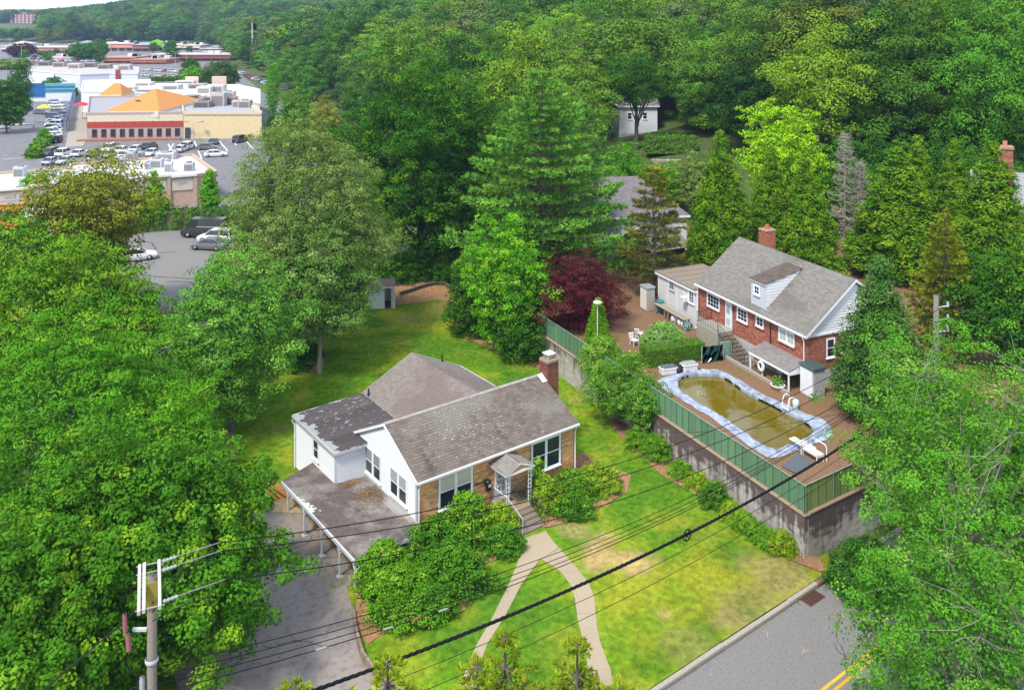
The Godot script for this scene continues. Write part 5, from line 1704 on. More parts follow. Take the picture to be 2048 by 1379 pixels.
	var dv := thing("diving_board", "white diving board on a railed stand at the pool's near end", "diving board", p1, atan2(-(p0.z - p1.z), p0.x - p1.x))
	var len := p0.distance_to(p1)
	var y := 0.0
	var bd := MB.new()
	bd.cbox(Vector3(-0.1, -0.03, -0.24), Vector3(len, 0.03, 0.24), 0.02, Color(0.76, 0.74, 0.7))
	obj("board", bd.done(M.satin), dv)
	var st := MB.new()
	st.box(Vector3(-0.1, -0.14, -0.26), Vector3(1.15, -0.04, 0.26), Color(0.68, 0.68, 0.68))
	for x in [-0.05, 1.1]:
		for z in [-0.24, 0.24]:
			st.rod(Vector3(x, -0.5, z), Vector3(x, -0.05, z), 0.03, 6, Color(0.7, 0.7, 0.72))
	obj("stand", st.done(M.satin), dv)
	for z in [-0.4, 0.4]:
		var q := MB.new()
		q.tube(PackedVector3Array([Vector3(-0.15, -0.45, z), Vector3(-0.15, 0.4, z), Vector3(0.0, 0.5, z), Vector3(0.95, 0.5, z), Vector3(1.1, 0.4, z), Vector3(1.1, -0.45, z)]), PackedFloat32Array([0.032]), 8, Color(0.76, 0.77, 0.8))
		obj("handrail", q.done(M.satin), dv)
	# mat of grey gratings in front of the board
	var mp := [P(1563, 931, g + 0.03), P(1598, 905, g + 0.03), P(1628, 928, g + 0.03), P(1592, 946, g + 0.03)]
	var mm := MB.new()
	mm.quad(mp[0], mp[3], mp[2], mp[1], Color(0.1, 0.115, 0.135))
	var mo := obj("pool_mat", mm.done(grain("mat_rubber", Color(1, 1, 1), 0.4, 1.7, 0.03, 1.2, 0.9, 2.0, 5, 61)))
	tag(mo, "dark grey blue mat on the terrace beside the diving board", "mat")
	# pads of leaves and debris floating on the water
	var fl := MB.new()
	for i in 60:
		var c := P(1398 + rng.randfn(0, 7), 788 + rng.randfn(0, 3), 2.06) if i < 40 else P(rng.randf_range(1390, 1580), rng.randf_range(780, 860), 2.06)
		var a := rng.randf() * TAU
		var r := rng.randf_range(0.02, 0.09) if i < 40 else 0.03
		fl.quad(c + Vector3(cos(a), 0.02, sin(a)) * r, c + Vector3(-sin(a), 0.02, cos(a)) * r * 0.6, c - Vector3(cos(a), -0.02, sin(a)) * r, c - Vector3(-sin(a), -0.02, cos(a)) * r * 0.6, Color(0.42, 0.4, 0.16) * rng.randf_range(0.6, 1.2))
	var fo := obj("floating_leaves", fl.done(M.plain))
	tag(fo, "pale leaves floating on the green pool water", "leaves", "", "stuff")

# a crumpled sack-like lump
func lump(r: float, h: float, col: Color, m: Material) -> MeshInstance3D:
	var rows := []
	for j in 8:
		var row := PackedVector3Array()
		var a := PI * 0.5 * j / 7.0
		for i in 16:
			var t := TAU * i / 16.0
			var k := 1.0 + 0.3 * noise2.get_noise_3d(cos(t) * 25.0, j * 9.0 + r * 50.0, sin(t) * 25.0)
			row.append(Vector3(cos(t) * cos(a) * r * k, sin(a) * h * k, sin(t) * cos(a) * r * k))
		rows.append(row)
	var o := MeshInstance3D.new()
	o.mesh = gridmesh(rows, m, func(_p): return col, true)
	add_child(o)
	return o

# ---------------------------------------------------------------- houses farther back
func simple_roof_house(called: String, label: String, at: Vector3, turn: float, w: float, dp: float, wall_h: float, roof_h: float, wall: Color, roofc: Color, wins: Array, hip := false) -> Node3D:
	var h := thing(called, label, "house", at, turn)
	var b := MB.new()
	b.prism(PackedVector2Array([Vector2(-w / 2, 0), Vector2(w / 2, 0), Vector2(w / 2, -dp), Vector2(-w / 2, -dp)]), -1.0, wall_h, wall)
	if not hip:
		for s in [-1.0, 1.0]:
			b.tri(Vector3(s * w / 2, wall_h, 0 if s > 0 else -dp), Vector3(s * w / 2, wall_h, -dp if s > 0 else 0.0), Vector3(s * w / 2, wall_h + roof_h * 0.95, -dp / 2), wall)
	obj("wall", b.done(M.white_paint), h)
	var sd := obj("siding", siding(w, 0.0, func(_x): return wall_h, 0.2, wall).done(M.plain), h, "stuff")
	sd.position = Vector3(-w / 2, 0, 0.005)
	var e := 0.35
	var rx := w / 2 + e
	var rd := dp / 2 + e
	var hx := rx - (rd if hip else 0.0)
	var c := MB.new()
	var a0 := Vector3(-rx, wall_h, e)
	var a1 := Vector3(rx, wall_h, e)
	var a2 := Vector3(rx, wall_h, -dp - e)
	var a3 := Vector3(-rx, wall_h, -dp - e)
	var r0 := Vector3(-hx, wall_h + roof_h, -dp / 2)
	var r1 := Vector3(hx, wall_h + roof_h, -dp / 2)
	c.quad(a0, a1, r1, r0, roofc)
	c.quad(a2, a3, r0, r1, roofc)
	if hip:
		c.tri(a1, a2, r1, roofc)
		c.tri(a3, a0, r0, roofc)
	c.quad(a3, a2, a1, a0, Color(0.6, 0.6, 0.6))
	var roof := obj("roof", c.done(M.shingle), h)
	var ay := r0 - a0
	ay.x = 0
	var keep := func(x: float, y: float): return not hip or (x > y * rd / ay.length() and x < 2 * rx - y * rd / ay.length())
	obj("shingles", shingles(a0, Vector3.RIGHT, 2 * rx, ay.normalized(), ay.length(), roofc, 0.15, 0.24, 0.4, keep).done(M.shingle), roof, "stuff")
	var t := MB.new()
	t.box(Vector3(-rx, wall_h - 0.2, e), Vector3(rx, wall_h - 0.01, e + 0.1), Color(0.78, 0.8, 0.82))
	obj("gutter", t.done(M.satin), h)
	for q in wins:
		window(h, q[2], q[3], face(Vector3(q[0], q[1], 0.03), 0), 1, Vector2i(1, 1))
	return h

func make_back_houses() -> void:
	# grey roofed house behind the pine
	var p := PD(1262, 96.0, 2.8)
	var hh := simple_roof_house("grey_roofed_house", "house with grey violet hip roof behind the white pine", p + Vector3(0, 0, -1.0), 0.12, 13.0, 9.0, 3.9, 3.6, Color(0.62, 0.64, 0.66), Color(0.175, 0.155, 0.175), [[-5.4, 2.6, 0.9, 1.2], [4.0, 2.4, 1.4, 1.3]], true)
	var lo := MB.new()
	lo.quad(Vector3(-6.9, 1.35, 2.6), Vector3(-2.5, 1.35, 2.6), Vector3(-1.0, 3.3, 0.05), Vector3(-6.4, 1.9, 0.05), Color(0.15, 0.13, 0.15))
	lo.box(Vector3(-6.7, -1, 0.0), Vector3(-2.7, 1.3, 2.4), Color(0.5, 0.52, 0.54))
	obj("lean_to_roof", lo.done(M.shingle), hh)
	# dark garage gable at the right of the olive pine
	var gp := PD(1368, 90.0, 2.6)
	simple_roof_house("dark_garage", "dark garage with grey roof between the olive pine and the flat roofed addition", gp + Vector3(-1.6, 0, 0), 0.5, 4.4, 5.0, 2.6, 1.5, Color(0.1, 0.11, 0.12), Color(0.2, 0.19, 0.2), [])
	# white house on the hill
	var wp := PD(1277, 158.0, ground(22.8, 158.0))
	simple_roof_house("white_hill_house", "white sided house on the hillside behind trees", wp, 0.1, 7.0, 8.0, 5.0, 3.0, Color(0.72, 0.75, 0.82), Color(0.2, 0.19, 0.2), [[-1.6, 3.2, 0.9, 1.3], [1.2, 3.2, 0.9, 1.3]])
	# chimney house at the right edge
	var cp := PD(2062, 84.0, 2.8)
	var ch := simple_roof_house("chimney_house", "white house with a brick chimney at the right beyond the cypresses", cp, -0.4, 9.0, 8.0, 7.2, 3.2, Color(0.66, 0.68, 0.72), Color(0.3, 0.31, 0.33), [[-2.0, 5.0, 1.0, 1.3]])
	var b := MB.new()
	b.prism(PackedVector2Array([Vector2(-2.6, -2.4), Vector2(-1.3, -2.4), Vector2(-1.3, -1.3), Vector2(-2.6, -1.3)]), 0, 13.2, Color(0.3, 0.13, 0.09))
	b.cbox(Vector3(-2.7, 13.0, -2.5), Vector3(-1.2, 13.3, -1.2), 0.06, Color(0.36, 0.2, 0.14))
	b.lathe(Vector3(-1.95, 13.3, -1.85), PackedVector2Array([Vector2(0.22, 0), Vector2(0.2, 0.5), Vector2(0.15, 0.5)]), 10, Color(0.5, 0.2, 0.1))
	var c2 := obj("chimney", b.done(M.brick_face), ch)
	var o := obj("brick_courses", masonry(1.3, 7.0, 13.0, 0.11, 0.3, 0.3, 0.016, [Color(0.32, 0.13, 0.085), Color(0.36, 0.16, 0.1), Color(0.27, 0.11, 0.075)], [], 0.014).done(M.brick_face), c2, "stuff")
	o.position = Vector3(-2.6, 0, -1.3)
	# glimpses of two roofs high in the wood
	for q in [[1975, 190.0, "pale house wall glimpsed between trees at the right upper slope", Color(0.6, 0.6, 0.6)], [1350, 200.0, "red brown house glimpsed below the tall trunk on the slope", Color(0.25, 0.07, 0.05)]]:
		var pp := PD(q[0], q[1], 0)
		pp.y = ground(pp.x, -pp.z)
		simple_roof_house("wood_house", q[2], pp, 0.2, 8.0, 8.0, 4.0, 2.5, q[3], Color(0.25, 0.24, 0.25), [[-2, 2.2, 1.0, 1.2], [0, 2.2, 1.0, 1.2], [2, 2.2, 1.0, 1.2]])
	# red fence, stone wall and hedge in front of the white house
	var rf := thing("red_fence", "dark red board fence above the clipped hedge on the hill", "fence", PD(1280, 148.0, ground(21.6, 148.0)), 0.05)
	for i in 22:
		var q := MB.new()
		q.box(Vector3(i * 0.5, -0.5, 0), Vector3(i * 0.5 + 0.47, 1.7 + 0.04 * sin(i * 3.1), 0.05), Color(0.2, 0.045, 0.035) * rng.randf_range(0.8, 1.2))
		obj("board", q.done(M.plain), rf)
	var sw := thing("stone_garden_wall", "low pale stone wall below the hill hedge", "wall", PD(1303, 136.0, ground(21.6, 136.0)), -0.1)
	for i in 14:
		for j in 3:
			var q := MB.new()
			q.cbox(Vector3(i * 0.72 + (0.3 if j % 2 else 0.0), -0.6 + j * 0.42, -0.2), Vector3(i * 0.72 + 0.69 + (0.3 if j % 2 else 0.0), -0.2 + j * 0.42, 0.25 + rng.randf() * 0.06), 0.05, Color(0.36, 0.32, 0.26) * rng.randf_range(0.75, 1.2))
			obj("stone", q.done(M.brick_face), sw)
	# tool shed at the end of the lawn
	var sp := P(762, 617)
	var s := thing("tool_shed", "small pale grey tool shed with open door at the end of the lawn", "shed", sp + Vector3(-0.15, 0, -1.2), 0.12)
	var m := MB.new()
	m.prism(PackedVector2Array([Vector2(-1.3, 1.2), Vector2(0.35, 1.2), Vector2(0.35, 1.12), Vector2(-1.22, 1.12), Vector2(-1.22, -1.1), Vector2(1.22, -1.1), Vector2(1.22, 1.12), Vector2(1.0, 1.12), Vector2(1.0, 1.2), Vector2(1.3, 1.2), Vector2(1.3, -1.2), Vector2(-1.3, -1.2)]), 0, 2.1, Color(0.7, 0.72, 0.74))
	m.box(Vector3(-1.22, 0.01, -1.1), Vector3(1.22, 0.03, 1.12), Color(0.08, 0.07, 0.06))
	m.box(Vector3(0.35, 1.95, 1.12), Vector3(1.0, 2.09, 1.2), Color(0.6, 0.62, 0.64))
	obj("wall", m.done(M.satin), s)
	var dm := MB.new()
	dm.box(Vector3(0, 0.03, 0), Vector3(0.62, 1.95, 0.04), Color(0.7, 0.72, 0.74))
	var dd := obj("door", dm.done(M.satin), s)
	dd.position = Vector3(1.0, 0, 1.2)
	dd.rotation.y = -0.9
	var rm := MB.new()
	rm.quad(Vector3(-1.4, 2.1, 1.35), Vector3(1.4, 2.1, 1.35), Vector3(1.4, 2.6, 0), Vector3(-1.4, 2.6, 0), Color(0.2, 0.14, 0.13))
	rm.quad(Vector3(1.4, 2.1, -1.35), Vector3(-1.4, 2.1, -1.35), Vector3(-1.4, 2.6, 0), Vector3(1.4, 2.6, 0), Color(0.2, 0.14, 0.13))
	rm.box(Vector3(-1.42, 2.03, 1.3), Vector3(1.42, 2.12, 1.38), Color(0.6, 0.62, 0.64))
	obj("roof", rm.done(M.shingle), s)
	# low log edging behind the mulch
	var lg := thing("timber_edging", "weathered red brown timber edging at the back of the mulch bed", "edging")
	var pts := [[800, 592], [822, 585], [845, 577], [868, 571], [890, 572], [905, 582]]
	for i in pts.size() - 1:
		var a := P(pts[i][0], pts[i][1])
		var b2 := P(pts[i + 1][0], pts[i + 1][1])
		for j in 2:
			var q := MB.new()
			q.rod(a + Vector3(0, 0.12 + j * 0.24, 0), b2 + Vector3(0, 0.12 + j * 0.24, 0), 0.12, 7, Color(2.4, 1.25, 0.95) * rng.randf_range(0.7, 1.2))
			obj("log", q.done(M.bark), lg)

# ---------------------------------------------------------------- plants
class Leaves:
	var v := PackedVector3Array()
	var n := PackedVector3Array()
	var c := PackedColorArray()
	var ix := PackedInt32Array()
	func add(p: Vector3, nn: Vector3, ax: Vector3, l: float, w: float, col: Color) -> void:
		var k := v.size()
		var b := nn.cross(ax).normalized() * (w * 0.5)
		var a := ax * (l * 0.5)
		v.append(p - a); v.append(p + b - a * 0.1); v.append(p + a); v.append(p - b - a * 0.1)
		n.append(nn); n.append(nn); n.append(nn); n.append(nn)
		c.append(col); c.append(col); c.append(col); c.append(col)
		ix.append(k); ix.append(k + 1); ix.append(k + 2); ix.append(k); ix.append(k + 2); ix.append(k + 3)
	func done(m: Material) -> ArrayMesh:
		var a := []
		a.resize(Mesh.ARRAY_MAX)
		a[Mesh.ARRAY_VERTEX] = v
		a[Mesh.ARRAY_NORMAL] = n
		a[Mesh.ARRAY_COLOR] = c
		a[Mesh.ARRAY_INDEX] = ix
		var me := ArrayMesh.new()
		me.add_surface_from_arrays(Mesh.PRIMITIVE_TRIANGLES, a)
		me.surface_set_material(0, m)
		return me

func rdir(r: RandomNumberGenerator) -> Vector3:
	var y := r.randf_range(-1.0, 1.0)
	var a := r.randf() * TAU
	var s := sqrt(1.0 - y * y)
	return Vector3(cos(a) * s, y, sin(a) * s)

func profile(shape: int, t: float) -> float:
	match shape:
		0: return sqrt(maxf(0.0, 1.0 - (2.0 * t - 1.0) * (2.0 * t - 1.0)))
		1: return sqrt(maxf(0.0, 1.0 - pow(t, 2.4))) * minf(1.0, 0.62 + t * 1.3)      # broad dome
		2: return pow(maxf(0.0, 1.0 - t), 0.85) * minf(1.0, 0.55 + t * 4.0)             # cone
		3: return pow(maxf(0.0, 1.0 - t), 0.62) * minf(1.0, 0.62 + t * 2.6)             # flame
		4: return sqrt(maxf(0.0, 1.0 - pow(t, 1.6))) * minf(1.0, 0.85 + t)              # mound on the ground
	return 1.0

var last_clusters := PackedVector3Array()
# a crown of many leaves in clumps; R holds half sizes, the crown stands on y = 0
func leaf_mesh(sd: int, R: Vector3, n: int, per: int, cr: float, leaf: float, cols: Array, amp := 0.25, shape := 0, slim := 0.62, droop := 0.25, m: Material = null, flat := 0.62, inner := 0.5, spread := 1.35, fill := 0.3) -> ArrayMesh:
	var r := RandomNumberGenerator.new()
	r.seed = sd
	var nz := FastNoiseLite.new()
	nz.seed = sd
	nz.frequency = 1.0
	nz.fractal_octaves = 2
	var L := Leaves.new()
	last_clusters = PackedVector3Array()
	var made := 0
	var guard := 0
	var taken := {}
	while made < n and guard < n * 9:
		guard += 1
		var t := r.randf()
		var pr := profile(shape, t)
		if r.randf() > pr * 0.85 + 0.15: continue
		var a := r.randf() * TAU
		var lob := 1.0 + amp * (nz.get_noise_3d(cos(a) * 1.3, t * 2.6, sin(a) * 1.3) * 1.5 + 0.6 * nz.get_noise_3d(cos(a) * 3.1, t * 6.0, sin(a) * 3.1))
		var f := 1.0 - inner * pow(r.randf(), 1.7)
		var ty := clampf(t + amp * 0.16 * nz.get_noise_2d(cos(a) * 2.0 + 9.0, sin(a) * 2.0 + t * 3.0), 0.0, 1.06)
		if shape <= 1 and t > 0.8: ty *= lerpf(1.0, lob, 0.5)
		var c := Vector3(cos(a) * R.x * pr * lob * f, ty * 2.0 * R.y, sin(a) * R.z * pr * lob * f)
		var key := Vector3i((c / (cr * spread)).floor())
		if guard < n * 8 and taken.has(key): continue
		taken[key] = true
		made += 1
		last_clusters.append(c)
		var out := Vector3(c.x / R.x, (ty - 0.4) * 1.4, c.z / R.z).normalized()
		var rr := cr * r.randf_range(0.7, 1.3)
		var base: Color = cols[0].lerp(cols[1], clampf(r.randf() * 0.7 + 0.3 * (0.5 + nz.get_noise_3dv(c * 0.3)), 0, 1)) * r.randf_range(0.82, 1.16)
		if cols.size() > 2 and r.randf() < 0.16: base = base.lerp(cols[2], 0.75)
		if base.g > base.r and base.r < 0.5: base = Color(base.r * 1.06, base.g * 1.07, base.b * 0.8)
		var cnt := int(per * r.randf_range(0.75, 1.25))
		for i in cnt:
			var d := (rdir(r) + out * 0.35 + Vector3(0, 0.28, 0)).normalized()
			var p := c + Vector3(d.x, d.y * flat, d.z) * rr * pow(r.randf(), 0.24)
			if p.y < 0.0: p.y = r.randf() * 0.1
			var nn := (d * 0.95 + Vector3(0, 0.35, 0) + rdir(r) * 0.5).normalized()
			var ax := nn.cross(rdir(r)).normalized()
			ax = (ax + Vector3(d.x * 0.5, -droop, d.z * 0.5)).normalized()
			nn = (nn - ax * nn.dot(ax)).normalized()
			var s := leaf * r.randf_range(0.7, 1.3)
			var k := r.randf_range(0.82, 1.2)
			L.add(p, nn, ax, s, s * slim, Color(base.r * k, base.g * k, base.b * k))
	# leaves deeper in the crown, between and behind the clumps
	for i in int(n * per * fill):
		var t := r.randf()
		var pr := profile(shape, t)
		if r.randf() > pr: continue
		var a := r.randf() * TAU
		var f := r.randf_range(0.5, 0.8)
		var lob := 1.0 + amp * (nz.get_noise_3d(cos(a) * 1.3, t * 2.6, sin(a) * 1.3) * 1.5)
		var p := Vector3(cos(a) * R.x * pr * f * lob, lerpf(0.1, 0.9, t) * 2.0 * R.y, sin(a) * R.z * pr * f * lob)
		var nn := (Vector3(cos(a), 0.4, sin(a)) + rdir(r) * 0.9).normalized()
		var c: Color = cols[0].lerp(cols[1], r.randf()) * r.randf_range(0.85, 1.15)
		L.add(p, nn, nn.cross(rdir(r)).normalized(), leaf * 1.5, leaf * 1.5 * slim, c)
	return L.done(m if m else M.leaf)

# trunk, limbs to a choice of clumps and twigs from the limbs
func trunk_mesh(sd: int, H: float, cb: float, tr: float, limbs: int, twigs: float, clusters: PackedVector3Array, bark: Material, lean := Vector3.ZERO, lr := 0.32) -> ArrayMesh:
	var r := RandomNumberGenerator.new()
	r.seed = sd + 7
	var b := MB.new()
	var top := H * lerpf(cb, 1.0, 0.62)
	var pts := PackedVector3Array()
	var rad := PackedFloat32Array()
	for i in 8:
		var t := i / 7.0
		pts.append(Vector3(sin(t * 3.0 + sd) * 0.05 * H * 0.12, -0.4 + (top + 0.4) * t, cos(t * 2.6 + sd) * 0.05 * H * 0.1) + lean * t)
		rad.append(tr * (1.35 if i == 0 else 1.0) * lerpf(1.0, 0.3, t))
	b.tube(pts, rad, 9)
	var samples := PackedVector3Array()
	var cs := clusters.duplicate()
	for i in limbs:
		if cs.is_empty(): break
		var e: Vector3 = cs[r.randi() % cs.size()] + Vector3(0, H * cb, 0)
		var t := clampf(r.randf_range(0.35, 0.95) * (H * cb + 0.3 * (e.y - H * cb)) / top, 0.12, 0.95)
		var s := pts[0].lerp(pts[7], t)
		var mid := s.lerp(e, 0.5) + Vector3(0, absf(e.y - s.y) * 0.12 + 0.2, 0) + rdir(r) * H * 0.02
		var q := PackedVector3Array()
		var qr := PackedFloat32Array()
		for k in 7:
			var u := k / 6.0
			q.append(s.lerp(mid, u).lerp(mid.lerp(e, u), u) + rdir(r) * H * 0.006)
			qr.append(tr * lr * lerpf(1.0, 0.14, u))
		b.tube(q, qr, 5)
		for k in range(2, 7): samples.append(q[k])
	if twigs > 0.0 and samples.size() > 0:
		for c in clusters:
			if r.randf() > twigs: continue
			var e := c + Vector3(0, H * cb, 0)
			var best := samples[0]
			for q in samples:
				if q.distance_squared_to(e) < best.distance_squared_to(e) and q.y < e.y + 0.5: best = q
			var mid := best.lerp(e, 0.5) + rdir(r) * 0.15 * best.distance_to(e)
			b.tube(PackedVector3Array([best, mid, e]), PackedFloat32Array([tr * 0.07, tr * 0.05, tr * 0.02]), 4, Color.WHITE, false)
	return b.done(bark)

func tree(called: String, label: String, base: Vector3, H: float, rx: float, cb: float, shape: int, n: int, per: int, cr: float, leaf: float, cols: Array, o := {}) -> Node3D:
	var sd: int = o.get("seed", n + int(absf(base.x) * 10.0))
	var t := thing(called, label, o.get("cat", "tree"), base, 0.0, o.get("group", ""))
	var mesh := leaf_mesh(sd, Vector3(rx, H * (1.0 - cb) / 2.0, rx * o.get("deep", 1.0)), n, per, cr, leaf, cols, o.get("amp", 0.3), shape, o.get("slim", 0.62), o.get("droop", 0.25), o.get("mat", null), o.get("flat", 0.62), o.get("inner", 0.5), o.get("spread", 1.35), o.get("fill", 0.3))
	var tk := obj("trunk", trunk_mesh(sd, H, cb, o.get("tr", maxf(0.12, H * 0.018)), o.get("limbs", 12), o.get("twigs", 0.0), last_clusters, o.get("bark", M.bark), o.get("lean", Vector3.ZERO), o.get("lr", 0.32)), t)
	var cw := obj("crown", mesh, t)
	cw.position = Vector3(0, H * cb, 0) + o.get("lean", Vector3.ZERO)
	return t

# place by the picture: middle px, distance, ground height, top py, width in px
func hand(called: String, label: String, px: float, d: float, g: float, top: float, wpx: float, cb: float, shape: int, n: int, per: int, cr: float, leaf: float, cols: Array, o := {}) -> Node3D:
	var H := EYE - (top - 30.0) * d / F - g
	return tree(called, label, PD(px, d, g), H, wpx * d / F / 2.0, cb, shape, n, per, cr, leaf, cols, o)

# pine or spruce: whorls of plates of needle tufts
func conifer_mesh(sd: int, H: float, R: float, cb: float, levels: int, per_level: int, tufts: int, nl: float, nw: float, cols: Array, rise: float, droop: float, taper := 0.8, plate := 0.28, m: Material = null) -> Array:
	var r := RandomNumberGenerator.new()
	r.seed = sd
	var L := Leaves.new()
	var b := MB.new()
	b.tube(PackedVector3Array([Vector3(0, -0.5, 0), Vector3(0.05, H * 0.35, 0.03), Vector3(-0.03, H * 0.7, 0), Vector3(0, H * 0.985, 0)]), PackedFloat32Array([H * 0.019, H * 0.014, H * 0.008, 0.015]), 8)
	for lv in levels:
		var t := (lv + r.randf_range(-0.3, 0.3)) / levels
		var y := H * (cb + (1.0 - cb) * clampf(t, 0.0, 0.985))
		var len0: float = R * pow(maxf(0.02, 1.0 - t), taper) * minf(1.0, 0.72 + t * 2.2)
		var a0 := r.randf() * TAU
		for k in per_level:
			var a := a0 + TAU * k / per_level + r.randf_range(-0.35, 0.35)
			var len := len0 * r.randf_range(0.68, 1.15)
			var dir := Vector3(cos(a), 0, sin(a))
			var side := Vector3(-sin(a), 0, cos(a))
			var p0 := Vector3(0, y, 0)
			var tip := p0 + dir * len + Vector3(0, len * rise, 0)
			var mid := p0 + dir * len * 0.5 + Vector3(0, len * (rise * 0.5 - droop), 0)
			b.tube(PackedVector3Array([p0, mid, tip]), PackedFloat32Array([0.012 + len * 0.012, 0.01 + len * 0.006, 0.006]), 4, Color.WHITE, false)
			var base: Color = cols[0].lerp(cols[1], r.randf()) * r.randf_range(0.8, 1.2)
			var cnt := int(tufts * clampf(len / R, 0.15, 1.0) * r.randf_range(0.8, 1.2))
			for i in cnt:
				var u := 1.0 - 0.78 * pow(r.randf(), 1.4)
				var q := p0.lerp(mid, u).lerp(mid.lerp(tip, u), u)
				var wd := plate * len * (1.15 - u * 0.75)
				var sv := r.randf_range(-1.0, 1.0)
				q += side * sv * wd + Vector3(0, r.randf_range(-0.06, 0.1) * (0.4 + len * 0.12) - absf(sv) * wd * 0.12, 0)
				var k2 := r.randf_range(0.85, 1.2) * (1.12 if u > 0.8 else 0.95)
				var td := (dir * 0.8 + side * sv * 0.9 + Vector3(0, 0.35, 0)).normalized()
				for j in 5:
					var ax := (td + rdir(r) * 0.75).normalized()
					var nn := ax.cross(rdir(r)).normalized()
					if nn.y < 0: nn = -nn
					L.add(q + ax * nl * 0.35, nn, ax, nl * r.randf_range(0.8, 1.2), nw, Color(base.r * k2, base.g * k2, base.b * k2))
	# leader
	for i in 14:
		var q := Vector3(0, H * r.randf_range(0.955, 1.0), 0)
		var ax := (Vector3(0, 1, 0) + rdir(r) * 0.7).normalized()
		L.add(q, ax.cross(rdir(r)).normalized(), ax, nl, nw, cols[1])
	return [L.done(m if m else M.needle), b.done(M.bark)]

func conifer(called: String, label: String, base: Vector3, ms: Array, group := "") -> Node3D:
	var t := thing(called, label, "tree", base, 0.0, group)
	obj("trunk", ms[1], t)
	obj("crown", ms[0], t)
	return t

func bush(called: String, label: String, at: Vector3, R: Vector3, n: int, per: int, cr: float, leaf: float, cols: Array, o := {}) -> Node3D:
	var sd: int = o.get("seed", n + int(absf(at.x * 31.0)))
	var t := thing(called, label, o.get("cat", "bush"), at, o.get("turn", 0.0), o.get("group", ""))
	var mesh := leaf_mesh(sd, R, n, per, cr, leaf, cols, o.get("amp", 0.3), o.get("shape", 4), o.get("slim", 0.6), o.get("droop", 0.15), null, 0.7, o.get("inner", 0.55))
	var b := MB.new()
	for i in 9:
		var c := last_clusters[(i * 37) % last_clusters.size()]
		b.tube(PackedVector3Array([Vector3(c.x * 0.1, -0.2, c.z * 0.1), Vector3(c.x * 0.45, c.y * 0.5, c.z * 0.45), c]), PackedFloat32Array([0.03, 0.02, 0.008]), 5)
	obj("stem", b.done(M.bark), t)
	obj("foliage", mesh, t)
	return t

# a clipped hedge: leaves over the faces of a box
func hedge(called: String, label: String, at: Vector3, turn: float, w: float, h: float, d: float, n: int, leaf: float, cols: Array, rough := 0.08) -> Node3D:
	var r := RandomNumberGenerator.new()
	r.seed = n
	var t := thing(called, label, "hedge", at, turn)
	var L := Leaves.new()
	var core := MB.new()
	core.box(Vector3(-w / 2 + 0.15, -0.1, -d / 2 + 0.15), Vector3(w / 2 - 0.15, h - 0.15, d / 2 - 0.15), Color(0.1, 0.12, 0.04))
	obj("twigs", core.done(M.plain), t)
	for i in n:
		var k := r.randf() * (w * d + 2 * w * h + 2 * d * h)
		var p: Vector3
		var nn: Vector3
		if k < w * d:
			p = Vector3(r.randf_range(-w, w) / 2, h, r.randf_range(-d, d) / 2); nn = Vector3.UP
		elif k < w * d + 2 * w * h:
			var s := 1.0 if r.randf() < 0.5 else -1.0
			p = Vector3(r.randf_range(-w, w) / 2, r.randf() * h, s * d / 2); nn = Vector3(0, 0, s)
		else:
			var s := 1.0 if r.randf() < 0.5 else -1.0
			p = Vector3(s * w / 2, r.randf() * h, r.randf_range(-d, d) / 2); nn = Vector3(s, 0, 0)
		p += nn * (rough * 2.0 * noise2.get_noise_3d(p.x * 16.0, p.y * 16.0, p.z * 16.0) + r.randf_range(-0.12, 0.03))
		nn = (nn * 0.8 + rdir(r) * 0.7 + Vector3(0, 0.2, 0)).normalized()
		var ax := nn.cross(rdir(r)).normalized()
		var col: Color = cols[0].lerp(cols[1], r.randf()) * r.randf_range(0.8, 1.2)
		L.add(p, nn, ax, leaf * r.randf_range(0.7, 1.3), leaf * 0.6, col)
	obj("foliage", L.done(M.leaf), t)
	return t

const MAPLE := [Color(0.035, 0.125, 0.012), Color(0.075, 0.205, 0.018), Color(0.16, 0.30, 0.02)]
const ASH := [Color(0.055, 0.19, 0.014), Color(0.09, 0.26, 0.018), Color(0.17, 0.34, 0.03)]
const SUMAC := [Color(0.08, 0.2, 0.015), Color(0.13, 0.28, 0.02), Color(0.2, 0.27, 0.03)]
const OLIVE := [Color(0.13, 0.17, 0.02), Color(0.22, 0.24, 0.03), Color(0.26, 0.22, 0.04)]
const PALE := [Color(0.09, 0.155, 0.04), Color(0.155, 0.23, 0.06), Color(0.22, 0.3, 0.1)]
const DARKG := [Color(0.022, 0.085, 0.012), Color(0.045, 0.135, 0.016), Color(0.1, 0.22, 0.015)]
const BRIGHT := [Color(0.06, 0.22, 0.012), Color(0.12, 0.33, 0.018), Color(0.2, 0.4, 0.03)]
const LIME := [Color(0.17, 0.38, 0.012), Color(0.26, 0.47, 0.015), Color(0.32, 0.5, 0.03)]
const CYPRESS := [Color(0.052, 0.15, 0.012), Color(0.125, 0.24, 0.014), Color(0.2, 0.3, 0.02)]

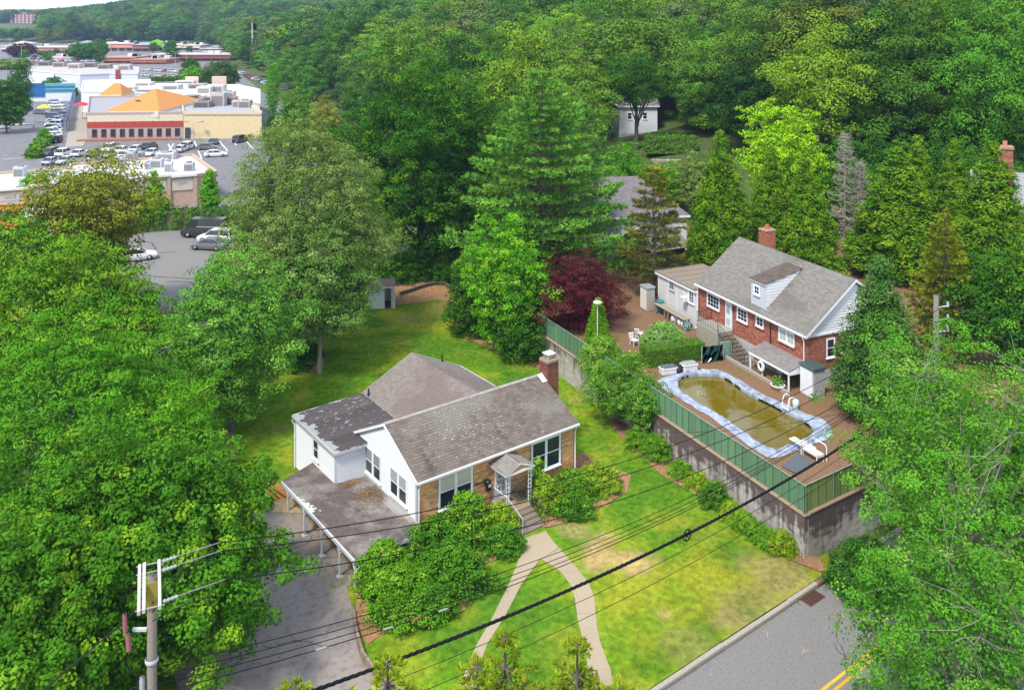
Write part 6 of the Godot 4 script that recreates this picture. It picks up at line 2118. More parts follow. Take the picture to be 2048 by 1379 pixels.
func make_near_trees() -> void:
	# left of the picture, near to far
	hand("maple_tree", "large dense maple behind the utility pole at the lower left", 272, 39, 0, 900, 580, 0.1, 1, 820, 120, 0.6, 0.155, MAPLE, {"amp": 0.34, "slim": 0.8, "tr": 0.3, "limbs": 16, "inner": 0.6})
	hand("maple_tree", "dark maple crown filling the lower left corner below the big maple", 20, 34, 0, 1060, 420, 0.1, 1, 480, 100, 0.55, 0.15, MAPLE, {"amp": 0.34, "slim": 0.8, "inner": 0.6})
	hand("ash_tree", "bright green ash with feathery leaf sprays left of the driveway lawn", 140, 50, 0, 655, 520, 0.16, 1, 680, 84, 0.72, 0.21, ASH, {"amp": 0.36, "slim": 0.34, "droop": 0.5, "flat": 0.45, "inner": 0.6})
	hand("ash_tree", "bright green ash crown beside the maple nearest the driveway", 365, 47, 0, 800, 170, 0.2, 1, 240, 66, 0.62, 0.2, ASH, {"amp": 0.36, "slim": 0.36, "droop": 0.5, "flat": 0.45})
	hand("lawn_tree", "light green open tree at the left lawn edge with thin dark trunk", 462, 61, 0, 515, 265, 0.1, 0, 520, 70, 0.66, 0.17, [Color(0.06, 0.18, 0.025), Color(0.115, 0.28, 0.04), Color(0.2, 0.37, 0.07)], {"amp": 0.4, "limbs": 14, "twigs": 0.25, "inner": 0.75})
	hand("sumac_tree", "sumac with drooping leaf sprays and pale stem before the parking lot", 145, 66, 0, 490, 270, 0.3, 1, 520, 44, 0.9, 0.32, SUMAC, {"amp": 0.4, "slim": 0.3, "droop": 0.7, "flat": 0.4, "bark": M.pale_bark, "limbs": 12, "twigs": 0.15})
	hand("sumac_tree", "sumac at the left picture edge above the ash", 30, 62, 0, 480, 260, 0.2, 1, 460, 44, 0.9, 0.3, SUMAC, {"amp": 0.4, "slim": 0.3, "droop": 0.7, "flat": 0.4, "bark": M.pale_bark})
	hand("sumac_tree", "low sumac clump right of the pale stemmed sumac at the lot edge", 255, 69, 0, 570, 150, 0.15, 1, 300, 40, 0.8, 0.28, SUMAC, {"amp": 0.4, "slim": 0.3, "droop": 0.7, "flat": 0.4})
	hand("yellow_tree", "tall olive yellow tree with open crown before the tan strip mall", 178, 82, 0, 332, 215, 0.52, 0, 420, 40, 0.85, 0.24, OLIVE, {"amp": 0.4, "bark": M.pale_bark, "limbs": 16, "twigs": 0.3, "inner": 0.8, "tr": 0.16})
	hand("yellow_tree", "smaller olive yellow tree below the tall one beside the parking lot", 190, 84, 0, 430, 150, 0.3, 0, 240, 36, 0.8, 0.24, OLIVE, {"amp": 0.4, "inner": 0.8})
	hand("scrub_tree", "dark green scrub tree at the left edge below the orange hut", 45, 78, 0, 440, 240, 0.15, 1, 330, 40, 0.8, 0.25, DARKG, {"amp": 0.4})
	hand("lot_edge_tree", "green tree beside the parking lot right of its pale asphalt", 352, 80, 0, 640, 60, 0.15, 0, 160, 36, 0.6, 0.22, BRIGHT, {"amp": 0.4})
	# middle
	hand("domed_tree", "wide pale green domed tree between parking lot and back lawn", 612, 77, 0, 250, 335, 0.24, 1, 1300, 84, 0.68, 0.17, PALE, {"amp": 0.22, "limbs": 18, "twigs": 0.12, "bark": M.pale_bark, "inner": 0.5, "slim": 0.5, "tr": 0.36})
	hand("domed_tree", "lower pale green spreading tree before the wide dome at the lawn", 640, 71, 0, 468, 195, 0.3, 1, 460, 66, 0.66, 0.18, [Color(0.06, 0.14, 0.03), Color(0.11, 0.21, 0.05), Color(0.2, 0.3, 0.1)], {"amp": 0.4, "limbs": 16, "twigs": 0.3, "bark": M.pale_bark, "inner": 0.7})
	hand("lot_edge_tree", "yellow green round tree below the wide dome beside the lot", 510, 80, 0, 480, 200, 0.2, 1, 480, 40, 0.75, 0.2, [Color(0.09, 0.2, 0.03), Color(0.15, 0.27, 0.05), Color(0.22, 0.33, 0.08)], {"amp": 0.35})
	hand("dark_broadleaf_tree", "tall dark green broadleaf tree behind the tool shed", 838, 100, 0, 122, 290, 0.12, 0, 900, 66, 0.95, 0.26, DARKG, {"amp": 0.42, "limbs": 16, "inner": 0.55, "tr": 0.5})
	hand("dark_broadleaf_tree", "lighter topped broadleaf tree at the right of the tall dark one", 905, 104, 0, 150, 190, 0.15, 0, 430, 62, 0.95, 0.26, [Color(0.04, 0.14, 0.014), Color(0.08, 0.22, 0.02), Color(0.15, 0.3, 0.02)], {"amp": 0.42})
	var pm := conifer_mesh(51, 23.8, 11.2, 0.05, 27, 9, 115, 0.55, 0.11, [Color(0.085, 0.235, 0.03), Color(0.17, 0.36, 0.045)], 0.1, 0.05, 0.72, 0.3)
	conifer("white_pine", "huge white pine with layered plates of branches in the middle", PD(1085, 90, 0), pm)
	conifer("white_pine", "white pine close behind the huge one on its left", PD(1000, 99, 0), conifer_mesh(52, 19, 7.4, 0.12, 20, 6, 55, 0.6, 0.11, [Color(0.07, 0.21, 0.025), Color(0.14, 0.31, 0.035)], 0.1, 0.05, 0.75, 0.3))
	conifer("white_pine", "white pine behind the huge one toward the grey roofed house", PD(1165, 104, 2), conifer_mesh(53, 17, 7.0, 0.12, 18, 6, 50, 0.6, 0.11, [Color(0.08, 0.21, 0.035), Color(0.15, 0.3, 0.05)], 0.1, 0.05, 0.75, 0.3))
	hand("green_maple_sapling", "bright green young tree before the white pine at the mulch bed", 1012, 76, 0, 450, 165, 0.06, 0, 420, 60, 0.58, 0.18, BRIGHT, {"amp": 0.42, "inner": 0.6})
	hand("green_maple_sapling", "mid green leafy shrub tree at the foot of the white pine beside the mulch", 950, 80, 0, 530, 120, 0.02, 1, 360, 38, 0.6, 0.18, DARKG, {"amp": 0.3})
	hand("lilac_shrub", "dark green tall shrub between young tree and red maple", 1045, 74, 0, 590, 110, 0.02, 1, 360, 38, 0.5, 0.17, DARKG, {"amp": 0.3, "cat": "shrub"})
	hand("red_maple", "dark red Japanese maple over the end of the retaining wall", 1152, 75.5, 1.2, 525, 172, 0.2, 1, 620, 60, 0.62, 0.16, [Color(0.05, 0.009, 0.014), Color(0.1, 0.02, 0.027), Color(0.15, 0.05, 0.045)], {"amp": 0.4, "flat": 0.34, "droop": 0.6, "slim": 0.34, "limbs": 14, "inner": 0.75})
	# behind the terrace
	conifer("pitch_pine", "olive yellow pine in front of the grey roofed house", PD(1308, 83, 2.4), conifer_mesh(61, 12.6, 3.6, 0.14, 15, 6, 60, 0.42, 0.07, [Color(0.1, 0.115, 0.02), Color(0.2, 0.2, 0.025)], 0.12, 0.03, 0.5, 0.34))
	var fl := [0, 1, 2]
	for i in 3: fl[i] = leaf_mesh(70 + i, Vector3(3.2, 6.6, 3.2), 700, 62, 0.46, 0.24, CYPRESS, 0.26, 2, 0.42, -0.3, M.needle, 1.1, 0.3)
	var cy := [[1441, 88, 268, 140, "tall gold green cypress left of the brick chimney"], [1545, 90, 300, 120, "gold green cypress standing behind the brick chimney"], [1610, 88, 325, 150, "broad gold green cypress right of the brick chimney"], [1795, 90, 300, 190, "broad gold green cypress right of the dead spruce"], [1835, 96, 283, 130, "gold green cypress behind the broad one right of the dead spruce"], [1910, 95, 288, 120, "gold green cypress left of the pair by the right edge"], [1985, 84, 290, 190, "large gold green cypress nearest the chimney house"], [2050, 80, 430, 120, "gold green cypress cut by the right picture edge"]]
	for i in cy.size():
		var q: Array = cy[i]
		var d: float = q[1]
		var H: float = EYE - (q[2] - 30.0) * d / F - 2.4
		var t := thing("cypress_tree", q[4], "tree", PD(q[0], d, 2.4), i * 1.3, "gold green cypresses behind the brick house")
		var tk := MB.new()
		tk.tube(PackedVector3Array([Vector3(0, -0.3, 0), Vector3(0, H * 0.9, 0)]), PackedFloat32Array([0.22, 0.04]), 7)
		obj("trunk", tk.done(M.bark), t)
		var c := obj("crown", fl[i % 3], t)
		c.scale = Vector3(q[3] * d / F / 6.0, H / 13.2, q[3] * d / F / 6.0)
	hand("dark_broadleaf_tree", "dark tree with bare lower trunk before the white hill house", 1272, 146, 6.5, 118, 120, 0.5, 0, 360, 40, 0.9, 0.27, DARKG, {"amp": 0.42, "tr": 0.4})
	hand("hill_garden_tree", "small grey green tree below the stone garden wall", 1395, 112, 3.5, 318, 70, 0.1, 0, 220, 40, 0.6, 0.22, PALE, {"amp": 0.4})
	hand("hill_garden_tree", "light green tree behind the grey roofed house", 1235, 118, 4.0, 300, 120, 0.1, 1, 330, 40, 0.8, 0.24, ASH, {"amp": 0.4})
	hand("hill_garden_tree", "yellow green shrub tree between grey roofed house and hill hedge", 1330, 116, 4.0, 335, 90, 0.05, 1, 280, 40, 0.7, 0.22, BRIGHT, {"amp": 0.4})
	hand("wood_edge_tree", "big round topped green tree above the lime green tree on the slope", 1432, 152, 7.5, 96, 195, 0.14, 0, 420, 130, 1.25, 0.3, [Color(0.055, 0.15, 0.02), Color(0.1, 0.22, 0.03), Color(0.15, 0.3, 0.04)], {"amp": 0.4})
	hand("wood_edge_tree", "tallest broad green tree at the upper right of the wood", 1945, 127, 6.0, -30, 270, 0.08, 0, 620, 130, 1.3, 0.28, [Color(0.05, 0.14, 0.018), Color(0.1, 0.23, 0.026), Color(0.16, 0.32, 0.03)], {"amp": 0.5})
	hand("wood_edge_tree", "yellow green round crown high in the wood above the white pine", 1110, 200, 14.0, 48, 190, 0.1, 0, 420, 110, 1.5, 0.36, [Color(0.11, 0.26, 0.02), Color(0.19, 0.36, 0.025), Color(0.24, 0.4, 0.03)], {"amp": 0.45})
	hand("wood_edge_tree", "broad olive green crown left of the yellow green crown in the upper wood", 985, 205, 12.0, 62, 200, 0.1, 1, 420, 110, 1.5, 0.36, [Color(0.07, 0.165, 0.03), Color(0.115, 0.22, 0.04)], {"amp": 0.4})
	var under := [[1660, "left of the dead spruce"], [1742, "right of the dead spruces"], [1832, "behind the broad cypress"], [1890, "left of the cypress pair"], [1955, "between the right cypresses"], [2035, "behind the far brick chimney"]]
	for i in 6:
		hand("understory_tree", "dark green low tree at the foot of the wood, %s" % under[i][1], under[i][0], 107 + (i % 3) * 4, 3.0, 290 - 14 * (i % 2), 130, 0.05, 0, 170, 70, 0.95, 0.24, DARKG if i % 2 else MAPLE, {"amp": 0.4, "group": "low trees at the foot of the wood"})
	var sn := MB.new()
	sn.tube(PackedVector3Array([Vector3(0, -1, 0), Vector3(0.1, 7, 0), Vector3(-0.1, 13, 0)]), PackedFloat32Array([0.75, 0.6, 0.45]), 9)
	sn.rod(Vector3(0, 10, 0), Vector3(1.6, 12.5, 0.3), 0.16, 6)
	obj("trunk", sn.done(M.pale_bark), thing("bare_trunk", "tall bare pale trunk standing in the wood above the dead spruce", "tree", PD(1546, 163, ground(48.6, 163.0))))
	# bare dead spruces
	for q in [[1690, 97, 262, 2.4, "bare grey dead spruce between the cypresses"], [1722, 99, 320, 2.0, "smaller bare dead spruce right of the tall dead one"]]:
		var H: float = EYE - (q[2] - 30.0) * q[1] / F - 2.4
		var b := MB.new()
		b.tube(PackedVector3Array([Vector3(0, -0.3, 0), Vector3(0, H, 0)]), PackedFloat32Array([0.16, 0.015]), 7)
		for i in 190:
			var t := pow(rng.randf(), 0.8)
			var y := H * (0.12 + 0.86 * t)
			var l: float = q[3] * 1.25 * (1.0 - t * 0.82) * rng.randf_range(0.5, 1.1)
			var a := rng.randf() * TAU
			var dv := Vector3(cos(a), 0, sin(a))
			var p := Vector3(0, y, 0)
			var e := p + dv * l + Vector3(0, l * 0.12, 0)
			b.tube(PackedVector3Array([p, p + dv * l * 0.55 - Vector3(0, l * 0.1, 0), e]), PackedFloat32Array([0.045, 0.03, 0.014]), 4, Color.WHITE, false)
			for k in 5:
				var f := p.lerp(e, rng.randf_range(0.4, 0.95))
				b.rod(f, f + (dv * 0.3 + rdir(rng) * 0.5) * 0.6, 0.014, 3)
		var t2 := thing("dead_spruce", q[4], "tree", PD(q[0], q[1], 2.4))
		obj("trunk", b.done(grain("dead_wood", Color(0.36, 0.31, 0.27), 0.7, 1.2, 0.04, 1.0)), t2)
	hand("lime_maple", "vivid lime green tree behind the cypresses", 1560, 108, 3.5, 228, 135, 0.2, 0, 480, 36, 0.8, 0.26, LIME, {"amp": 0.42, "inner": 0.75, "flat": 0.45})
	hand("lime_maple", "lime green low crown right behind the dead spruce", 1625, 106, 3.5, 320, 70, 0.2, 0, 160, 34, 0.7, 0.26, LIME, {"amp": 0.4})
	# right side
	hand("holly_tree", "dark glossy holly at the right end of the brick house", 1760, 58.5, 2.3, 520, 205, 0.03, 2, 900, 42, 0.62, 0.19, [Color(0.03, 0.1, 0.02), Color(0.07, 0.16, 0.035), Color(0.18, 0.26, 0.12)], {"amp": 0.3, "slim": 0.5, "inner": 0.4})
	conifer("yellow_conifer", "olive yellow conifer behind the right utility pole", PD(1890, 68, 2.3), conifer_mesh(63, 11.5, 3.4, 0.06, 18, 7, 46, 0.4, 0.08, [Color(0.13, 0.17, 0.014), Color(0.22, 0.24, 0.016)], 0.05, 0.02, 0.7, 0.36))
	hand("dark_broadleaf_tree", "dark green tree at the right edge behind the utility pole", 2020, 66, 2.3, 520, 190, 0.1, 0, 520, 38, 0.8, 0.23, DARKG, {"amp": 0.4})
	hand("locust_tree", "large light green open tree with pale bare branches at the lower right", 1940, 38.5, 0, 690, 450, 0.2, 0, 560, 80, 0.55, 0.125, [Color(0.055, 0.185, 0.018), Color(0.1, 0.27, 0.028), Color(0.17, 0.35, 0.05)], {"amp": 0.45, "bark": M.pale_bark, "limbs": 24, "twigs": 0.6, "inner": 0.85, "fill": 0.1, "spread": 1.6, "tr": 0.28, "slim": 0.6, "deep": 0.9, "lr": 0.36})
	hand("locust_tree", "lower light green tree leaning over the road below the large open tree", 1915, 32.5, 0, 1085, 380, 0.16, 0, 460, 76, 0.5, 0.12, [Color(0.045, 0.165, 0.018), Color(0.085, 0.245, 0.025), Color(0.15, 0.32, 0.045)], {"amp": 0.42, "bark": M.pale_bark, "limbs": 18, "twigs": 0.5, "inner": 0.8, "fill": 0.12, "spread": 1.55, "tr": 0.2})
	hand("locust_tree", "light green tree between the holly and the large open tree", 1850, 46, 0, 735, 250, 0.15, 0, 400, 70, 0.56, 0.14, [Color(0.05, 0.17, 0.018), Color(0.095, 0.25, 0.025), Color(0.16, 0.33, 0.05)], {"amp": 0.42, "limbs": 14, "twigs": 0.4, "inner": 0.75})
	hand("dark_broadleaf_tree", "green tree cut by the right picture edge above the road", 2055, 43, 0, 860, 130, 0.1, 0, 300, 60, 0.6, 0.18, ASH, {"amp": 0.4})
	# tips of spruces across the road in front
	var sp := conifer_mesh(81, 15.0, 3.2, 0.5, 17, 8, 95, 0.14, 0.034, [Color(0.14, 0.22, 0.012), Color(0.33, 0.38, 0.022)], -0.22, 0.08, 0.75, 0.2)
	var sm := conifer_mesh(82, 14.4, 2.8, 0.5, 16, 8, 90, 0.14, 0.034, [Color(0.12, 0.2, 0.012), Color(0.28, 0.34, 0.022)], -0.22, 0.08, 0.75, 0.2)
	var cn := MB.new()
	for i in 110:
		var t := rng.randf_range(0.7, 0.9)
		var a := rng.randf() * TAU
		var rr := 3.2 * pow(1.0 - t, 0.75) * rng.randf_range(0.35, 0.8) * 1.25
		var p := Vector3(cos(a) * rr, 15.0 * (0.25 + 0.75 * (t - 0.0)) - rr * 0.25 , sin(a) * rr)
		p.y = 15.0 * t - rr * 0.2
		cn.tube(PackedVector3Array([p, p - Vector3(0, 0.1, 0), p - Vector3(0, 0.26, 0), p - Vector3(0, 0.36, 0)]), PackedFloat32Array([0.012, 0.04, 0.042, 0.008]), 6, Color(0.34, 0.33, 0.04) * rng.randf_range(0.7, 1.3))
	var cones := cn.done(M.plain)
	var tips := [[1010, 20.5, 1243, 1, "spruce tip hung with cones before the left walkway arm"], [955, 19.0, 1290, 0, "spruce tip hung with cones left of the walkway arm"], [775, 19.5, 1285, 0, "narrow yellow green spruce tip beside the driveway edging"], [588, 18.5, 1338, 1, "yellow green spruce tip at the bottom left below the thick cable"], [700, 18.3, 1358, 0, "small spruce tip at the bottom on the driveway"], [1155, 20.0, 1256, 1, "dark spruce tip before the right walkway arm"], [1240, 19.0, 1340, 0, "low spruce tip right of the right walkway arm"], [1080, 18.5, 1352, 1, "low spruce tip between the two walkway arms"]]
	for q in tips:
		var y: float = EYE - (q[2] - 30.0) * q[1] / F
		var t := conifer("spruce_tree", q[4], PD(q[0], q[1], 0.0), sp if q[3] == 0 else sm, "spruces across the road")
		t.rotation.y = q[0] * 0.37
		t.scale = Vector3(1.0, y / (15.0 if q[3] == 0 else 14.4), 1.0)
		obj("cones", cones, t, "stuff")

func make_shrubs() -> void:
	# before the house
	var A := [Color(0.06, 0.17, 0.014), Color(0.12, 0.28, 0.02), Color(0.22, 0.38, 0.04)]
	var B := [Color(0.11, 0.22, 0.016), Color(0.2, 0.32, 0.025), Color(0.36, 0.36, 0.04)]
	var D := [Color(0.035, 0.12, 0.012), Color(0.07, 0.2, 0.018), Color(0.14, 0.3, 0.03)]
	var f := "bushes before the stone house"
	bush("front_bush", "tall bright green bush at the left front window of the stone house", uv3(2.3, -1.3), Vector3(1.25, 1.35, 1.2), 240, 40, 0.34, 0.13, A, {"group": f})
	bush("front_bush", "green bush at the house corner beside the carport roof", uv3(-0.3, -2.1), Vector3(1.5, 1.25, 1.3), 260, 40, 0.34, 0.13, D, {"group": f})
	bush("front_bush", "broad bright bush before the carport, nearest the driveway edging", uv3(-3.3, -3.9), Vector3(1.8, 0.95, 1.7), 330, 40, 0.34, 0.13, A, {"group": f})
	bush("front_bush", "wide green bush in the middle of the bed left of the steps", uv3(-0.4, -3.9), Vector3(2.0, 1.0, 1.5), 330, 40, 0.34, 0.13, D, {"group": f})
	bush("front_bush", "bright bush behind the wide one, close to the carport front post", uv3(-3.2, -2.1), Vector3(1.4, 1.15, 1.3), 260, 40, 0.34, 0.13, A, {"group": f})
	bush("front_bush", "dark low bush at the lower end of the bed by the driveway", uv3(-2.5, -5.0), Vector3(1.2, 0.7, 1.0), 220, 40, 0.3, 0.12, D, {"group": f})
	bush("front_bush", "yellow green azalea left beside the front steps", uv3(4.2, -1.7), Vector3(1.05, 0.8, 0.95), 190, 38, 0.28, 0.11, B, {"group": f})
	bush("front_bush", "small dark bush below the azalea left of the steps", uv3(3.4, -3.0), Vector3(1.2, 0.6, 0.9), 170, 38, 0.26, 0.11, D, {"group": f})
	bush("front_bush", "yellow green bush right beside the porch rail", uv3(7.7, -1.4), Vector3(1.0, 0.95, 1.0), 190, 38, 0.28, 0.11, B, {"group": f})
	bush("front_bush", "slender bush growing up at the right front window", uv3(8.0, -0.5), Vector3(0.5, 1.25, 0.45), 90, 38, 0.22, 0.11, A, {"group": f})
	bush("front_bush", "round green bush below the right front window", uv3(9.7, -1.5), Vector3(1.5, 0.8, 1.2), 240, 38, 0.3, 0.11, A, {"group": f})
	bush("front_bush", "round bush at the right end of the house front, nearest the retaining wall", uv3(11.8, -1.6), Vector3(1.4, 0.7, 1.2), 220, 38, 0.3, 0.11, B, {"group": f})
	bush("front_bush", "dark green bush at the right of the steps foot", uv3(8.6, -2.7), Vector3(1.2, 0.6, 0.9), 190, 38, 0.28, 0.11, D, {"group": f})
	# along the wall
	var dir := (W1 - W0).normalized()
	var out := Vector3(-dir.z, 0, dir.x)
	if out.x > 0: out = -out
	var wl := "shrubs along the foot of the retaining wall"
	var ws := [[1312, 915, 1.0, 0.75, A, "large round bush at the wall foot below the vine shrub"], [1276, 893, 0.85, 0.65, A, "smaller round bush left of the large round one at the wall foot"], [1362, 950, 0.75, 0.4, A, "low lily clump at the wall right of the round bushes"], [1395, 972, 0.75, 0.38, B, "second low lily clump along the wall"], [1430, 1008, 0.85, 0.65, D, "dark rounded bush under the middle of the long wall"], [1464, 1036, 0.6, 0.45, B, "yellow green low bush right of the dark wall bush"], [1492, 1058, 0.7, 0.42, A, "lily clump two thirds along the wall"], [1518, 1078, 0.65, 0.42, A, "lily clump next before the last along the wall"], [1540, 1094, 0.65, 0.42, A, "lily clump near the wall corner"], [1566, 1103, 0.75, 0.55, B, "yellow green bush at the wall corner"]]
	for q in ws:
		bush("wall_shrub", q[5], P(q[0], q[1]), Vector3(q[2], q[3], q[2]), int(150 * q[2]), 34, 0.24, 0.12, q[4], {"group": wl, "slim": 0.4})
	bush("rhododendron", "big dark rhododendron at the wall corner by the road", W1 + Vector3(2.4, 0, 2.3), Vector3(2.1, 1.15, 1.7), 420, 40, 0.34, 0.15, [Color(0.022, 0.085, 0.018), Color(0.05, 0.14, 0.025), Color(0.09, 0.2, 0.04)], {"slim": 0.36, "amp": 0.15})
	# vine shrub spilling over the wall
	bush("vine_shrub", "sprawling vine shrub spilling over the middle of the retaining wall", W0.lerp(W1, 0.5) + out * 0.4 + Vector3(0, 0.7, 0), Vector3(1.9, 1.8, 1.7), 520, 38, 0.42, 0.15, [Color(0.05, 0.15, 0.018), Color(0.12, 0.26, 0.03), Color(0.25, 0.4, 0.1)], {"amp": 0.5, "slim": 0.45, "droop": 0.5, "shape": 0})
	bush("vine_shrub", "upper vine shrub climbing through the green fence above the wall", W0.lerp(W1, 0.395) - out * 0.6 + Vector3(0, 2.3, 0), Vector3(1.6, 1.2, 1.4), 330, 38, 0.4, 0.14, [Color(0.07, 0.19, 0.02), Color(0.14, 0.3, 0.03), Color(0.27, 0.4, 0.1)], {"amp": 0.5, "slim": 0.45})
	bush("vine_shrub", "right arm of the vine shrub hanging over the wall beside the pool", W0.lerp(W1, 0.58) + out * 0.1 + Vector3(0, 1.2, 0), Vector3(1.3, 1.3, 1.0), 320, 38, 0.38, 0.14, [Color(0.04, 0.14, 0.018), Color(0.1, 0.24, 0.03), Color(0.2, 0.36, 0.08)], {"amp": 0.45, "slim": 0.45, "droop": 0.6, "shape": 0})
	# terrace
	hedge("clipped_hedge", "clipped box hedge between the brown terrace and the pool", P(1345, 722, 2.3), 0.33, 5.0, 1.35, 1.4, 9000, 0.1, [Color(0.04, 0.14, 0.012), Color(0.12, 0.27, 0.018)])
	hedge("clipped_hedge", "short clipped hedge left of the long one on the terrace", P(1252, 733, 2.3), 0.3, 2.3, 0.8, 1.0, 3200, 0.1, [Color(0.05, 0.15, 0.012), Color(0.13, 0.27, 0.02)])
	bush("pale_rhododendron", "round pale green bush behind the clipped hedge", P(1328, 696, 2.3), Vector3(1.75, 1.0, 1.6), 380, 34, 0.32, 0.15, [Color(0.12, 0.26, 0.07), Color(0.2, 0.38, 0.1), Color(0.3, 0.32, 0.22)], {"slim": 0.4, "amp": 0.15})
	var cone := thing("cone_evergreen", "cone shaped bright evergreen behind the cream post", "shrub", P(1198, 701, 2.3) + Vector3(0, 0, -0.6))
	obj("foliage", leaf_mesh(333, Vector3(1.05, 1.95, 1.05), 420, 30, 0.22, 0.1, [Color(0.09, 0.24, 0.012), Color(0.17, 0.36, 0.018)], 0.1, 3, 0.5, -0.5, M.needle, 0.9, 0.3), cone)
	var ct := MB.new()
	ct.rod(Vector3(0, -0.2, 0), Vector3(0, 3.2, 0), 0.06)
	obj("stem", ct.done(M.bark), cone)
	# back of the lawn and under the trees
	var bg := "undergrowth shrubs at the back of the lawn"
	var us := [[738, 575, 1.4, 1.1, DARKG, "dark shrub left of the tool shed"], [800, 560, 2.2, 1.5, DARKG, "dark undergrowth right behind the tool shed"], [905, 560, 2.4, 1.6, DARKG, "dark shrub at the back end of the mulch bed"], [955, 600, 2.0, 1.4, DARKG, "dark shrub between the mulch bed and the young tree"], [975, 650, 1.8, 1.2, MAPLE, "green shrub at the bend of the mulch bed"], [1060, 670, 1.6, 1.5, DARKG, "tall dark shrub before the wall's far end"], [690, 580, 2.0, 1.5, MAPLE, "green shrub below the spreading tree left of the shed"], [840, 552, 2.4, 1.7, DARKG, "dark tall shrub behind the mulch bed, left of the back end"], [870, 535, 3.0, 2.2, DARKG, "largest dark shrub under the tall dark tree"], [720, 548, 3.0, 2.4, DARKG, "dark shrub mass behind the spreading tree"], [640, 560, 3.0, 2.2, MAPLE, "green shrub mass behind the domed tree's trunk"], [560, 585, 2.8, 2.0, MAPLE, "green shrub at the lot end left of the domed tree's trunk"], [940, 540, 3.0, 2.6, DARKG, "dark shrub at the foot of the left white pine"], [500, 640, 2.4, 1.6, ASH, "bright shrub between lot and lawn behind the light green tree"], [590, 735, 1.2, 0.8, DARKG, "dark shrub round the trunk of the domed tree"], [620, 715, 0.9, 0.6, DARKG, "low dark shrub right of the domed tree's trunk"]]
	for q in us:
		bush("undergrowth_shrub", q[5], P(q[0], q[1]), Vector3(q[2], q[3], q[2]), int(110 * q[2]), 32, 0.4, 0.18, q[4], {"group": bg, "amp": 0.3})
	# hedge between the parking lot and the strip mall
	var h0 := P(195, 470)
	var h1 := P(455, 452)
	hedge("lot_hedge", "long overgrown green hedge between parking lot and strip mall", (h0 + h1) / 2.0 + Vector3(0, 0, -1.0), 0.12, h0.distance_to(h1) + 6, 2.6, 2.0, 11000, 0.28, [Color(0.03, 0.11, 0.012), Color(0.09, 0.22, 0.02)], 0.5)
	hand("lot_hedge_tree", "cone shaped bright green tree rising from the lot hedge", 308, 119, 0, 345, 62, 0.16, 2, 220, 34, 0.5, 0.26, BRIGHT, {"amp": 0.25})
	hand("lot_hedge_tree", "slim bright green tree at the right end of the lot hedge", 419, 121, 0, 340, 42, 0.16, 3, 170, 34, 0.5, 0.26, BRIGHT, {"amp": 0.3})
	hand("lot_hedge_tree", "small green tree left of the olive tree before the white roof", 68, 126, 0, 348, 50, 0.2, 0, 150, 34, 0.6, 0.28, BRIGHT, {"amp": 0.3})
	# hedges on the hill
	var hp := PD(1338, 140.0, 0)
	hp.y = ground(hp.x, -hp.z)
	hedge("hill_hedge", "clipped bright hedge above the stone wall on the hillside", hp + Vector3(0.2, 0.2, 0), 0.0, 8.0, 2.6, 2.5, 5200, 0.26, [Color(0.05, 0.16, 0.014), Color(0.13, 0.3, 0.02)], 0.25)

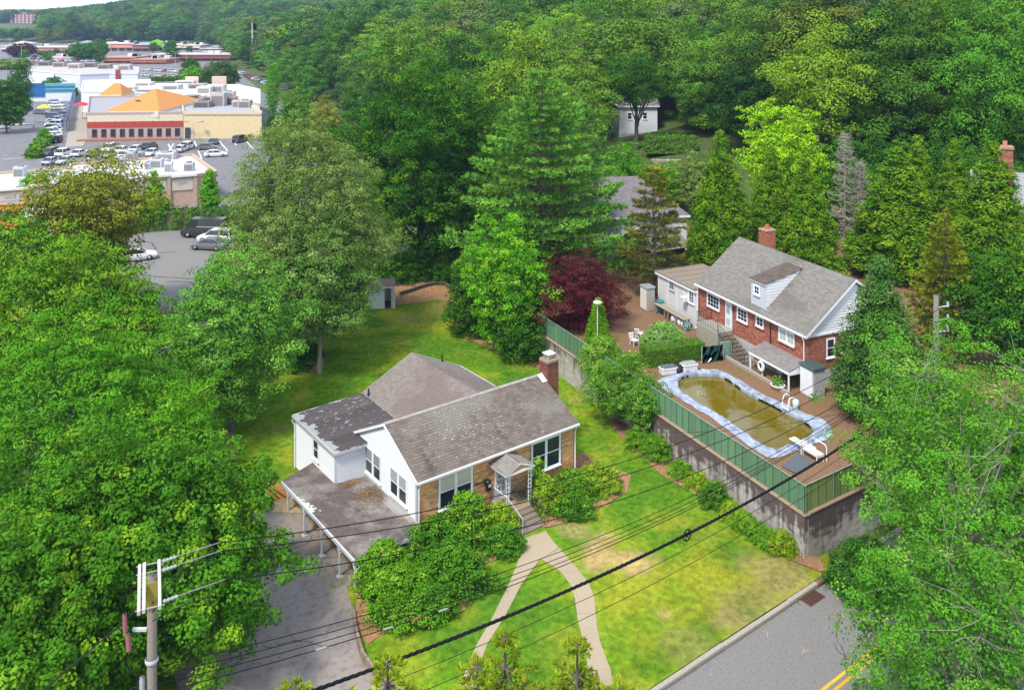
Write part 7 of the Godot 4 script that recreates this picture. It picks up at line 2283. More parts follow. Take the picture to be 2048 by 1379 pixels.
var forest_labels := ["dark green", "mid green", "light green", "blue green", "yellow green", "grey green", "olive green", "bright green", "deep green"]
func make_forest() -> void:
	var protos := []
	for i in 7:
		var sh := [0, 1, 0, 1, 0, 2, 1]
		protos.append(leaf_mesh(400 + i, Vector3(4.6, 5.4, 4.6), 90, 130, 1.45, 0.34, [Color(0.7, 0.78, 0.68), Color(1.1, 1.1, 1.08)], 0.5, sh[i], 0.62, 0.25, M.leaf, 0.62, 0.45))
	var fine := []
	for i in 4:
		fine.append(leaf_mesh(450 + i, Vector3(4.6, 5.4, 4.6), 110, 190, 1.3, 0.24, [Color(0.7, 0.78, 0.68), Color(1.12, 1.1, 1.08)], 0.5, [0, 1, 0, 1][i], 0.62, 0.25, M.leaf, 0.62, 0.45))
	var coarse := []
	for i in 3:
		coarse.append(leaf_mesh(430 + i, Vector3(5.5, 5.5, 5.5), 80, 60, 1.7, 0.62, [Color(0.62, 0.72, 0.6), Color(1.12, 1.12, 1.1)], 0.42, [0, 1, 0][i], 0.62, 0.25, M.leaf, 0.62, 0.45))
	var tk := MB.new()
	tk.tube(PackedVector3Array([Vector3(0, -1.0, 0), Vector3(0.1, 5, 0), Vector3(-0.1, 10, 0.1)]), PackedFloat32Array([0.32, 0.24, 0.08]), 7)
	for i in 7:
		var a := TAU * i / 7.0
		tk.tube(PackedVector3Array([Vector3(0, 5 + i * 0.5, 0), Vector3(cos(a) * 1.4, 7.5 + i * 0.4, sin(a) * 1.4), Vector3(cos(a) * 2.8, 9.5 + i * 0.3, sin(a) * 2.8)]), PackedFloat32Array([0.12, 0.08, 0.02]), 5)
	var trunk := tk.done(M.pale_bark)
	var tints := [Color(0.034, 0.1, 0.015), Color(0.072, 0.175, 0.02), Color(0.125, 0.25, 0.026), Color(0.042, 0.115, 0.036), Color(0.19, 0.32, 0.022), Color(0.12, 0.18, 0.06), Color(0.14, 0.19, 0.025), Color(0.09, 0.26, 0.022), Color(0.026, 0.08, 0.014)]
	var mats := []
	for i in 9:
		mats.append(leafmat("forest_leaf_%d" % i, tints[i], 0.5))
	var keep_out := [[22.8, 154.0, 12.0], [23.0, 138.0, 15.0], [33, 108, 10], [33, 116, 9], [35.6, 152, 9], [66, 127, 7], [48.6, 163, 3], [14, 96, 9], [19.0, 92.0, 6.0], [28, 140, 7], [104, 182, 7]]
	var spots := []
	var r := RandomNumberGenerator.new()
	r.seed = 77
	var d := 96.0
	while d < 1900.0:
		var sp := 8.6 if d < 150 else (10.0 if d < 260 else (11.5 if d < 480 else (12.0 if d < 900 else 15.0)))
		var x := -0.64 * d - 10.0
		while x < 0.64 * d + 10.0:
			var px := x + r.randf_range(-0.42, 0.42) * sp
			var pd := d + r.randf_range(-0.42, 0.42) * sp
			x += sp
			var s := hill_s(px, pd)
			if s < 3.0: continue
			var bad := false
			for k in keep_out:
				if Vector2(px - k[0], pd - k[1]).length() < k[2]: bad = true
			# keep the view to the white house and the hill garden open
			if pd > 112 and pd < 150 and px / pd > 0.105 and px / pd < 0.235: bad = true
			if pd < 112 and px / pd > 0.1 and px / pd < 0.235: bad = true
			if pd < 114 and px / pd > 0.235: bad = true
			if bad: continue
			var g := ground(px, pd)
			var H := r.randf_range(15.0, 24.0) if pd < 480 else r.randf_range(16.0, 23.0)
			if s < 14.0: H *= 0.72
			var top := 30.0 + F * (EYE - g - H) / pd
			var col := 1024.0 + F * px / pd
			if col < -120 or col > 2170: continue
			if col < 84 and pd < 1500 and top < 58:
				H = EYE - g - 28.0 * pd / F
				if H < 6.0: continue
				top = 58.0
			if 30.0 + F * (EYE - g - 3.0) / pd < -30.0: continue
			spots.append([pd, px, g, H, r.randi() % 7, r.randi(), s])
		d += sp
	spots.sort_custom(func(a, b): return a[0] < b[0])
	# coarse test of what can be seen: the highest crown so far in each column of the view
	var hidden := PackedFloat32Array()
	hidden.resize(220)
	hidden.fill(1e9)
	var seen := []
	for q in spots:
		var c: float = 1024.0 + F * q[1] / q[0]
		var top: float = 30.0 + F * (EYE - q[2] - q[3]) / q[0]
		var w: float = 4.4 * F / q[0]
		var i0 := clampi(int((c - w) / 10.0), 0, 219)
		var i1 := clampi(int((c + w) / 10.0), 0, 219)
		var vis := false
		for i in range(i0, i1 + 1):
			if top < hidden[i] - 3.0: vis = true
		if vis: seen.append(q)
		for i in range(i0 + 1, i1):
			hidden[i] = minf(hidden[i], top + 12.0 * 100.0 / q[0])
	var many := {}
	var marks := [[440, "beyond the shopping lots"], [540, "beside the slanting car row"], [640, "behind the wide domed tree"], [740, "left of the tall dark tree"], [880, "behind the tall dark tree"], [980, "between tall dark tree and white pine"], [1060, "behind the left half of the white pine"], [1140, "behind the white pine tip"], [1230, "left of the white hill house"], [1320, "above the white hill house"], [1400, "above the hill hedge"], [1480, "above the cypress left of the chimney"], [1580, "above the lime green tree"], [1660, "left of the dead spruce"], [1740, "above the dead spruce"], [1840, "above the broad cypress"], [1920, "above the right cypress row"], [2000, "left of the far brick chimney"]]
	var k := 0
	for q in seen:
		var ti: int = [0, 8, 1, 1, 7, 2, 3, 1, 4, 5, 2, 6, 1, 0][q[5] % 14]
		var sc: float = q[3] / 16.2
		var wide: float = sc * (1.0 + 0.5 * ((q[5] / 16) % 16) / 16.0)
		if k < 285 and q[0] < 620.0:
			var at: float = 1024.0 + F * q[1] / q[0]
			var by := "at the right picture edge"
			for m in marks:
				if at < m[0]:
					by = m[1]
					break
			var row: String = ["lowest row", "second row", "third row", "fourth row", "fifth row", "top row"][clampi(int((q[0] - 96.0) / 45.0), 0, 5)]
			var build := ("tall " if q[3] > 20.5 else ("low " if q[3] < 14.0 else "")) + ("broad " if wide > sc * 1.27 else ("narrow " if wide < sc * 1.12 else ""))
			var t := thing("forest_tree", "%s%s tree %s, %s" % [build, forest_labels[ti], by, row], "tree", Vector3(q[1], q[2], -q[0]), 0.0, "trees of the wooded hillside")
			t.rotation.y = q[5] % 628 / 100.0
			obj("trunk", trunk, t).scale = Vector3.ONE * sc
			var c := obj("crown", protos[q[4]] if q[0] > 215 else fine[q[4] % 4], t)
			c.position.y = q[3] * 0.2
			c.scale = Vector3(wide, sc * 1.18, wide)
			c.material_override = mats[ti]
			k += 1
		else:
			var key := "%d" % (q[4] % 3)
			if not many.has(key): many[key] = []
			many[key].append([Transform3D(Basis(Vector3.UP, q[5] % 628 / 100.0).scaled(Vector3(wide, sc * 1.05, wide)), Vector3(q[1], q[2] + q[3] * 0.25, -q[0])), tints[ti] * (0.8 + 0.4 * ((q[5] / 64) % 16) / 16.0)])
	var wood := Node3D.new()
	wood.name = "distant_wood"
	add_child(wood)
	tag(wood, "wooded far hillside rising beyond the shopping centre", "wood", "", "stuff")
	for key in many:
		var mm := MultiMesh.new()
		mm.transform_format = MultiMesh.TRANSFORM_3D
		mm.use_colors = true
		mm.mesh = coarse[int(key)]
		mm.instance_count = many[key].size()
		for i in many[key].size():
			mm.set_instance_transform(i, many[key][i][0])
			mm.set_instance_color(i, many[key][i][1])
		var mi := MultiMeshInstance3D.new()
		mi.multimesh = mm
		mi.name = "tree_crowns" if key == "0" else "tree_crowns_%03d" % int(key)
		wood.add_child(mi)
		mi.set_meta("kind", "stuff")
	print("forest seen ", seen.size(), " singles ", k)

# ---------------------------------------------------------------- cars
var car_parts := {}
func loft(b: MB, secs: Array, col := Color.WHITE) -> void:      # sections of equal point counts, each an open strip over the car from side to side
	for i in secs.size() - 1:
		var p: Array = secs[i]
		var q: Array = secs[i + 1]
		for k in p.size() - 1:
			b.quad(p[k], q[k], q[k + 1], p[k + 1], col)

func car_meshes(kind: String) -> Dictionary:
	if car_parts.has(kind): return car_parts[kind]
	var L := 4.6
	var W := 0.9
	var belt := 0.92
	var roofy := 1.45
	var c0 := -1.95        # rear glass foot, roof rear, roof front, windscreen foot
	var c1 := -1.15
	var c2 := 0.35
	var c3 := 1.15
	if kind == "suv": L = 4.7; W = 0.95; belt = 1.08; roofy = 1.75; c0 = -2.25; c1 = -2.0; c2 = 0.45; c3 = 1.25
	if kind == "van": L = 5.9; W = 1.02; belt = 1.35; roofy = 2.5; c0 = -2.92; c1 = -2.88; c2 = 1.4; c3 = 2.1
	if kind == "pickup": L = 5.6; W = 0.98; belt = 1.1; roofy = 1.85; c0 = -0.75; c1 = -0.6; c2 = 0.6; c3 = 1.35
	var h := L / 2.0
	var body := MB.new()
	var secs := []
	for s in [[-h, 0.8, 0.55, 0.78], [-h + 0.08, 0.93, 0.3, 0.95], [-h + 0.5, 1.0, 0.24, 1.0], [c1, 1.0, 0.22, 1.0], [0.0, 1.0, 0.22, 1.0], [c3, 1.0, 0.22, 0.99], [h - 0.75, 0.98, 0.24, 0.9], [h - 0.2, 0.9, 0.28, 0.8], [h, 0.72, 0.45, 0.68]]:
		var w: float = W * s[1]
		var y1: float = belt * s[3]
		secs.append([Vector3(s[0], s[2], w * 0.92), Vector3(s[0], lerpf(s[2], y1, 0.45), w), Vector3(s[0], y1 - 0.06, w * 0.97), Vector3(s[0], y1, w * 0.86), Vector3(s[0], y1 + 0.02, 0), Vector3(s[0], y1, -w * 0.86), Vector3(s[0], y1 - 0.06, -w * 0.97), Vector3(s[0], lerpf(s[2], y1, 0.45), -w), Vector3(s[0], s[2], -w * 0.92)])
	loft(body, secs)
	for e in [0, secs.size() - 1]:
		var p: Array = secs[e]
		for k in range(1, 8):
			if e == 0: body.tri(p[0], p[k], p[k + 1])
			else: body.tri(p[0], p[k + 1], p[k])
	var rf := MB.new()
	var rw := W * 0.78
	loft(rf, [[Vector3(c1, roofy - 0.06, rw), Vector3(c1, roofy - 0.015, rw * 0.85), Vector3(c1, roofy, 0), Vector3(c1, roofy - 0.015, -rw * 0.85), Vector3(c1, roofy - 0.06, -rw)], [Vector3((c1 + c2) / 2, roofy - 0.03, rw), Vector3((c1 + c2) / 2, roofy + 0.02, rw * 0.85), Vector3((c1 + c2) / 2, roofy + 0.035, 0), Vector3((c1 + c2) / 2, roofy + 0.02, -rw * 0.85), Vector3((c1 + c2) / 2, roofy - 0.03, -rw)], [Vector3(c2, roofy - 0.08, rw), Vector3(c2, roofy - 0.03, rw * 0.85), Vector3(c2, roofy - 0.015, 0), Vector3(c2, roofy - 0.03, -rw * 0.85), Vector3(c2, roofy - 0.08, -rw)]])
	for z in [-1.0, 1.0]:
		for x in [[c0, c1], [lerpf(c0, c2, 0.52), lerpf(c1, c2, 0.52)], [c3, c2]]:
			rf.tube(PackedVector3Array([Vector3(x[0], belt - 0.02, z * W * 0.9), Vector3(x[1], roofy - 0.07, z * rw)]), PackedFloat32Array([0.045]), 4)
	if kind == "van":
		for z in [-1.0, 1.0]:
			var a := Vector3(c0 + 0.02, belt - 0.02, z * W * 0.9)
			var d := Vector3(c0 + 0.02, roofy - 0.07, z * rw * 1.01)
			var q1 := Vector3(0.5, belt - 0.02, z * W * 0.91)
			var q2 := Vector3(0.5, roofy - 0.07, z * rw * 1.02)
			if z > 0: rf.quad(a, q1, q2, d)
			else: rf.quad(q1, a, d, q2)
	if kind == "pickup":
		rf.box(Vector3(-h + 0.1, belt, -W * 0.9), Vector3(-0.8, belt + 0.12, -W * 0.8)); rf.box(Vector3(-h + 0.1, belt, W * 0.8), Vector3(-0.8, belt + 0.12, W * 0.9))
	var gl := MB.new()
	for z in [-1.0, 1.0]:
		var q := [Vector3(c0, belt - 0.03, z * W * 0.88), Vector3(c3, belt - 0.03, z * W * 0.88), Vector3(c2, roofy - 0.06, z * rw * 0.985), Vector3(c1, roofy - 0.06, z * rw * 0.985)]
		if z > 0: gl.quad(q[0], q[1], q[2], q[3])
		else: gl.quad(q[1], q[0], q[3], q[2])
	gl.quad(Vector3(c3, belt - 0.03, W * 0.88), Vector3(c3, belt - 0.03, -W * 0.88), Vector3(c2, roofy - 0.06, -rw), Vector3(c2, roofy - 0.06, rw))
	gl.quad(Vector3(c0, belt - 0.03, -W * 0.88), Vector3(c0, belt - 0.03, W * 0.88), Vector3(c1, roofy - 0.05, rw), Vector3(c1, roofy - 0.05, -rw))
	var wh := MB.new()
	var r := 0.33 if kind == "sedan" else 0.38
	wh.tube(PackedVector3Array([Vector3(0, 0, -0.11), Vector3(0, 0, -0.1), Vector3(0, 0, 0.1), Vector3(0, 0, 0.11)]), PackedFloat32Array([r * 0.9, r, r, r * 0.9]), 14, Color(0.02, 0.02, 0.022))
	wh.tube(PackedVector3Array([Vector3(0, 0, -0.118), Vector3(0, 0, 0.118)]), PackedFloat32Array([r * 0.6]), 10, Color(0.4, 0.41, 0.43))
	var hl := MB.new()
	hl.cbox(Vector3(-0.06, -0.07, -0.2), Vector3(0.05, 0.07, 0.2), 0.03, Color(0.75, 0.77, 0.8))
	var tl := MB.new()
	tl.cbox(Vector3(-0.04, -0.09, -0.16), Vector3(0.04, 0.09, 0.16), 0.02, Color(0.35, 0.01, 0.01))
	car_parts[kind] = {"body": body.done(M.paint), "roof": rf.done(M.paint), "windows": gl.done(M.glass), "wheel": wh.done(M.satin), "headlight": hl.done(M.satin), "tail_light": tl.done(M.satin), "L": L, "W": W, "r": r, "belt": belt}
	return car_parts[kind]

func paint_of(c: Color) -> Material:
	var key := "paint_%s" % c.to_html(false)
	if not M.has(key):
		var m := mat(key, c, 0.28, 0.0, 0.6)
		m.clearcoat_enabled = true
		m.clearcoat = 0.6
	return M[key]

const CARS := {"white": Color(0.74, 0.75, 0.77), "silver": Color(0.42, 0.44, 0.47), "grey": Color(0.12, 0.125, 0.135), "black": Color(0.013, 0.013, 0.016), "blue": Color(0.02, 0.055, 0.17), "red": Color(0.34, 0.02, 0.03)}
func car(kind: String, cname: String, at: Vector3, turn: float, label: String, group: String) -> Node3D:
	var m := car_meshes(kind)
	var o := thing("parked_%s" % ("car" if kind == "sedan" else kind), label, "car" if kind in ["sedan", "suv"] else ("van" if kind == "van" else "pickup truck"), at, turn, group)
	var far := -at.z > 330.0
	for p in ["body", "roof"]:
		obj(p, m[p], o).material_override = paint_of(CARS[cname])
	obj("windows", m["windows"], o)
	for x in [-0.31 * m.L, 0.3 * m.L]:
		for z in [-1.0, 1.0]:
			obj("wheel", m["wheel"], o).position = Vector3(x, m.r, z * (m.W - 0.1))
	if not far:
		for z in [-1.0, 1.0]:
			obj("headlight", m["headlight"], o).position = Vector3(m.L / 2.0 - 0.13, m.belt * 0.68, z * m.W * 0.6)
			obj("tail_light", m["tail_light"], o).position = Vector3(-m.L / 2.0 + 0.05, m.belt * 0.72, z * m.W * 0.66)
	return o

const ORD := ["first", "second", "third", "fourth", "fifth", "sixth", "seventh", "eighth", "ninth", "tenth", "eleventh", "twelfth", "thirteenth", "fourteenth", "fifteenth", "sixteenth"]
func make_cars() -> void:
	# row before the tan strip mall, nose to the viewer or away
	var r1 := [[98, 312, "black", "suv"], [101, 328, "silver", "sedan"], [127, 312, "white", "suv"], [129, 327, "silver", "sedan"], [157, 312, "white", "sedan"], [187, 312, "grey", "sedan"], [216, 303, "white", "suv"], [218, 314, "silver", "sedan"], [244, 305, "white", "sedan"], [246, 316, "white", "sedan"], [272, 303, "white", "sedan"], [300, 299, "black", "suv"], [302, 311, "white", "sedan"], [362, 303, "white", "sedan"], [375, 298, "white", "suv"]]
	for i in r1.size():
		var q: Array = r1[i]
		car(q[3], q[2], P(q[0], q[1]), PI / 2 * (1 if i % 3 else -1) + rng.randf_range(-0.04, 0.04), "%s car, %s from the left in the rows behind the white roofed strip mall" % [q[2], ORD[i]], "cars parked before the restaurant")
	for q in [[414, 299, "grey", "sedan", 0.15, "dark grey sedan beside the lamp post near the yellow wall"], [427, 289, "blue", "sedan", 1.7, "dark blue sedan parked against the yellow wall"], [480, 284, "black", "suv", 1.4, "black car parked alone below the right end of the yellow wall"], [431, 313, "white", "sedan", 0.3, "white car before the small green bush near the strip mall corner"], [53, 222, "black", "sedan", -1.57, "black car driving alone in the lane left of the blue fence"], [82, 228, "grey", "sedan", 0.0, "dark car beside the yellow umbrella"]]:
		car(q[3], q[2], P(q[0], q[1]), q[4], q[5], "cars parked before the restaurant")
	var cn := ["white", "silver", "grey", "black", "white", "silver", "white", "blue", "grey"]
	for i in 10:
		car("sedan" if i % 3 else "suv", ["blue", "white", "silver", "white", "grey", "white", "silver", "white", "white", "black"][i], P(110 - i * 0.9, 237 + i * 5.4), rng.randf_range(-0.05, 0.05) + (PI if i % 2 else 0.0), "%s car, %s from the far end of the column beside the blue fence" % [["blue", "white", "silver", "white", "grey", "white", "silver", "white", "white", "black"][i], ORD[i]], "cars parked along the blue fence")
	for i in 4:
		car("sedan", ["silver", "white", "silver", "grey"][i], P(109 + i * 3, 207 + i * 6.4), rng.randf_range(-0.05, 0.05), "%s car, %s in the short column beyond the brick planter" % [["silver", "white", "silver", "grey"][i], ORD[i]], "cars parked along the blue fence")
	for i in 8:
		var c: String = ["grey", "silver", "white", "grey", "white", "blue", "white", "silver"][i]
		car("sedan" if i % 3 else "suv", c, P(26 - i * 3.6, 207 + i * 7.2), 0.12, "%s car, %s from the top in the row at the left picture edge" % [c, ORD[i]], "cars parked at the left edge")
	for i in 14:
		var c: String = ["white", "silver", "blue", "red", "red", "white", "silver", "blue", "white", "white", "silver", "grey", "grey", "silver"][i]
		var k := i / 13.0
		car("sedan" if i % 3 else "suv", c, P(480 + 84 * k, 147 + 33 * k), 0.35, "%s car, %s from the far end of the slanting row along the wood edge" % [c, ORD[i]], "cars parked along the wood edge")
	for i in 16:
		var c: String = ["white", "silver", "white", "grey", "white", "white", "silver", "blue", "white", "silver", "white", "red", "white", "grey", "white", "silver"][i]
		car("sedan" if i % 2 else "suv", c, P(292 + (i % 8) * 13, 141 + (i / 8) * 11 + (i % 8) * 0.8), 0.5, "%s car, %s in the lot behind the pale store" % [c, ORD[i]], "cars in the lot behind the pale store")
	for i in 15:
		var c: String = ["white", "white", "silver", "white", "grey", "white", "silver", "white", "white", "blue", "white", "silver", "white", "red", "white"][i]
		car("sedan", c, P(30 + (i % 3) * 9 + rng.randf_range(-2, 2), 148 + (i / 3) * 8.5), 1.3, "%s car in the crowded lane at the left edge beside the blue store" % c, "cars in the lane beside the blue store")
	for i in 26:
		var c: String = ["white", "silver", "white", "grey", "white", "white", "blue"][i % 7]
		car("sedan", c, P(30 + (i % 13) * 9.6 + rng.randf_range(-2, 2), 108 + (i / 13) * 6), 1.5, "tiny %s car in the far lot before the plaza shops" % c, "cars in the far plaza lot")
	for i in 30:
		var c: String = ["white", "grey", "silver", "white", "red", "white"][i % 6]
		car("sedan", c, P(58 + (i % 15) * 9.5 + rng.randf_range(-3, 3), 118 + (i / 15) * 5), 1.5, "small %s car in the lot between plaza shops and pale store" % c, "cars in the middle lot")
	for i in 20:
		var c: String = ["white", "silver", "white", "grey", "white"][i % 5]
		car("sedan", c, P(338 + i * 6.2, 107 + (i % 3) * 2.2), 1.5, "tiny %s car on the deck above the long brick wall" % c, "cars on the deck above the brick wall")
	# lot behind the hedge
	var v := car("van", "black", P(408, 473), PI - 0.1, "black high roofed van parked at the hedge of the near lot", "cars in the near lot")
	var st := MB.new()
	st.box(Vector3(-2.7, 1.5, -0.985), Vector3(0.6, 1.55, -0.975), Color(0.6, 0.6, 0.62)); st.box(Vector3(-2.7, 1.5, 0.975), Vector3(0.6, 1.55, 0.985), Color(0.6, 0.6, 0.62))
	obj("stripe", st.done(M.satin), v)
	car("suv", "white", P(432, 484), PI - 0.15, "white car beside the black van in the near lot", "cars in the near lot")
	car("sedan", "grey", P(418, 498), PI - 0.2, "dark car half hidden by the tree, below the white car", "cars in the near lot")
	car("suv", "white", P(137, 470), 0.3, "white car behind the olive yellow tree", "cars in the near lot")
	car("sedan", "silver", P(140, 492), 0.3, "silver car behind the sumac at the lot edge", "cars in the near lot")
	car("sedan", "white", P(272, 520), 0.5, "white car showing between sumac leaves at the lot", "cars in the near lot")
	car("van", "white", P(85, 452), 0.05, "white box van beside the orange hut", "cars in the near lot")
	car("suv", "blue", PD(508, 238.0, 0.0), 1.2, "dark blue car at the end of the white rear building", "cars before the restaurant")

# ---------------------------------------------------------------- shopping centre
func block(called: String, label: String, roof_px: Array, h: float, wall: Color, roofc: Color, parapet := 0.5, category := "building") -> Node3D:
	var poly := pxpoly(roof_px, h)
	var mid := Vector2.ZERO
	for q in poly: mid += q / poly.size()
	var o := thing(called, label, category, Vector3(mid.x, 0, -mid.y))
	var loc := PackedVector2Array()
	for q in poly: loc.append(Vector2(q.x - mid.x, -(q.y - mid.y)))
	var b := MB.new()
	b.prism(loc, -0.5, h - parapet, wall)
	obj("wall", b.done(M.stucco), o)
	var r := MB.new()
	var ins := PackedVector2Array()
	for q in loc: ins.append(q * (1.0 - 0.3 / maxf(4.0, q.length())))
	r.prism(ins, h - parapet, h - parapet + 0.02, roofc, false)
	obj("roof", r.done(M.roof_flat if roofc.r > 0.5 else M.stucco), o)
	for i in loc.size():
		var a := loc[i]
		var e := loc[(i + 1) % loc.size()]
		var pb := MB.new()
		var len := a.distance_to(e)
		pb.box(Vector3(0, h - parapet - 0.001, -0.16), Vector3(len, h, 0.16), wall * 1.02)
		var po := obj("parapet", pb.done(M.stucco), o)
		po.position = Vector3(a.x, 0, a.y)
		po.rotation.y = atan2(-(e.y - a.y), e.x - a.x)
	return o

func roof_unit(parent: Node3D, px: float, py: float, h: float, s: Vector3, col: Color, fan := true) -> void:
	var p := P(px, py, h) - parent.position
	var b := MB.new()
	b.cbox(Vector3(-s.x / 2, 0.0, -s.z / 2), Vector3(s.x / 2, s.y, s.z / 2), 0.06, col)
	b.box(Vector3(-s.x * 0.4, 0.1, s.z / 2), Vector3(s.x * 0.4, s.y * 0.75, s.z / 2 + 0.03), col * 0.45)
	var o := obj("roof_unit", b.done(M.satin), parent)
	o.position = p
	o.rotation.y = 0.05
	if fan:
		var f := MB.new()
		f.lathe(Vector3(0, s.y, 0), PackedVector2Array([Vector2(s.x * 0.3, 0), Vector2(s.x * 0.3, 0.18), Vector2(s.x * 0.24, 0.18), Vector2(0.001, 0.1)]), 12, col * 0.4)
		obj("fan", f.done(M.satin), o)

func wall_frame(a: Vector3, e: Vector3) -> Transform3D:     # local x from a to e, +z towards the viewer
	return Transform3D(Basis(Vector3.UP, atan2(-(e.z - a.z), e.x - a.x)), a)

func make_shops() -> void:
	struct("parking_lot", sheet(pxpoly([[100, 500], [200, 476], [330, 462], [470, 450], [500, 470], [480, 650], [300, 720], [120, 640]]), 0.02, 3.0, M.asphalt))
	var field := PackedVector2Array([Vector2(-34, 127), Vector2(-25, 152), Vector2(-58, 250), Vector2(-92, 325), Vector2(-160, 497), Vector2(-295, 877), Vector2(-640, 1010), Vector2(-1000, 1050), Vector2(-240, 300), Vector2(-110, 127)])
	struct("shopping_lot", sheet(field, 0.02, 10.0, M.lot_asphalt))
	# painted bay lines and a crosswalk
	var ln := MB.new()
	for q in [[[330, 312], [347, 287]], [[353, 322], [336, 288]], [[403, 318], [388, 282]], [[455, 302], [436, 280]], [[472, 290], [463, 280]], [[506, 298], [492, 282]], [[232, 318], [228, 296]], [[204, 318], [200, 298]], [[176, 320], [173, 300]], [[145, 322], [142, 302]], [[115, 322], [112, 302]], [[260, 316], [257, 295]], [[288, 314], [285, 293]], [[316, 313], [311, 291]], [[400, 303], [440, 297]], [[130, 294], [166, 291]], [[2, 318], [45, 316]]]:
		var a := P(q[0][0], q[0][1]) + Vector3(0, 0.03, 0)
		var e := P(q[1][0], q[1][1]) + Vector3(0, 0.03, 0)
		var w := (e - a).cross(Vector3.UP).normalized() * 0.13
		ln.quad(a - w, a + w, e + w, e - w, Color(0.72, 0.72, 0.7))
	for i in 9:
		var a := P(18 + i * 8, 249 - i * 0.3) + Vector3(0, 0.03, 0)
		ln.quad(a + Vector3(-0.3, 0, 0.9), a + Vector3(0.35, 0, 0.9), a + Vector3(0.35, 0, -0.9), a + Vector3(-0.3, 0, -0.9), Color(0.75, 0.75, 0.74))
	struct("bay_lines", ln.done(M.plain))
	# tan strip mall with the white roof
	var cream := Color(0.58, 0.52, 0.45)
	var mall := block("strip_mall", "tan and cream strip mall with long white flat roof and rooftop units", [[-70, 383], [394, 347], [432, 341], [384, 307], [140, 326], [140, 333], [-70, 348]], 4.9, Color(0.5, 0.36, 0.28), Color(0.92, 0.92, 0.93), 0.45)
	var a0 := P(-70, 383, 4.9)
	var a1 := P(394, 347, 4.9)
	var wf := wall_frame(a0 - mall.position - Vector3(0, 4.9, 0), a1 - mall.position - Vector3(0, 4.9, 0))
	var wl := a0.distance_to(a1)
	var n := 8
	for i in n:
		var x0 := wl * i / n
		var x1 := wl * (i + 1) / n
		var p := MB.new()
		p.cbox(Vector3(x1 - 0.55, 0, 0), Vector3(x1 - 0.02, 4.9, 0.28), 0.03, Color(0.48, 0.36, 0.29))
		obj("pilaster", p.done(M.stucco), mall).transform = wf
		var q := MB.new()
		q.cbox(Vector3(x0 + 0.1, 2.6, 0), Vector3(x1 - 0.6, 4.3, 0.12), 0.03, cream)
		q.box(Vector3(x0 + 0.9, 3.5, 0.12), Vector3(x1 - 1.5, 3.85, 0.15), Color(0.42, 0.38, 0.33))
		obj("panel", q.done(M.stucco), mall).transform = wf
		var cn := MB.new()
		cn.box(Vector3(x0, 4.62 if i % 2 else 4.85, 0.0), Vector3(x1 - 0.03, 4.9 if i % 2 else 5.2, 0.4), Color(0.72, 0.7, 0.68))
		obj("cornice", cn.done(M.stucco), mall).transform = wf
	for q in [[40, 352, 1.6, 1.5, 1.4], [97, 353, 1.8, 1.2, 1.5], [243, 331, 1.0, 1.5, 1.0], [262, 321, 1.2, 1.6, 1.0], [282, 317, 1.0, 1.3, 1.0], [312, 334, 2.2, 1.4, 1.6], [326, 332, 1.2, 1.2, 1.2], [332, 318, 3.0, 1.2, 1.8], [348, 316, 1.0, 1.5, 1.0], [337, 343, 1.2, 1.6, 1.0], [378, 341, 1.5, 1.3, 1.1], [295, 339, 0.8, 1.2, 0.8]]:
		roof_unit(mall, q[0], q[1], 4.47, Vector3(q[2], q[3], q[4]), Color(0.5, 0.52, 0.55) * rng.randf_range(0.7, 1.25))
	var hut := block("orange_hut", "orange walled hut with dark grey flat roof at the left edge", [[-60, 410], [45, 406], [50, 386], [-60, 388]], 3.4, Color(0.62, 0.28, 0.06), Color(0.23, 0.23, 0.26), 0.15)
	var hw := MB.new()
	hw.box(Vector3(-4, 1.9, 0), Vector3(-0.2, 2.6, 0.06), Color(0.12, 0.1, 0.1))
	var hwo := obj("window", hw.done(M.satin), hut)
	hwo.position = P(18, 409, 3.4) - hut.position - Vector3(0, 3.4, -0.02)
	# restaurant with orange pyramids
	var R := block("restaurant", "mauve restaurant front with red band, cream top and orange pyramid roofs", [[174, 224.7], [366, 222.5], [360, 190], [178, 192]], 6.4, Color(0.42, 0.33, 0.32), Color(0.3, 0.3, 0.33), 0.5)
	var b0 := P(174, 224.7, 6.4)
	var b1 := P(366, 222.5, 6.4)
	var rf := wall_frame(b0 - R.position - Vector3(0, 6.4, 0), b1 - R.position - Vector3(0, 6.4, 0))
	var rl := b0.distance_to(b1)
	var bn := MB.new()
	bn.box(Vector3(0, 2.9, 0), Vector3(rl, 4.2, 0.14), Color(0.40, 0.06, 0.045))
	obj("red_band", bn.done(M.stucco), R).transform = rf
	var tb := MB.new()
	tb.box(Vector3(0, 4.2, 0), Vector3(rl, 6.42, 0.08), Color(0.62, 0.56, 0.42))
	obj("cream_band", tb.done(M.stucco), R).transform = rf
	for i in 9:
		var sp := MB.new()
		sp.rod(Vector3(rl * (0.08 + 0.1 * i), 4.3, 0.1), Vector3(rl * (0.08 + 0.1 * i), 4.2, 0.6), 0.05, 5, Color(0.3, 0.25, 0.22))
		obj("spot_lamp", sp.done(M.satin), R).transform = rf
	for i in 10:
		window(R, 1.15, 1.75, rf * Transform3D(Basis.IDENTITY, Vector3(rl * (0.075 + 0.096 * i), 1.6, 0.02)), 1, Vector2i(2, 2), Color(0, 0, 0, 0), false, Color(0.14, 0.05, 0.05))
	var pl := MB.new()
	pl.cbox(Vector3(-1.5, 0, 1.2), Vector3(rl, 0.4, 2.6), 0.05, Color(0.33, 0.12, 0.08))
	obj("planter", pl.done(M.brick_face), R).transform = rf
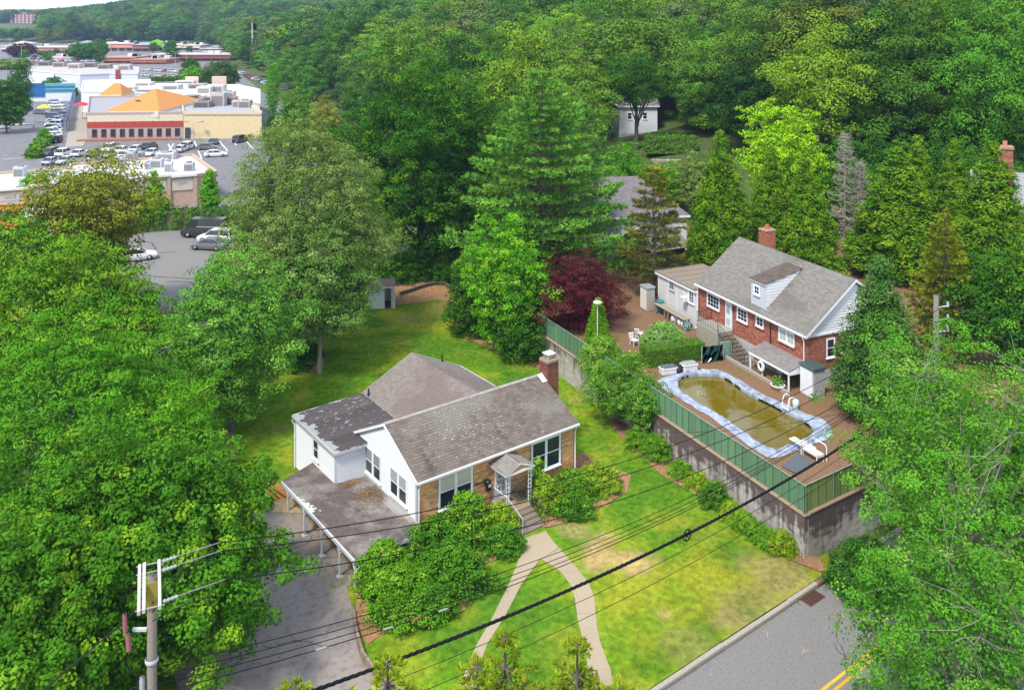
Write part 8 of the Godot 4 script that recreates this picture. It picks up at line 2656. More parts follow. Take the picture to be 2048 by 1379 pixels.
	for pyr in [[[209, 222.5, 6.5], [318, 222, 6.5], 28.0, 4.2, [0.5, 0.5]], [[197, 190, 6.6], [243, 189.5, 6.6], 9.0, 3.0, [0.35, 0.65]]]:
		var l := P(pyr[0][0], pyr[0][1], pyr[0][2]) - R.position
		var r := P(pyr[1][0], pyr[1][1], pyr[1][2]) - R.position
		var w := r.x - l.x
		var t0 := Vector3(lerpf(l.x, r.x, pyr[4][0]), l.y + pyr[3], l.z - pyr[2] * 0.5)
		var t1 := Vector3(lerpf(l.x, r.x, pyr[4][1]), l.y + pyr[3], l.z - pyr[2] * 0.5)
		var bl := Vector3(l.x, l.y, l.z - pyr[2])
		var br := Vector3(r.x, r.y, r.z - pyr[2])
		var pm := MB.new()
		var oc := Color(0.56, 0.24, 0.07)
		pm.quad(l, r, t1, t0, oc)
		pm.tri(r, br, t1, oc)
		pm.tri(bl, l, t0, oc)
		pm.quad(br, bl, t0, t1, oc)
		pm.box(Vector3(l.x, l.y - 1.4, l.z - pyr[2]), Vector3(r.x, l.y, l.z - 0.05), Color(0.66, 0.6, 0.52))
		var po := obj("orange_roof", pm.done(M.stucco), R)
		if w > 12.0:
			var vt := MB.new()
			var mid := l.lerp(r, 0.36).lerp(t0, 0.42)
			vt.box(mid + Vector3(-0.6, -0.3, 0.05), mid + Vector3(0.6, 0.3, 0.2), Color(0.08, 0.05, 0.04))
			obj("gable_vent", vt.done(M.satin), po)
	for q in [[300, 205, 6, 1.2, 3], [335, 203, 3, 1.6, 3], [290, 186, 5, 1.2, 3], [345, 212, 4, 1.0, 3]]:
		roof_unit(R, q[0], q[1], 5.92, Vector3(q[2], q[3], q[4]), Color(0.36, 0.36, 0.39), false)
	var Y := block("yellow_store", "pale yellow blank walled store with grey roof full of machinery", [[366.5, 222.5], [523, 222.5], [470, 190], [361, 190]], 6.4, Color(0.66, 0.53, 0.32), Color(0.34, 0.34, 0.36), 0.6)
	var gb := MB.new()
	var y0 := P(367, 222.5, 6.4)
	var y1 := P(522, 222.5, 6.4)
	gb.box(Vector3(0.2, 5.5, 0), Vector3(y0.distance_to(y1), 6.42, 0.12), Color(0.38, 0.38, 0.42))
	var yf := wall_frame(y0 - Y.position - Vector3(0, 6.4, 0), y1 - Y.position - Vector3(0, 6.4, 0))
	obj("grey_fascia", gb.done(M.stucco), Y).transform = yf
	var yd := MB.new()
	yd.box(Vector3(0.3, 0, 0), Vector3(1.6, 2.6, 0.1), Color(0.05, 0.06, 0.09))
	obj("door", yd.done(M.satin), Y).transform = yf
	for q in [[405, 214, 4, 1.6, 3], [437, 211, 3.5, 3.4, 3], [460, 208, 3, 2.0, 3], [475, 213, 2.5, 1.6, 2], [385, 200, 7, 1.2, 2], [420, 203, 6, 1.0, 2], [455, 198, 4, 2.2, 3], [490, 214, 3, 1.8, 3]]:
		roof_unit(Y, q[0], q[1], 5.82, Vector3(q[2], q[3], q[4]), Color(0.33, 0.3, 0.3) * rng.randf_range(0.6, 1.6))
	var W := block("white_rear_store", "long white roofed store behind the restaurant", [[162, 180], [355, 186], [470, 188], [519, 205], [519, 178], [478, 169], [300, 166], [300, 158], [166, 160]], 6.6, Color(0.74, 0.75, 0.78), Color(0.95, 0.95, 0.96), 0.5)
	for q in [[290, 170, 5, 1.0, 6], [372, 168, 6, 1.2, 4], [345, 178, 5, 1.4, 5], [395, 176, 5, 1.4, 4], [410, 186, 4, 2.0, 4], [433, 184, 5, 2.2, 4], [262, 178, 3, 0.8, 4]]:
		roof_unit(W, q[0], q[1], 6.12, Vector3(q[2], q[3], q[4]), Color(0.5, 0.48, 0.46) * rng.randf_range(0.6, 1.3), false)
	for q in [[[370, 159], [392, 160]], [[423, 158.5], [446, 160]]]:
		var l := P(q[0][0], q[0][1] + 6, 6.6) - W.position
		var sgn := MB.new()
		var wd := P(q[1][0], q[1][1] + 6, 6.6).x - W.position.x - l.x
		sgn.cbox(Vector3(l.x, 6.0, l.z - 0.4), Vector3(l.x + wd, 8.6, l.z), 0.1, Color(0.68, 0.5, 0.42))
		obj("sign_parapet", sgn.done(M.stucco), W)
	# blue fence, umbrella, planter and people's walkway left of the restaurant
	var f0 := P(131, 264)
	var f1 := P(147, 196)
	var bf := thing("blue_fence", "long bright blue banner fence beside the restaurant walkway", "fence", f0, atan2(-(f1.z - f0.z), f1.x - f0.x))
	var fl := f0.distance_to(f1)
	for i in 16:
		var p := MB.new()
		p.box(Vector3(fl * i / 16.0 + 0.1, 0.5, -0.05), Vector3(fl * (i + 1) / 16.0 - 0.1, 3.6 + 0.2 * sin(i * 2.0), 0.05), [Color(0.02, 0.1, 0.42), Color(0.03, 0.16, 0.55), Color(0.1, 0.25, 0.6)][i % 3])
		obj("panel", p.done(M.satin), bf)
		var q := MB.new()
		q.rod(Vector3(fl * i / 16.0, 0, 0), Vector3(fl * i / 16.0, 3.9, 0), 0.08, 6, Color(0.2, 0.2, 0.22))
		obj("post", q.done(M.satin), bf)
	struct("restaurant_walkway", sheet(pxpoly([[130, 294], [166, 291], [174, 278], [172, 225], [165, 205], [146, 206], [138, 250]]), 0.06, 4.0, M.concrete))
	for u in [[164, 238, 2.4, Color(0.62, 0.03, 0.06), "red umbrella over the restaurant terrace", 4.5], [87, 231, 1.9, Color(0.72, 0.66, 0.02), "bright yellow umbrella in the parking lot", 3.0]]:
		var o := thing("umbrella", u[4], "umbrella", P(u[0], u[1]))
		var c := MB.new()
		c.lathe(Vector3(0, u[5], 0), PackedVector2Array([Vector2(u[2], -0.6), Vector2(u[2] * 0.55, -0.1), Vector2(0.001, 0.3)]), 8, u[3])
		obj("canopy", c.done(M.plain), o)
		var q := MB.new()
		q.rod(Vector3.ZERO, Vector3(0, u[5] + 0.2, 0), 0.05, 6, Color(0.3, 0.3, 0.3))
		obj("pole", q.done(M.satin), o)
	for q in [[[92, 236], [130, 233], 2.0, "long brick planter between the car columns"], [[82, 297], [108, 297], 1.6, "low brick planter at the near end of the car column"]]:
		var l := P(q[0][0], q[0][1])
		var r := P(q[1][0], q[1][1])
		var o := thing("brick_planter", q[3], "planter", l, atan2(-(r.z - l.z), r.x - l.x))
		var c := MB.new()
		c.cbox(Vector3(0, 0, -1.0), Vector3(l.distance_to(r), 0.7, 1.0), 0.06, Color(0.3, 0.12, 0.08))
		obj("box", c.done(M.brick_face), o)
		var c2 := MB.new()
		c2.box(Vector3(0.2, 0.7, -0.8), Vector3(l.distance_to(r) - 0.2, 0.73, 0.8), Color(0.12, 0.06, 0.03))
		obj("soil", c2.done(M.plain), o)
	# a person crossing the lot
	var pe := thing("person", "person in dark trousers and white top walking across the shopping lot", "person", P(67, 256))
	pe.rotation.y = 0.5
	pe.add_child(person_mesh(), true)
	# blue store, pale stores
	var bs := block("blue_store", "white roofed store with bright blue and teal fascia", [[28, 168], [150, 166], [150, 157], [106, 156], [106, 147], [50, 147]], 6.0, Color(0.68, 0.72, 0.75), Color(0.93, 0.95, 0.97), 0.5)
	var s0 := P(28, 168, 6.0)
	var s1 := P(150, 166, 6.0)
	var sf := wall_frame(s0 - bs.position - Vector3(0, 6, 0), s1 - bs.position - Vector3(0, 6, 0))
	var sl := s0.distance_to(s1)
	for q in [[0.06, 0.5, 1.6, 6.2, Color(0.02, 0.13, 0.33)], [0.5, 1.0, 3.2, 4.0, Color(0.02, 0.24, 0.34)], [0.5, 1.0, 4.4, 5.2, Color(0.015, 0.2, 0.3)], [0.5, 1.0, 5.5, 6.1, Color(0.1, 0.4, 0.5)]]:
		var c := MB.new()
		c.box(Vector3(sl * q[0], q[2], 0), Vector3(sl * q[1] - 0.05, q[3], 0.25), q[4])
		obj("fascia", c.done(M.stucco), bs).transform = sf
	var gs := block("pale_store", "long pale grey store with round black emblem on its front wall", [[62, 140], [107, 144], [160, 148], [218, 146], [275, 146], [277, 134], [200, 128], [90, 126], [64, 133]], 6.6, Color(0.62, 0.66, 0.74), Color(0.42, 0.39, 0.38), 0.4)
	var ec := P(134, 153.0, 4.4) - gs.position
	var em := MB.new()
	em.tube(PackedVector3Array([ec + Vector3(0, 0, 1.2), ec + Vector3(0, 0, 1.5)]), PackedFloat32Array([1.7]), 16, Color(0.75, 0.77, 0.8))
	obj("emblem", em.done(M.satin), gs)
	var em2 := MB.new()
	em2.tube(PackedVector3Array([ec + Vector3(-0.5, 0.4, 1.45), ec + Vector3(-0.5, 0.4, 1.6)]), PackedFloat32Array([0.8]), 12, Color(0.01, 0.01, 0.012))
	em2.tube(PackedVector3Array([ec + Vector3(0.5, -0.5, 1.45), ec + Vector3(0.5, -0.5, 1.6)]), PackedFloat32Array([0.7]), 12, Color(0.01, 0.01, 0.012))
	obj("emblem_mark", em2.done(M.satin), gs)
	for q in [[90, 131], [120, 133], [150, 136], [182, 134], [210, 137], [250, 139]]:
		roof_unit(gs, q[0], q[1], 6.2, Vector3(5, 2.0, 4), Color(0.3, 0.27, 0.26) * rng.randf_range(0.6, 1.6), false)
	var rs := MB.new()
	var rc := P(236, 146, 6.6) - gs.position
	rs.box(rc + Vector3(-0.9, -5.2, 0.1), rc + Vector3(0.9, 1.4, 0.5), Color(0.3, 0.06, 0.06))
	obj("red_sign", rs.done(M.satin), gs)
	# far shops: px left, right, base py, height px, wall, roof, kind
	var far := [[205, 270, 126, 9, Color(0.42, 0.17, 0.09), Color(0.4, 0.25, 0.2), 0, "orange brown brick hall in front of the plaza"], [262, 332, 128, 7, Color(0.42, 0.17, 0.1), Color(0.35, 0.22, 0.18), 0, "lower orange brick wing right of the brick hall"], [300, 462, 122, 11, Color(0.25, 0.085, 0.075), Color(0.5, 0.48, 0.46), 0, "long dark red brick deck wall"], [53, 143, 107, 11, Color(0.36, 0.2, 0.16), Color(0.62, 0.6, 0.6), 0, "low plaza shops with pink awnings at the left"], [141, 182, 101, 18, Color(0.6, 0.52, 0.44), Color(0.25, 0.3, 0.32), 1, "plaza corner tower block with hip roof"], [195, 222, 101, 15, Color(0.66, 0.55, 0.38), Color(0.6, 0.58, 0.55), 2, "cream gabled shop right of the green tree"], [220, 266, 102, 13, Color(0.52, 0.26, 0.2), Color(0.68, 0.64, 0.6), 0, "pink and cream plaza shop"], [265, 299, 103, 17, Color(0.3, 0.13, 0.12), Color(0.27, 0.32, 0.34), 1, "brick plaza pavilion with green grey hip roof"], [299, 330, 101, 12, Color(0.55, 0.5, 0.42), Color(0.62, 0.6, 0.58), 0, "plaza shop below the bright green gable"], [328, 366, 100, 9, Color(0.62, 0.54, 0.38), Color(0.66, 0.62, 0.55), 0, "sand coloured plaza shop"], [364, 400, 100, 8, Color(0.6, 0.52, 0.45), Color(0.66, 0.64, 0.6), 0, "beige plaza shop near the right end"], [400, 440, 101, 8, Color(0.52, 0.5, 0.5), Color(0.34, 0.38, 0.4), 2, "grey plaza shop with long ridged roof"], [438, 466, 101, 7, Color(0.5, 0.36, 0.3), Color(0.55, 0.5, 0.48), 0, "small brown plaza shop at the wood edge"], [18, 44, 101, 17, Color(0.6, 0.54, 0.48), Color(0.6, 0.55, 0.46), 1, "small tower with pale pyramid roof at the left"], [0, 20, 104, 10, Color(0.5, 0.48, 0.46), Color(0.6, 0.6, 0.6), 0, "pale shop at the far left edge"], [85, 140, 123, 6, Color(0.6, 0.54, 0.46), Color(0.5, 0.44, 0.4), 0, "low cream shop before the far parking"]]
	for q in far:
		var d: float = F * EYE / (q[2] - 30.0)
		var w: float = (q[1] - q[0]) * d / F
		var h: float = q[3] * d / F * 1.1
		var o := thing("plaza_shop", q[7], "shop", PD((q[0] + q[1]) / 2.0, d, 0))
		var roofh := h * 0.3 if q[6] else 0.0
		var wh := h - roofh
		var b := MB.new()
		b.prism(PackedVector2Array([Vector2(-w / 2, 0), Vector2(w / 2, 0), Vector2(w / 2, -22), Vector2(-w / 2, -22)]), -1, wh, q[4])
		obj("wall", b.done(M.stucco), o)
		var r := MB.new()
		if q[6] == 0:
			r.box(Vector3(-w / 2 - 0.3, wh, -22.3), Vector3(w / 2 + 0.3, wh + 0.6, 0.5), q[5])
		elif q[6] == 1:
			var ap := Vector3(0, h, -11)
			var c := [Vector3(-w / 2 - 0.8, wh, 0.8), Vector3(w / 2 + 0.8, wh, 0.8), Vector3(w / 2 + 0.8, wh, -22.8), Vector3(-w / 2 - 0.8, wh, -22.8)]
			for i in 4: r.tri(c[i], c[(i + 1) % 4], ap, q[5])
		else:
			r.tri(Vector3(-w / 2, wh, 0.02), Vector3(w / 2, wh, 0.02), Vector3(0, h, 0.02), q[4])
			r.quad(Vector3(w / 2 + 0.5, wh - 0.2, 0.6), Vector3(w / 2 + 0.5, wh - 0.2, -22), Vector3(0, h + 0.2, -22), Vector3(0, h + 0.2, 0.6), q[5])
			r.quad(Vector3(-w / 2 - 0.5, wh - 0.2, -22), Vector3(-w / 2 - 0.5, wh - 0.2, 0.6), Vector3(0, h + 0.2, 0.6), Vector3(0, h + 0.2, -22), q[5])
		obj("roof", r.done(M.stucco), o)
		var nn := maxi(1, int(w / 6.0))
		for i in nn:
			var win := MB.new()
			win.box(Vector3(-w / 2 + (i + 0.2) * w / nn, 0.2, 0), Vector3(-w / 2 + (i + 0.8) * w / nn, wh * 0.42, 0.15), Color(0.06, 0.06, 0.08))
			obj("shop_window", win.done(M.satin), o)
		for i in 3:
			var ub := MB.new()
			var ux := rng.randf_range(-0.4, 0.4) * w
			ub.cbox(Vector3(ux - 1.8, wh + 0.4, -14), Vector3(ux + 1.8, wh + 2.3, -10), 0.1, Color(0.5, 0.5, 0.52) * rng.randf_range(0.5, 1.5))
			if q[6] == 0: obj("roof_unit", ub.done(M.plain), o)
		var aw := MB.new()
		aw.box(Vector3(-w / 2, wh * 0.48, 0), Vector3(w / 2, wh * 0.62, 1.4), q[4] * 1.25)
		obj("awning", aw.done(M.stucco), o)
	var gg := thing("green_gable", "bright lime green gable sign on a plaza shop roof", "sign", PD(314, 705, 0))
	var gm := MB.new()
	gm.prism(PackedVector2Array([Vector2(-6, 0.4), Vector2(6, 0.4), Vector2(6, -0.4), Vector2(-6, -0.4)]), 4.6, 7.5, Color(0.2, 0.5, 0.03))
	gm.tri(Vector3(-6, 7.5, 0.4), Vector3(6, 7.5, 0.4), Vector3(0, 9.4, 0.4), Color(0.2, 0.5, 0.03))
	gm.tri(Vector3(6, 7.5, -0.4), Vector3(-6, 7.5, -0.4), Vector3(0, 9.4, -0.4), Color(0.2, 0.5, 0.03))
	obj("board", gm.done(M.plain), gg)
	# apartment tower and a white roofed hall on the far hill
	var td := 1500.0
	var ty := EYE - 27.0 * td / F
	var tw := 54.0 * td / F
	var to := thing("apartment_tower", "red brick apartment block with white balcony columns on the far hill", "building", PD(46, td, ty), 0.0)
	var tm := MB.new()
	tm.prism(PackedVector2Array([Vector2(-tw / 2, 0), Vector2(tw / 2, 0), Vector2(tw / 2, -16), Vector2(-tw / 2, -16)]), -4, 24.5, Color(0.36, 0.15, 0.14))
	obj("wall", tm.done(M.stucco), to)
	for i in 7:
		for j in 8:
			var q := MB.new()
			var x := -tw / 2 + (i + 0.35) * tw / 7.0
			q.box(Vector3(x, 0.6 + j * 3.0, 0), Vector3(x + 2.6, 2.3 + j * 3.0, 1.0), Color(0.66, 0.62, 0.64))
			obj("balcony", q.done(M.plain), to)
	var tr := MB.new()
	tr.box(Vector3(-tw / 2 - 0.4, 24.5, -16.4), Vector3(tw / 2 + 0.4, 25.2, 0.5), Color(0.4, 0.2, 0.18))
	tr.box(Vector3(-6, 25.2, -12), Vector3(2, 27.6, -6), Color(0.4, 0.2, 0.18))
	obj("roof", tr.done(M.stucco), to)
	var ho := block("white_hall", "long white roofed hall among the far trees", [[52, 66], [90, 66], [95, 63], [58, 62]], 8.0, Color(0.4, 0.42, 0.46), Color(0.95, 0.95, 0.97), 1.0)
	# flag
	var fp := PD(504, 480, 0)
	fp.y = ground(fp.x, 480)
	var fo := thing("flagpole", "white flagpole with a blue and white flag above the wood", "flagpole", fp)
	var fm := MB.new()
	fm.rod(Vector3.ZERO, Vector3(0, 25.0 - fp.y, 0), 0.22, 8, Color(0.75, 0.76, 0.78))
	obj("pole", fm.done(M.satin), fo)
	var rows := []
	for j in 4:
		var row := PackedVector3Array()
		for i in 8: row.append(Vector3(0.2 + i * 0.32, 24.6 - fp.y - j * 1.1 - i * 0.1, 0.25 * sin(i * 1.1)))
		rows.append(row)
	obj("flag", gridmesh(rows, M.plain, func(p: Vector3): return Color(0.2, 0.32, 0.6)), fo)
	# lamp posts
	for q in [[386, 279, 246, "double headed lamp post before the yellow wall"], [172, 156, 123, "lamp post behind the pale store"], [42, 136, 92, "tall lamp post at the left among the far lots"], [372, 132, 104, "tall lamp post before the long brick deck"], [350, 132, 104, "lamp post left of the tall one before the brick deck"], [218, 112, 80, "tall lamp post before the pink plaza shop"], [325, 116, 88, "lamp post below the lime green gable"]]:
		var b := P(q[0], q[1])
		var h: float = EYE - (q[2] - 30.0) * -b.z / F
		var o := thing("lamp_post", q[3], "lamp post", b)
		var m := MB.new()
		m.tube(PackedVector3Array([Vector3.ZERO, Vector3(0, h, 0)]), PackedFloat32Array([0.14, 0.09]), 7, Color(0.5, 0.5, 0.48))
		obj("pole", m.done(M.satin), o)
		for s in [-1.0, 1.0]:
			var k := MB.new()
			k.rod(Vector3(0, h, 0), Vector3(s * 1.3, h + 0.3, 0), 0.06, 5, Color(0.4, 0.4, 0.38))
			k.cbox(Vector3(s * 1.8 - 0.5, h + 0.2, -0.3), Vector3(s * 1.8 + 0.5, h + 0.5, 0.3), 0.06, Color(0.3, 0.29, 0.26))
			obj("lamp_head", k.done(M.satin), o)
	# plants of the shopping centre
	for q in [[40, 230, 208, 118, 40, DARKG, "round green tree at the left edge of the shopping lot"], [104, 305, 204, 158, 46, DARKG, "spreading dark tree before the blue store"], [206, 395, 162, 130, 30, [Color(0.03, 0.08, 0.035), Color(0.05, 0.12, 0.05)], "dark conical evergreen beside the pale store"], [180, 400, 160, 138, 30, BRIGHT, "bright green bush tree left of the evergreen at the pale store"], [20, 470, 156, 122, 60, PALE, "pale green tree at the far left edge"], [44, 600, 125, 90, 44, [Color(0.05, 0.012, 0.03), Color(0.09, 0.025, 0.045)], "dark purple tree beside the far lots"], [170, 560, 122, 90, 60, DARKG, "dark green tree group before the plaza tower"], [196, 590, 118, 83, 36, DARKG, "taller dark tree right of the plaza tower"], [86, 640, 118, 104, 24, DARKG, "small green tree before the pink awnings"], [440, 340, 186, 125, 62, [Color(0.04, 0.09, 0.03), Color(0.08, 0.14, 0.045)], "grey green tree behind the white rear store"], [390, 345, 165, 135, 40, BRIGHT, "bright shrub row behind the white rear store"], [12, 215, 250, 165, 70, DARKG, "large green tree cut by the left picture edge"], [86, 200, 288, 258, 20, BRIGHT, "small bright tree at the near end of the car column"], [380, 420, 140, 118, 30, DARKG, "dark round tree before the long brick deck"], [545, 170, 250, 222, 36, DARKG, "slender dark tree at the wood edge beside the yellow wall"], [590, 160, 262, 190, 70, MAPLE, "green tree beside the yellow wall and the domed tree"], [650, 150, 270, 200, 60, OLIVE, "olive green tree behind the wide dome"], [545, 235, 0, 128, 30, BRIGHT, "light green round tree beside the slanting car row"]]:
		var d: float = q[1]
		var g := 0.0
		var H: float = EYE - (q[3] - 30.0) * d / F - g
		var wm: float = q[4] * d / F / 2.0
		tree("shop_tree", q[6], PD(q[0], d, g), H, wm, 0.15, 2 if "conical" in q[6] else 0, 380, 24, wm * 0.26, wm * 0.1, q[5] if q[5].size() > 1 else DARKG, {"group": "trees of the shopping centre", "limbs": 6})
	for i in 26:       # street trees and shrubs dotted through the town
		var tx := rng.randf_range(0, 465)
		var td2 := 50750.0 / (rng.randf_range(86, 128) - 30.0)
		var hh := rng.randf_range(5, 11)
		tree("shop_tree", "small dark tree among the far plaza lots and roofs", PD(tx, td2, 0), hh, hh * 0.42, 0.1, 0, 60, 24, hh * 0.14, hh * 0.07, DARKG if i % 3 else MAPLE, {"group": "small trees of the far plaza", "limbs": 3})
	for q in [[65, 318, 90, 285, 2.6, "bright planting strip at the left of the strip mall"], [30, 203, 60, 196, 3.0, "hedge below the tree at the left edge of the lot"], [110, 197, 145, 190, 4.0, "clipped hedge beyond the blue fence"], [300, 164, 372, 160, 3.0, "green hedge behind the rear store's lot"], [365, 150, 400, 163, 4.0, "curving bright hedge beside the rear lot"]]:
		var a := P(q[0], q[1])
		var e := P(q[2], q[3])
		hedge("lot_edge_hedge", q[5], (a + e) / 2.0, atan2(-(e.z - a.z), e.x - a.x), a.distance_to(e), q[4] * 0.6, q[4], 2200, 0.7, [Color(0.05, 0.15, 0.015), Color(0.12, 0.26, 0.02)], 0.5)

func person_mesh() -> MeshInstance3D:
	var b := MB.new()
	var skin := Color(0.35, 0.2, 0.14)
	var dark := Color(0.02, 0.02, 0.025)
	var white := Color(0.68, 0.68, 0.68)
	b.tube(PackedVector3Array([Vector3(0.28, 0.02, 0.1), Vector3(0.1, 0.06, 0.1), Vector3(0.1, 0.48, 0.1), Vector3(0.02, 0.9, 0.08)]), PackedFloat32Array([0.04, 0.055, 0.065, 0.1]), 8, dark)
	b.tube(PackedVector3Array([Vector3(-0.12, 0.03, -0.1), Vector3(-0.3, 0.08, -0.1), Vector3(-0.14, 0.5, -0.1), Vector3(0.0, 0.9, -0.08)]), PackedFloat32Array([0.04, 0.055, 0.065, 0.1]), 8, dark)
	b.tube(PackedVector3Array([Vector3(0, 0.84, 0), Vector3(0, 1.0, 0), Vector3(0.02, 1.25, 0), Vector3(0.02, 1.42, 0), Vector3(0.02, 1.5, 0)]), PackedFloat32Array([0.15, 0.165, 0.19, 0.18, 0.07]), 10, white)
	b.tube(PackedVector3Array([Vector3(0.02, 1.48, 0), Vector3(0.03, 1.56, 0), Vector3(0.04, 1.62, 0), Vector3(0.05, 1.7, 0), Vector3(0.04, 1.78, 0), Vector3(0.03, 1.8, 0)]), PackedFloat32Array([0.055, 0.06, 0.095, 0.105, 0.07, 0.01]), 10, skin)
	for s in [-1.0, 1.0]:
		b.tube(PackedVector3Array([Vector3(0.02, 1.42, s * 0.17), Vector3(-s * 0.08, 1.14, s * 0.25), Vector3(s * 0.1, 0.9, s * 0.24), Vector3(s * 0.13, 0.82, s * 0.23)]), PackedFloat32Array([0.06, 0.048, 0.038, 0.03]), 7, white if s > 0 else dark)
	var o := MeshInstance3D.new()
	o.mesh = b.done(M.plain)
	o.name = "body"
	return o

# ---------------------------------------------------------------- poles and wires
func wire(label: String, a: Vector3, e: Vector3, sag: float, r: float, col := Color(0.03, 0.03, 0.034), called := "overhead_wire", n := 26) -> MeshInstance3D:
	var pts := PackedVector3Array()
	for i in n + 1:
		var t := float(i) / n
		pts.append(a.lerp(e, t) - Vector3(0, sag * 4.0 * t * (1.0 - t), 0))
	var b := MB.new()
	b.tube(pts, PackedFloat32Array([r]), 6, col)
	var o := obj(called, b.done(M.cable))
	tag(o, label, "wire", "wires between the two utility poles")
	return o

func insulator(parent: Node3D, at: Vector3, dir: Vector3, n: int, r: float, col: Color) -> void:
	var b := MB.new()
	var pts := PackedVector3Array()
	var rad := PackedFloat32Array()
	for i in n * 2 + 1:
		pts.append(at + dir * (0.05 * i))
		rad.append(r if i % 2 else r * 0.5)
	b.tube(pts, rad, 9, col)
	obj("insulator", b.done(M.satin), parent)

func make_wires() -> void:
	var p1 := PD(303, 24.9, 0.0)
	var p2 := PD(1873, 51.6, 0.0)
	var dir := (p2 - p1).normalized()
	var pole := thing("utility_pole", "wooden utility pole with double pale crossarms at the lower left", "utility pole", p1)
	var b := MB.new()
	b.tube(PackedVector3Array([Vector3(0, -0.5, 0), Vector3(0, 6, 0), Vector3(0.01, 13.05, 0)]), PackedFloat32Array([0.17, 0.15, 0.125]), 14, Color(1.0, 0.95, 0.9))
	obj("pole", b.done(M.pole_wood), pole)
	var tw := Basis(Vector3.UP, 0.392)
	for x in [-0.2, 0.2]:
		var a := MB.new()
		a.cbox(Vector3(x - 0.045, 12.88, -0.85), Vector3(x + 0.045, 13.0, 1.35), 0.012, Color(0.5, 0.475, 0.44))
		if x < 0: a.cbox(Vector3(x - 0.17, 12.86, -0.85), Vector3(x - 0.08, 12.98, 1.35), 0.012, Color(0.46, 0.44, 0.41))
		obj("crossarm", a.done(M.brick_face), pole).basis = tw
	for z in [-0.8, -0.4, 1.25]:
		var a := MB.new()
		a.rod(Vector3(-0.42, 12.93, z), Vector3(0.32, 12.93, z), 0.016, 6, Color(0.35, 0.35, 0.36))
		obj("bolt", a.done(M.satin), pole).basis = tw
	var yb := MB.new()
	yb.box(Vector3(-0.14, 12.2, 0.13), Vector3(0.14, 12.95, 0.155), Color(0.34, 0.28, 0.06))
	obj("pole_stain_board", yb.done(M.brick_face), pole).basis = tw
	var zs := [-0.75, -0.3, 1.15]
	for i in 3:
		var ip := tw * Vector3(0.28, 12.95, zs[i])
		insulator(pole, ip, Vector3(dir.x, -0.02, dir.z), 4, 0.06, Color(0.3, 0.33, 0.34))
		var cl := MB.new()
		cl.rod(ip + dir * 0.4, ip - Vector3(0, 0.05, 0) + dir * 1.7, 0.015, 6, Color(0.22, 0.225, 0.235))
		obj("clamp", cl.done(M.satin), pole)
		var jl := MB.new()
		var s := ip + dir * 1.5
		jl.tube(PackedVector3Array([s, s + Vector3(-0.3, -0.45, 0.1), s + Vector3(-0.9, -0.6, 0.1), Vector3(0.1, 12.4 - 0.25 * i, 0.2)]), PackedFloat32Array([0.016]), 5, Color(0.4, 0.41, 0.43))
		obj("jumper", jl.done(M.cable), pole)
	# fuse, bracket, conduit, strap
	var fz := MB.new()
	fz.tube(PackedVector3Array([Vector3(-0.62, 12.2, 0.35), Vector3(-0.6, 11.7, 0.35)]), PackedFloat32Array([0.06]), 9, Color(0.33, 0.12, 0.15))
	fz.tube(PackedVector3Array([Vector3(-0.55, 11.6, 0.3), Vector3(-0.52, 11.15, 0.3)]), PackedFloat32Array([0.07]), 9, Color(0.33, 0.125, 0.16))
	obj("fuse", fz.done(M.satin), pole)
	var br := MB.new()
	br.box(Vector3(-0.5, 11.55, 0.05), Vector3(-0.1, 11.63, 0.13), Color(0.5, 0.52, 0.56))
	obj("bracket", br.done(M.satin), pole)
	for q in [[Vector3(-0.3, 12.95, 0.2), Vector3(-0.7, 12.8, 0.3), Vector3(-0.72, 12.4, 0.35), Vector3(-0.62, 12.2, 0.35)], [Vector3(-0.3, 12.8, 0.5), Vector3(-0.6, 12.75, 0.4), Vector3(-0.66, 12.45, 0.4), Vector3(-0.6, 12.15, 0.36)], [Vector3(-0.54, 11.15, 0.3), Vector3(-0.6, 10.8, 0.3), Vector3(-0.45, 10.4, 0.22), Vector3(-0.25, 10.2, 0.15)]]:
		var l := MB.new()
		l.tube(PackedVector3Array(q), PackedFloat32Array([0.018]), 5, Color(0.16, 0.16, 0.17))
		obj("lead", l.done(M.cable), pole)
	var cd := MB.new()
	cd.rod(Vector3(-0.22, 0, 0.12), Vector3(-0.22, 10.25, 0.12), 0.08, 8, Color(0.36, 0.38, 0.43))
	obj("conduit", cd.done(M.satin), pole)
	for y in [10.6, 9.2, 7.8]:
		var s := MB.new()
		s.lathe(Vector3(0, y, 0), PackedVector2Array([Vector2(0.17, 0), Vector2(0.185, 0.02), Vector2(0.185, 0.1), Vector2(0.17, 0.12)]), 12, Color(0.5, 0.52, 0.55))
		obj("strap", s.done(M.satin), pole)
	var brc := MB.new()
	brc.rod(Vector3(0.1, 8.8, 0.15), Vector3(0.9, 8.4, 0.5), 0.04, 6, Color(0.5, 0.53, 0.58))
	obj("brace", brc.done(M.satin), pole)
	# second pole
	var pole2 := thing("utility_pole", "grey utility pole with three bracket arms rising from the trees at the right", "utility pole", p2)
	var b2 := MB.new()
	b2.tube(PackedVector3Array([Vector3(0, -0.5, 0), Vector3(0, 6, 0), Vector3(0, 12.5, 0)]), PackedFloat32Array([0.24, 0.21, 0.15]), 12)
	obj("pole", b2.done(M.pole_wood), pole2)
	var hs := [11.85, 11.1, 10.4]
	for i in 3:
		var a := MB.new()
		a.tube(PackedVector3Array([Vector3(0.1, hs[i] - 0.12, 0), Vector3(0.4, hs[i] - 0.02, 0.02), Vector3(0.7, hs[i], 0.05)]), PackedFloat32Array([0.04]), 6, Color(0.62, 0.63, 0.65))
		obj("bracket_arm", a.done(M.satin), pole2)
		insulator(pole2, Vector3(0.66, hs[i] - 0.02, 0.05), Vector3.UP, 3, 0.09, Color(0.6, 0.62, 0.64))
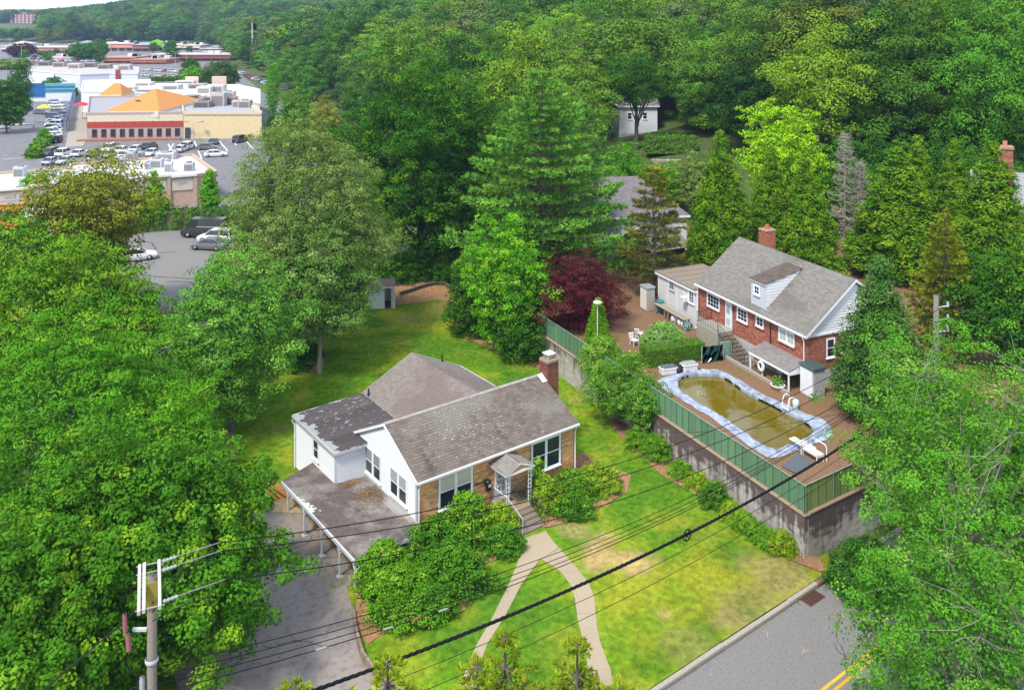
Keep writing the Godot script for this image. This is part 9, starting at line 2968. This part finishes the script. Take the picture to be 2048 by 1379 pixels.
	var tb := MB.new()
	tb.cbox(Vector3(-0.3, 8.5, -0.15), Vector3(-0.1, 8.9, 0.15), 0.02, Color(0.35, 0.38, 0.5))
	obj("meter_box", tb.done(M.satin), pole2)
	# conductors
	var beyond := p2 + Vector3(9.0, 0, 16.0)
	var names := ["uppermost overhead wire from the crossarm's far end", "second overhead wire just below the uppermost", "third overhead wire from the crossarm's near end"]
	for i in 3:
		wire(names[i], p1 + tw * Vector3(0.28, 12.9, zs[i]) + dir * 1.65, p2 + Vector3(0.66, hs[i] + 0.25, 0.05), 2.3 + 0.1 * i, 0.017)
		var w := wire("pale wire running on from the right utility pole, %s from its top" % ["first", "second", "third"][i], p2 + Vector3(0.66, hs[i] + 0.25, 0.05), beyond + Vector3(0, hs[i] - 1.2, 0), 0.3, 0.03, Color(0.55, 0.55, 0.55))
	# neutral, telephone wires
	var lows := [[10.5, 9.5, 2.2, 0.014, "thin overhead wire, topmost of the lower bundle"], [10.25, 9.3, 2.2, 0.014, "thin overhead wire, second of the lower bundle"], [10.0, 9.2, 2.2, 0.014, "thin overhead wire, third of the lower bundle"], [9.75, 9.1, 2.15, 0.016, "overhead wire with silver splices above the thick cable"], [7.7, 7.0, 1.75, 0.012, "thin wire running close below the thick cable"], [6.9, 6.2, 1.7, 0.012, "lowest thin overhead wire over the lawn"]]
	for i in lows.size():
		var q: Array = lows[i]
		wire(q[4], p1 + Vector3(0.16, q[0], 0.05), p2 + Vector3(-0.15, q[1], 0.1), q[2], q[3])
	for i in 3:
		wire("wire running left out of the picture from the lower left pole, %s of three" % ["first", "second", "third"][i], p1 + Vector3(-0.15, 10.1 - i * 0.45, 0.05), p1 + Vector3(-16.0, 8.6 - i * 0.45, 10.0), 0.6, 0.014)
	# silver splices on the fourth wire
	var sa := p1 + Vector3(0.16, 9.75, 0.05)
	var sb := p2 + Vector3(-0.15, 9.1, 0.1)
	for t in [0.11, 0.165, 0.19, 0.215]:
		var m := MB.new()
		var q0: Vector3 = sa.lerp(sb, t) - Vector3(0, 2.15 * 4.0 * t * (1.0 - t), 0)
		var t2: float = t + 0.009
		var q1: Vector3 = sa.lerp(sb, t2) - Vector3(0, 2.15 * 4.0 * t2 * (1.0 - t2), 0)
		m.tube(PackedVector3Array([q0, q0.lerp(q1, 0.2), q0.lerp(q1, 0.8), q1]), PackedFloat32Array([0.018, 0.032, 0.032, 0.018]), 8, Color(0.35, 0.06, 0.05) if t == 0.19 else Color(0.32, 0.33, 0.36))
		var o := obj("wire_splice", m.done(M.satin))
		tag(o, {0.11: "silver splice on the wire over the driveway", 0.165: "silver splice on the wire left of the red one", 0.19: "small red marker on the wire before the front bushes", 0.215: "silver splice on the wire right of the red marker"}[t], "splice")
	# thick twisted cable
	var ca := p1 + Vector3(0.15, 8.35, 0.1)
	var cb := p2 + Vector3(-0.2, 7.4, 0.15)
	var sag := 1.62
	var ct := thing("thick_cable", "thick twisted black cable bundle crossing above the front lawn", "cable", Vector3.ZERO)
	for k in 3:
		var m := MB.new()
		var pts := PackedVector3Array()
		var side := dir.cross(Vector3.UP)
		for i in 321:
			var t := i / 320.0
			var q := ca.lerp(cb, t) - Vector3(0, sag * 4.0 * t * (1.0 - t), 0)
			var a := t * 330.0 + TAU * k / 3.0
			pts.append(q + (side * cos(a) + Vector3.UP * sin(a)) * 0.036)
		m.tube(pts, PackedFloat32Array([0.034]), 6, Color(0.022, 0.022, 0.028) if k < 2 else Color(0.1, 0.1, 0.12))
		obj("strand", m.done(M.cable), ct)
	var tc := 0.508
	var cc := ca.lerp(cb, tc) - Vector3(0, sag * 4.0 * tc * (1.0 - tc), 0)
	var sp := thing("cable_spool", "black spoked ring bracket clamped on the thick cable over the lawn", "cable bracket", cc, atan2(-dir.z, dir.x))
	var ring := MB.new()
	var rp := PackedVector3Array()
	for i in 25: rp.append(Vector3(cos(TAU * i / 24.0) * 0.24, sin(TAU * i / 24.0) * 0.24, 0.05))
	ring.tube(rp, PackedFloat32Array([0.028]), 7, Color(0.015, 0.015, 0.017), false)
	obj("ring", ring.done(M.cable), sp)
	for i in 6:
		var m := MB.new()
		m.rod(Vector3(0, 0, 0.05), Vector3(cos(TAU * i / 6.0) * 0.24, sin(TAU * i / 6.0) * 0.24, 0.05), 0.02, 5, Color(0.015, 0.015, 0.017))
		obj("spoke", m.done(M.cable), sp)
	# drop wires
	wire("service wire from the stone house corner to the right pole", uv3(11.6, 0.1, 3.35), p2 + Vector3(-0.2, 7.2, 0.1), 1.4, 0.012, Color(0.2, 0.2, 0.2))
	wire("service wire from the thick cable down toward the driveway bottom", ca.lerp(cb, 0.09) - Vector3(0, sag * 4.0 * 0.09 * 0.91, 0), PD(660, 21.0, 6.2), 0.1, 0.014)
	var gl := wire("silver guy wire slanting down left from the lower left pole", p1 + Vector3(-0.3, 12.2, 0.1), p1 + Vector3(-3.0, 10.0, 0.4), 0.0, 0.024, Color(0.6, 0.6, 0.6), "guy_wire", 4)

func _ready() -> void:
	rng.seed = 4242
	noise.seed = 5
	noise.frequency = 0.08
	noise.fractal_octaves = 4
	noise2.seed = 9
	noise2.frequency = 0.06
	noise2.fractal_octaves = 3
	# camera: level, with the lens shifted down, as in an upright-corrected aerial photograph
	var cam := Camera3D.new()
	cam.name = "camera"
	cam.projection = Camera3D.PROJECTION_FRUSTUM
	cam.keep_aspect = Camera3D.KEEP_HEIGHT
	cam.near = 1.0
	cam.far = 6000.0
	cam.size = 2.0 * 689.5 / F
	cam.frustum_offset = Vector2(0.0, (30.0 - 689.5) / F)
	cam.position = Vector3(0, EYE, 0)
	add_child(cam)
	cam.current = true
	# bright overcast daylight with a weak broad sun
	var sky := ProceduralSkyMaterial.new()
	sky.sky_top_color = Color(0.59, 0.635, 0.71)
	sky.sky_horizon_color = Color(0.78, 0.805, 0.84)
	sky.sky_curve = 0.25
	sky.ground_bottom_color = Color(0.25, 0.27, 0.22)
	sky.ground_horizon_color = Color(0.6, 0.64, 0.64)
	sky.sun_angle_max = 0.0
	var s := Sky.new()
	s.sky_material = sky
	var e := Environment.new()
	e.background_mode = Environment.BG_SKY
	e.sky = s
	e.tonemap_mode = Environment.TONE_MAPPER_LINEAR
	e.tonemap_exposure = 3.1
	e.fog_enabled = true
	e.fog_density = 0.00014
	e.fog_light_color = Color(0.72, 0.83, 1.0)
	e.sdfgi_enabled = true
	e.ssao_enabled = true
	e.ssil_enabled = true
	var we := WorldEnvironment.new()
	we.environment = e
	add_child(we)
	var sun := DirectionalLight3D.new()
	sun.name = "sun"
	sun.light_energy = 0.5
	sun.light_angular_distance = 10.0
	sun.light_color = Color(1.0, 0.97, 0.92)
	sun.shadow_enabled = true
	sun.rotation_degrees = Vector3(-56, -32, 0)
	add_child(sun)
	make_materials()
	make_land()
	make_yard()
	make_terrace()
	make_house()
	make_brick_house()
	make_terrace_things()
	make_back_houses()
	make_near_trees()
	make_shrubs()
	make_forest()
	make_shops()
	make_cars()
	make_wires()
	make_cracks()
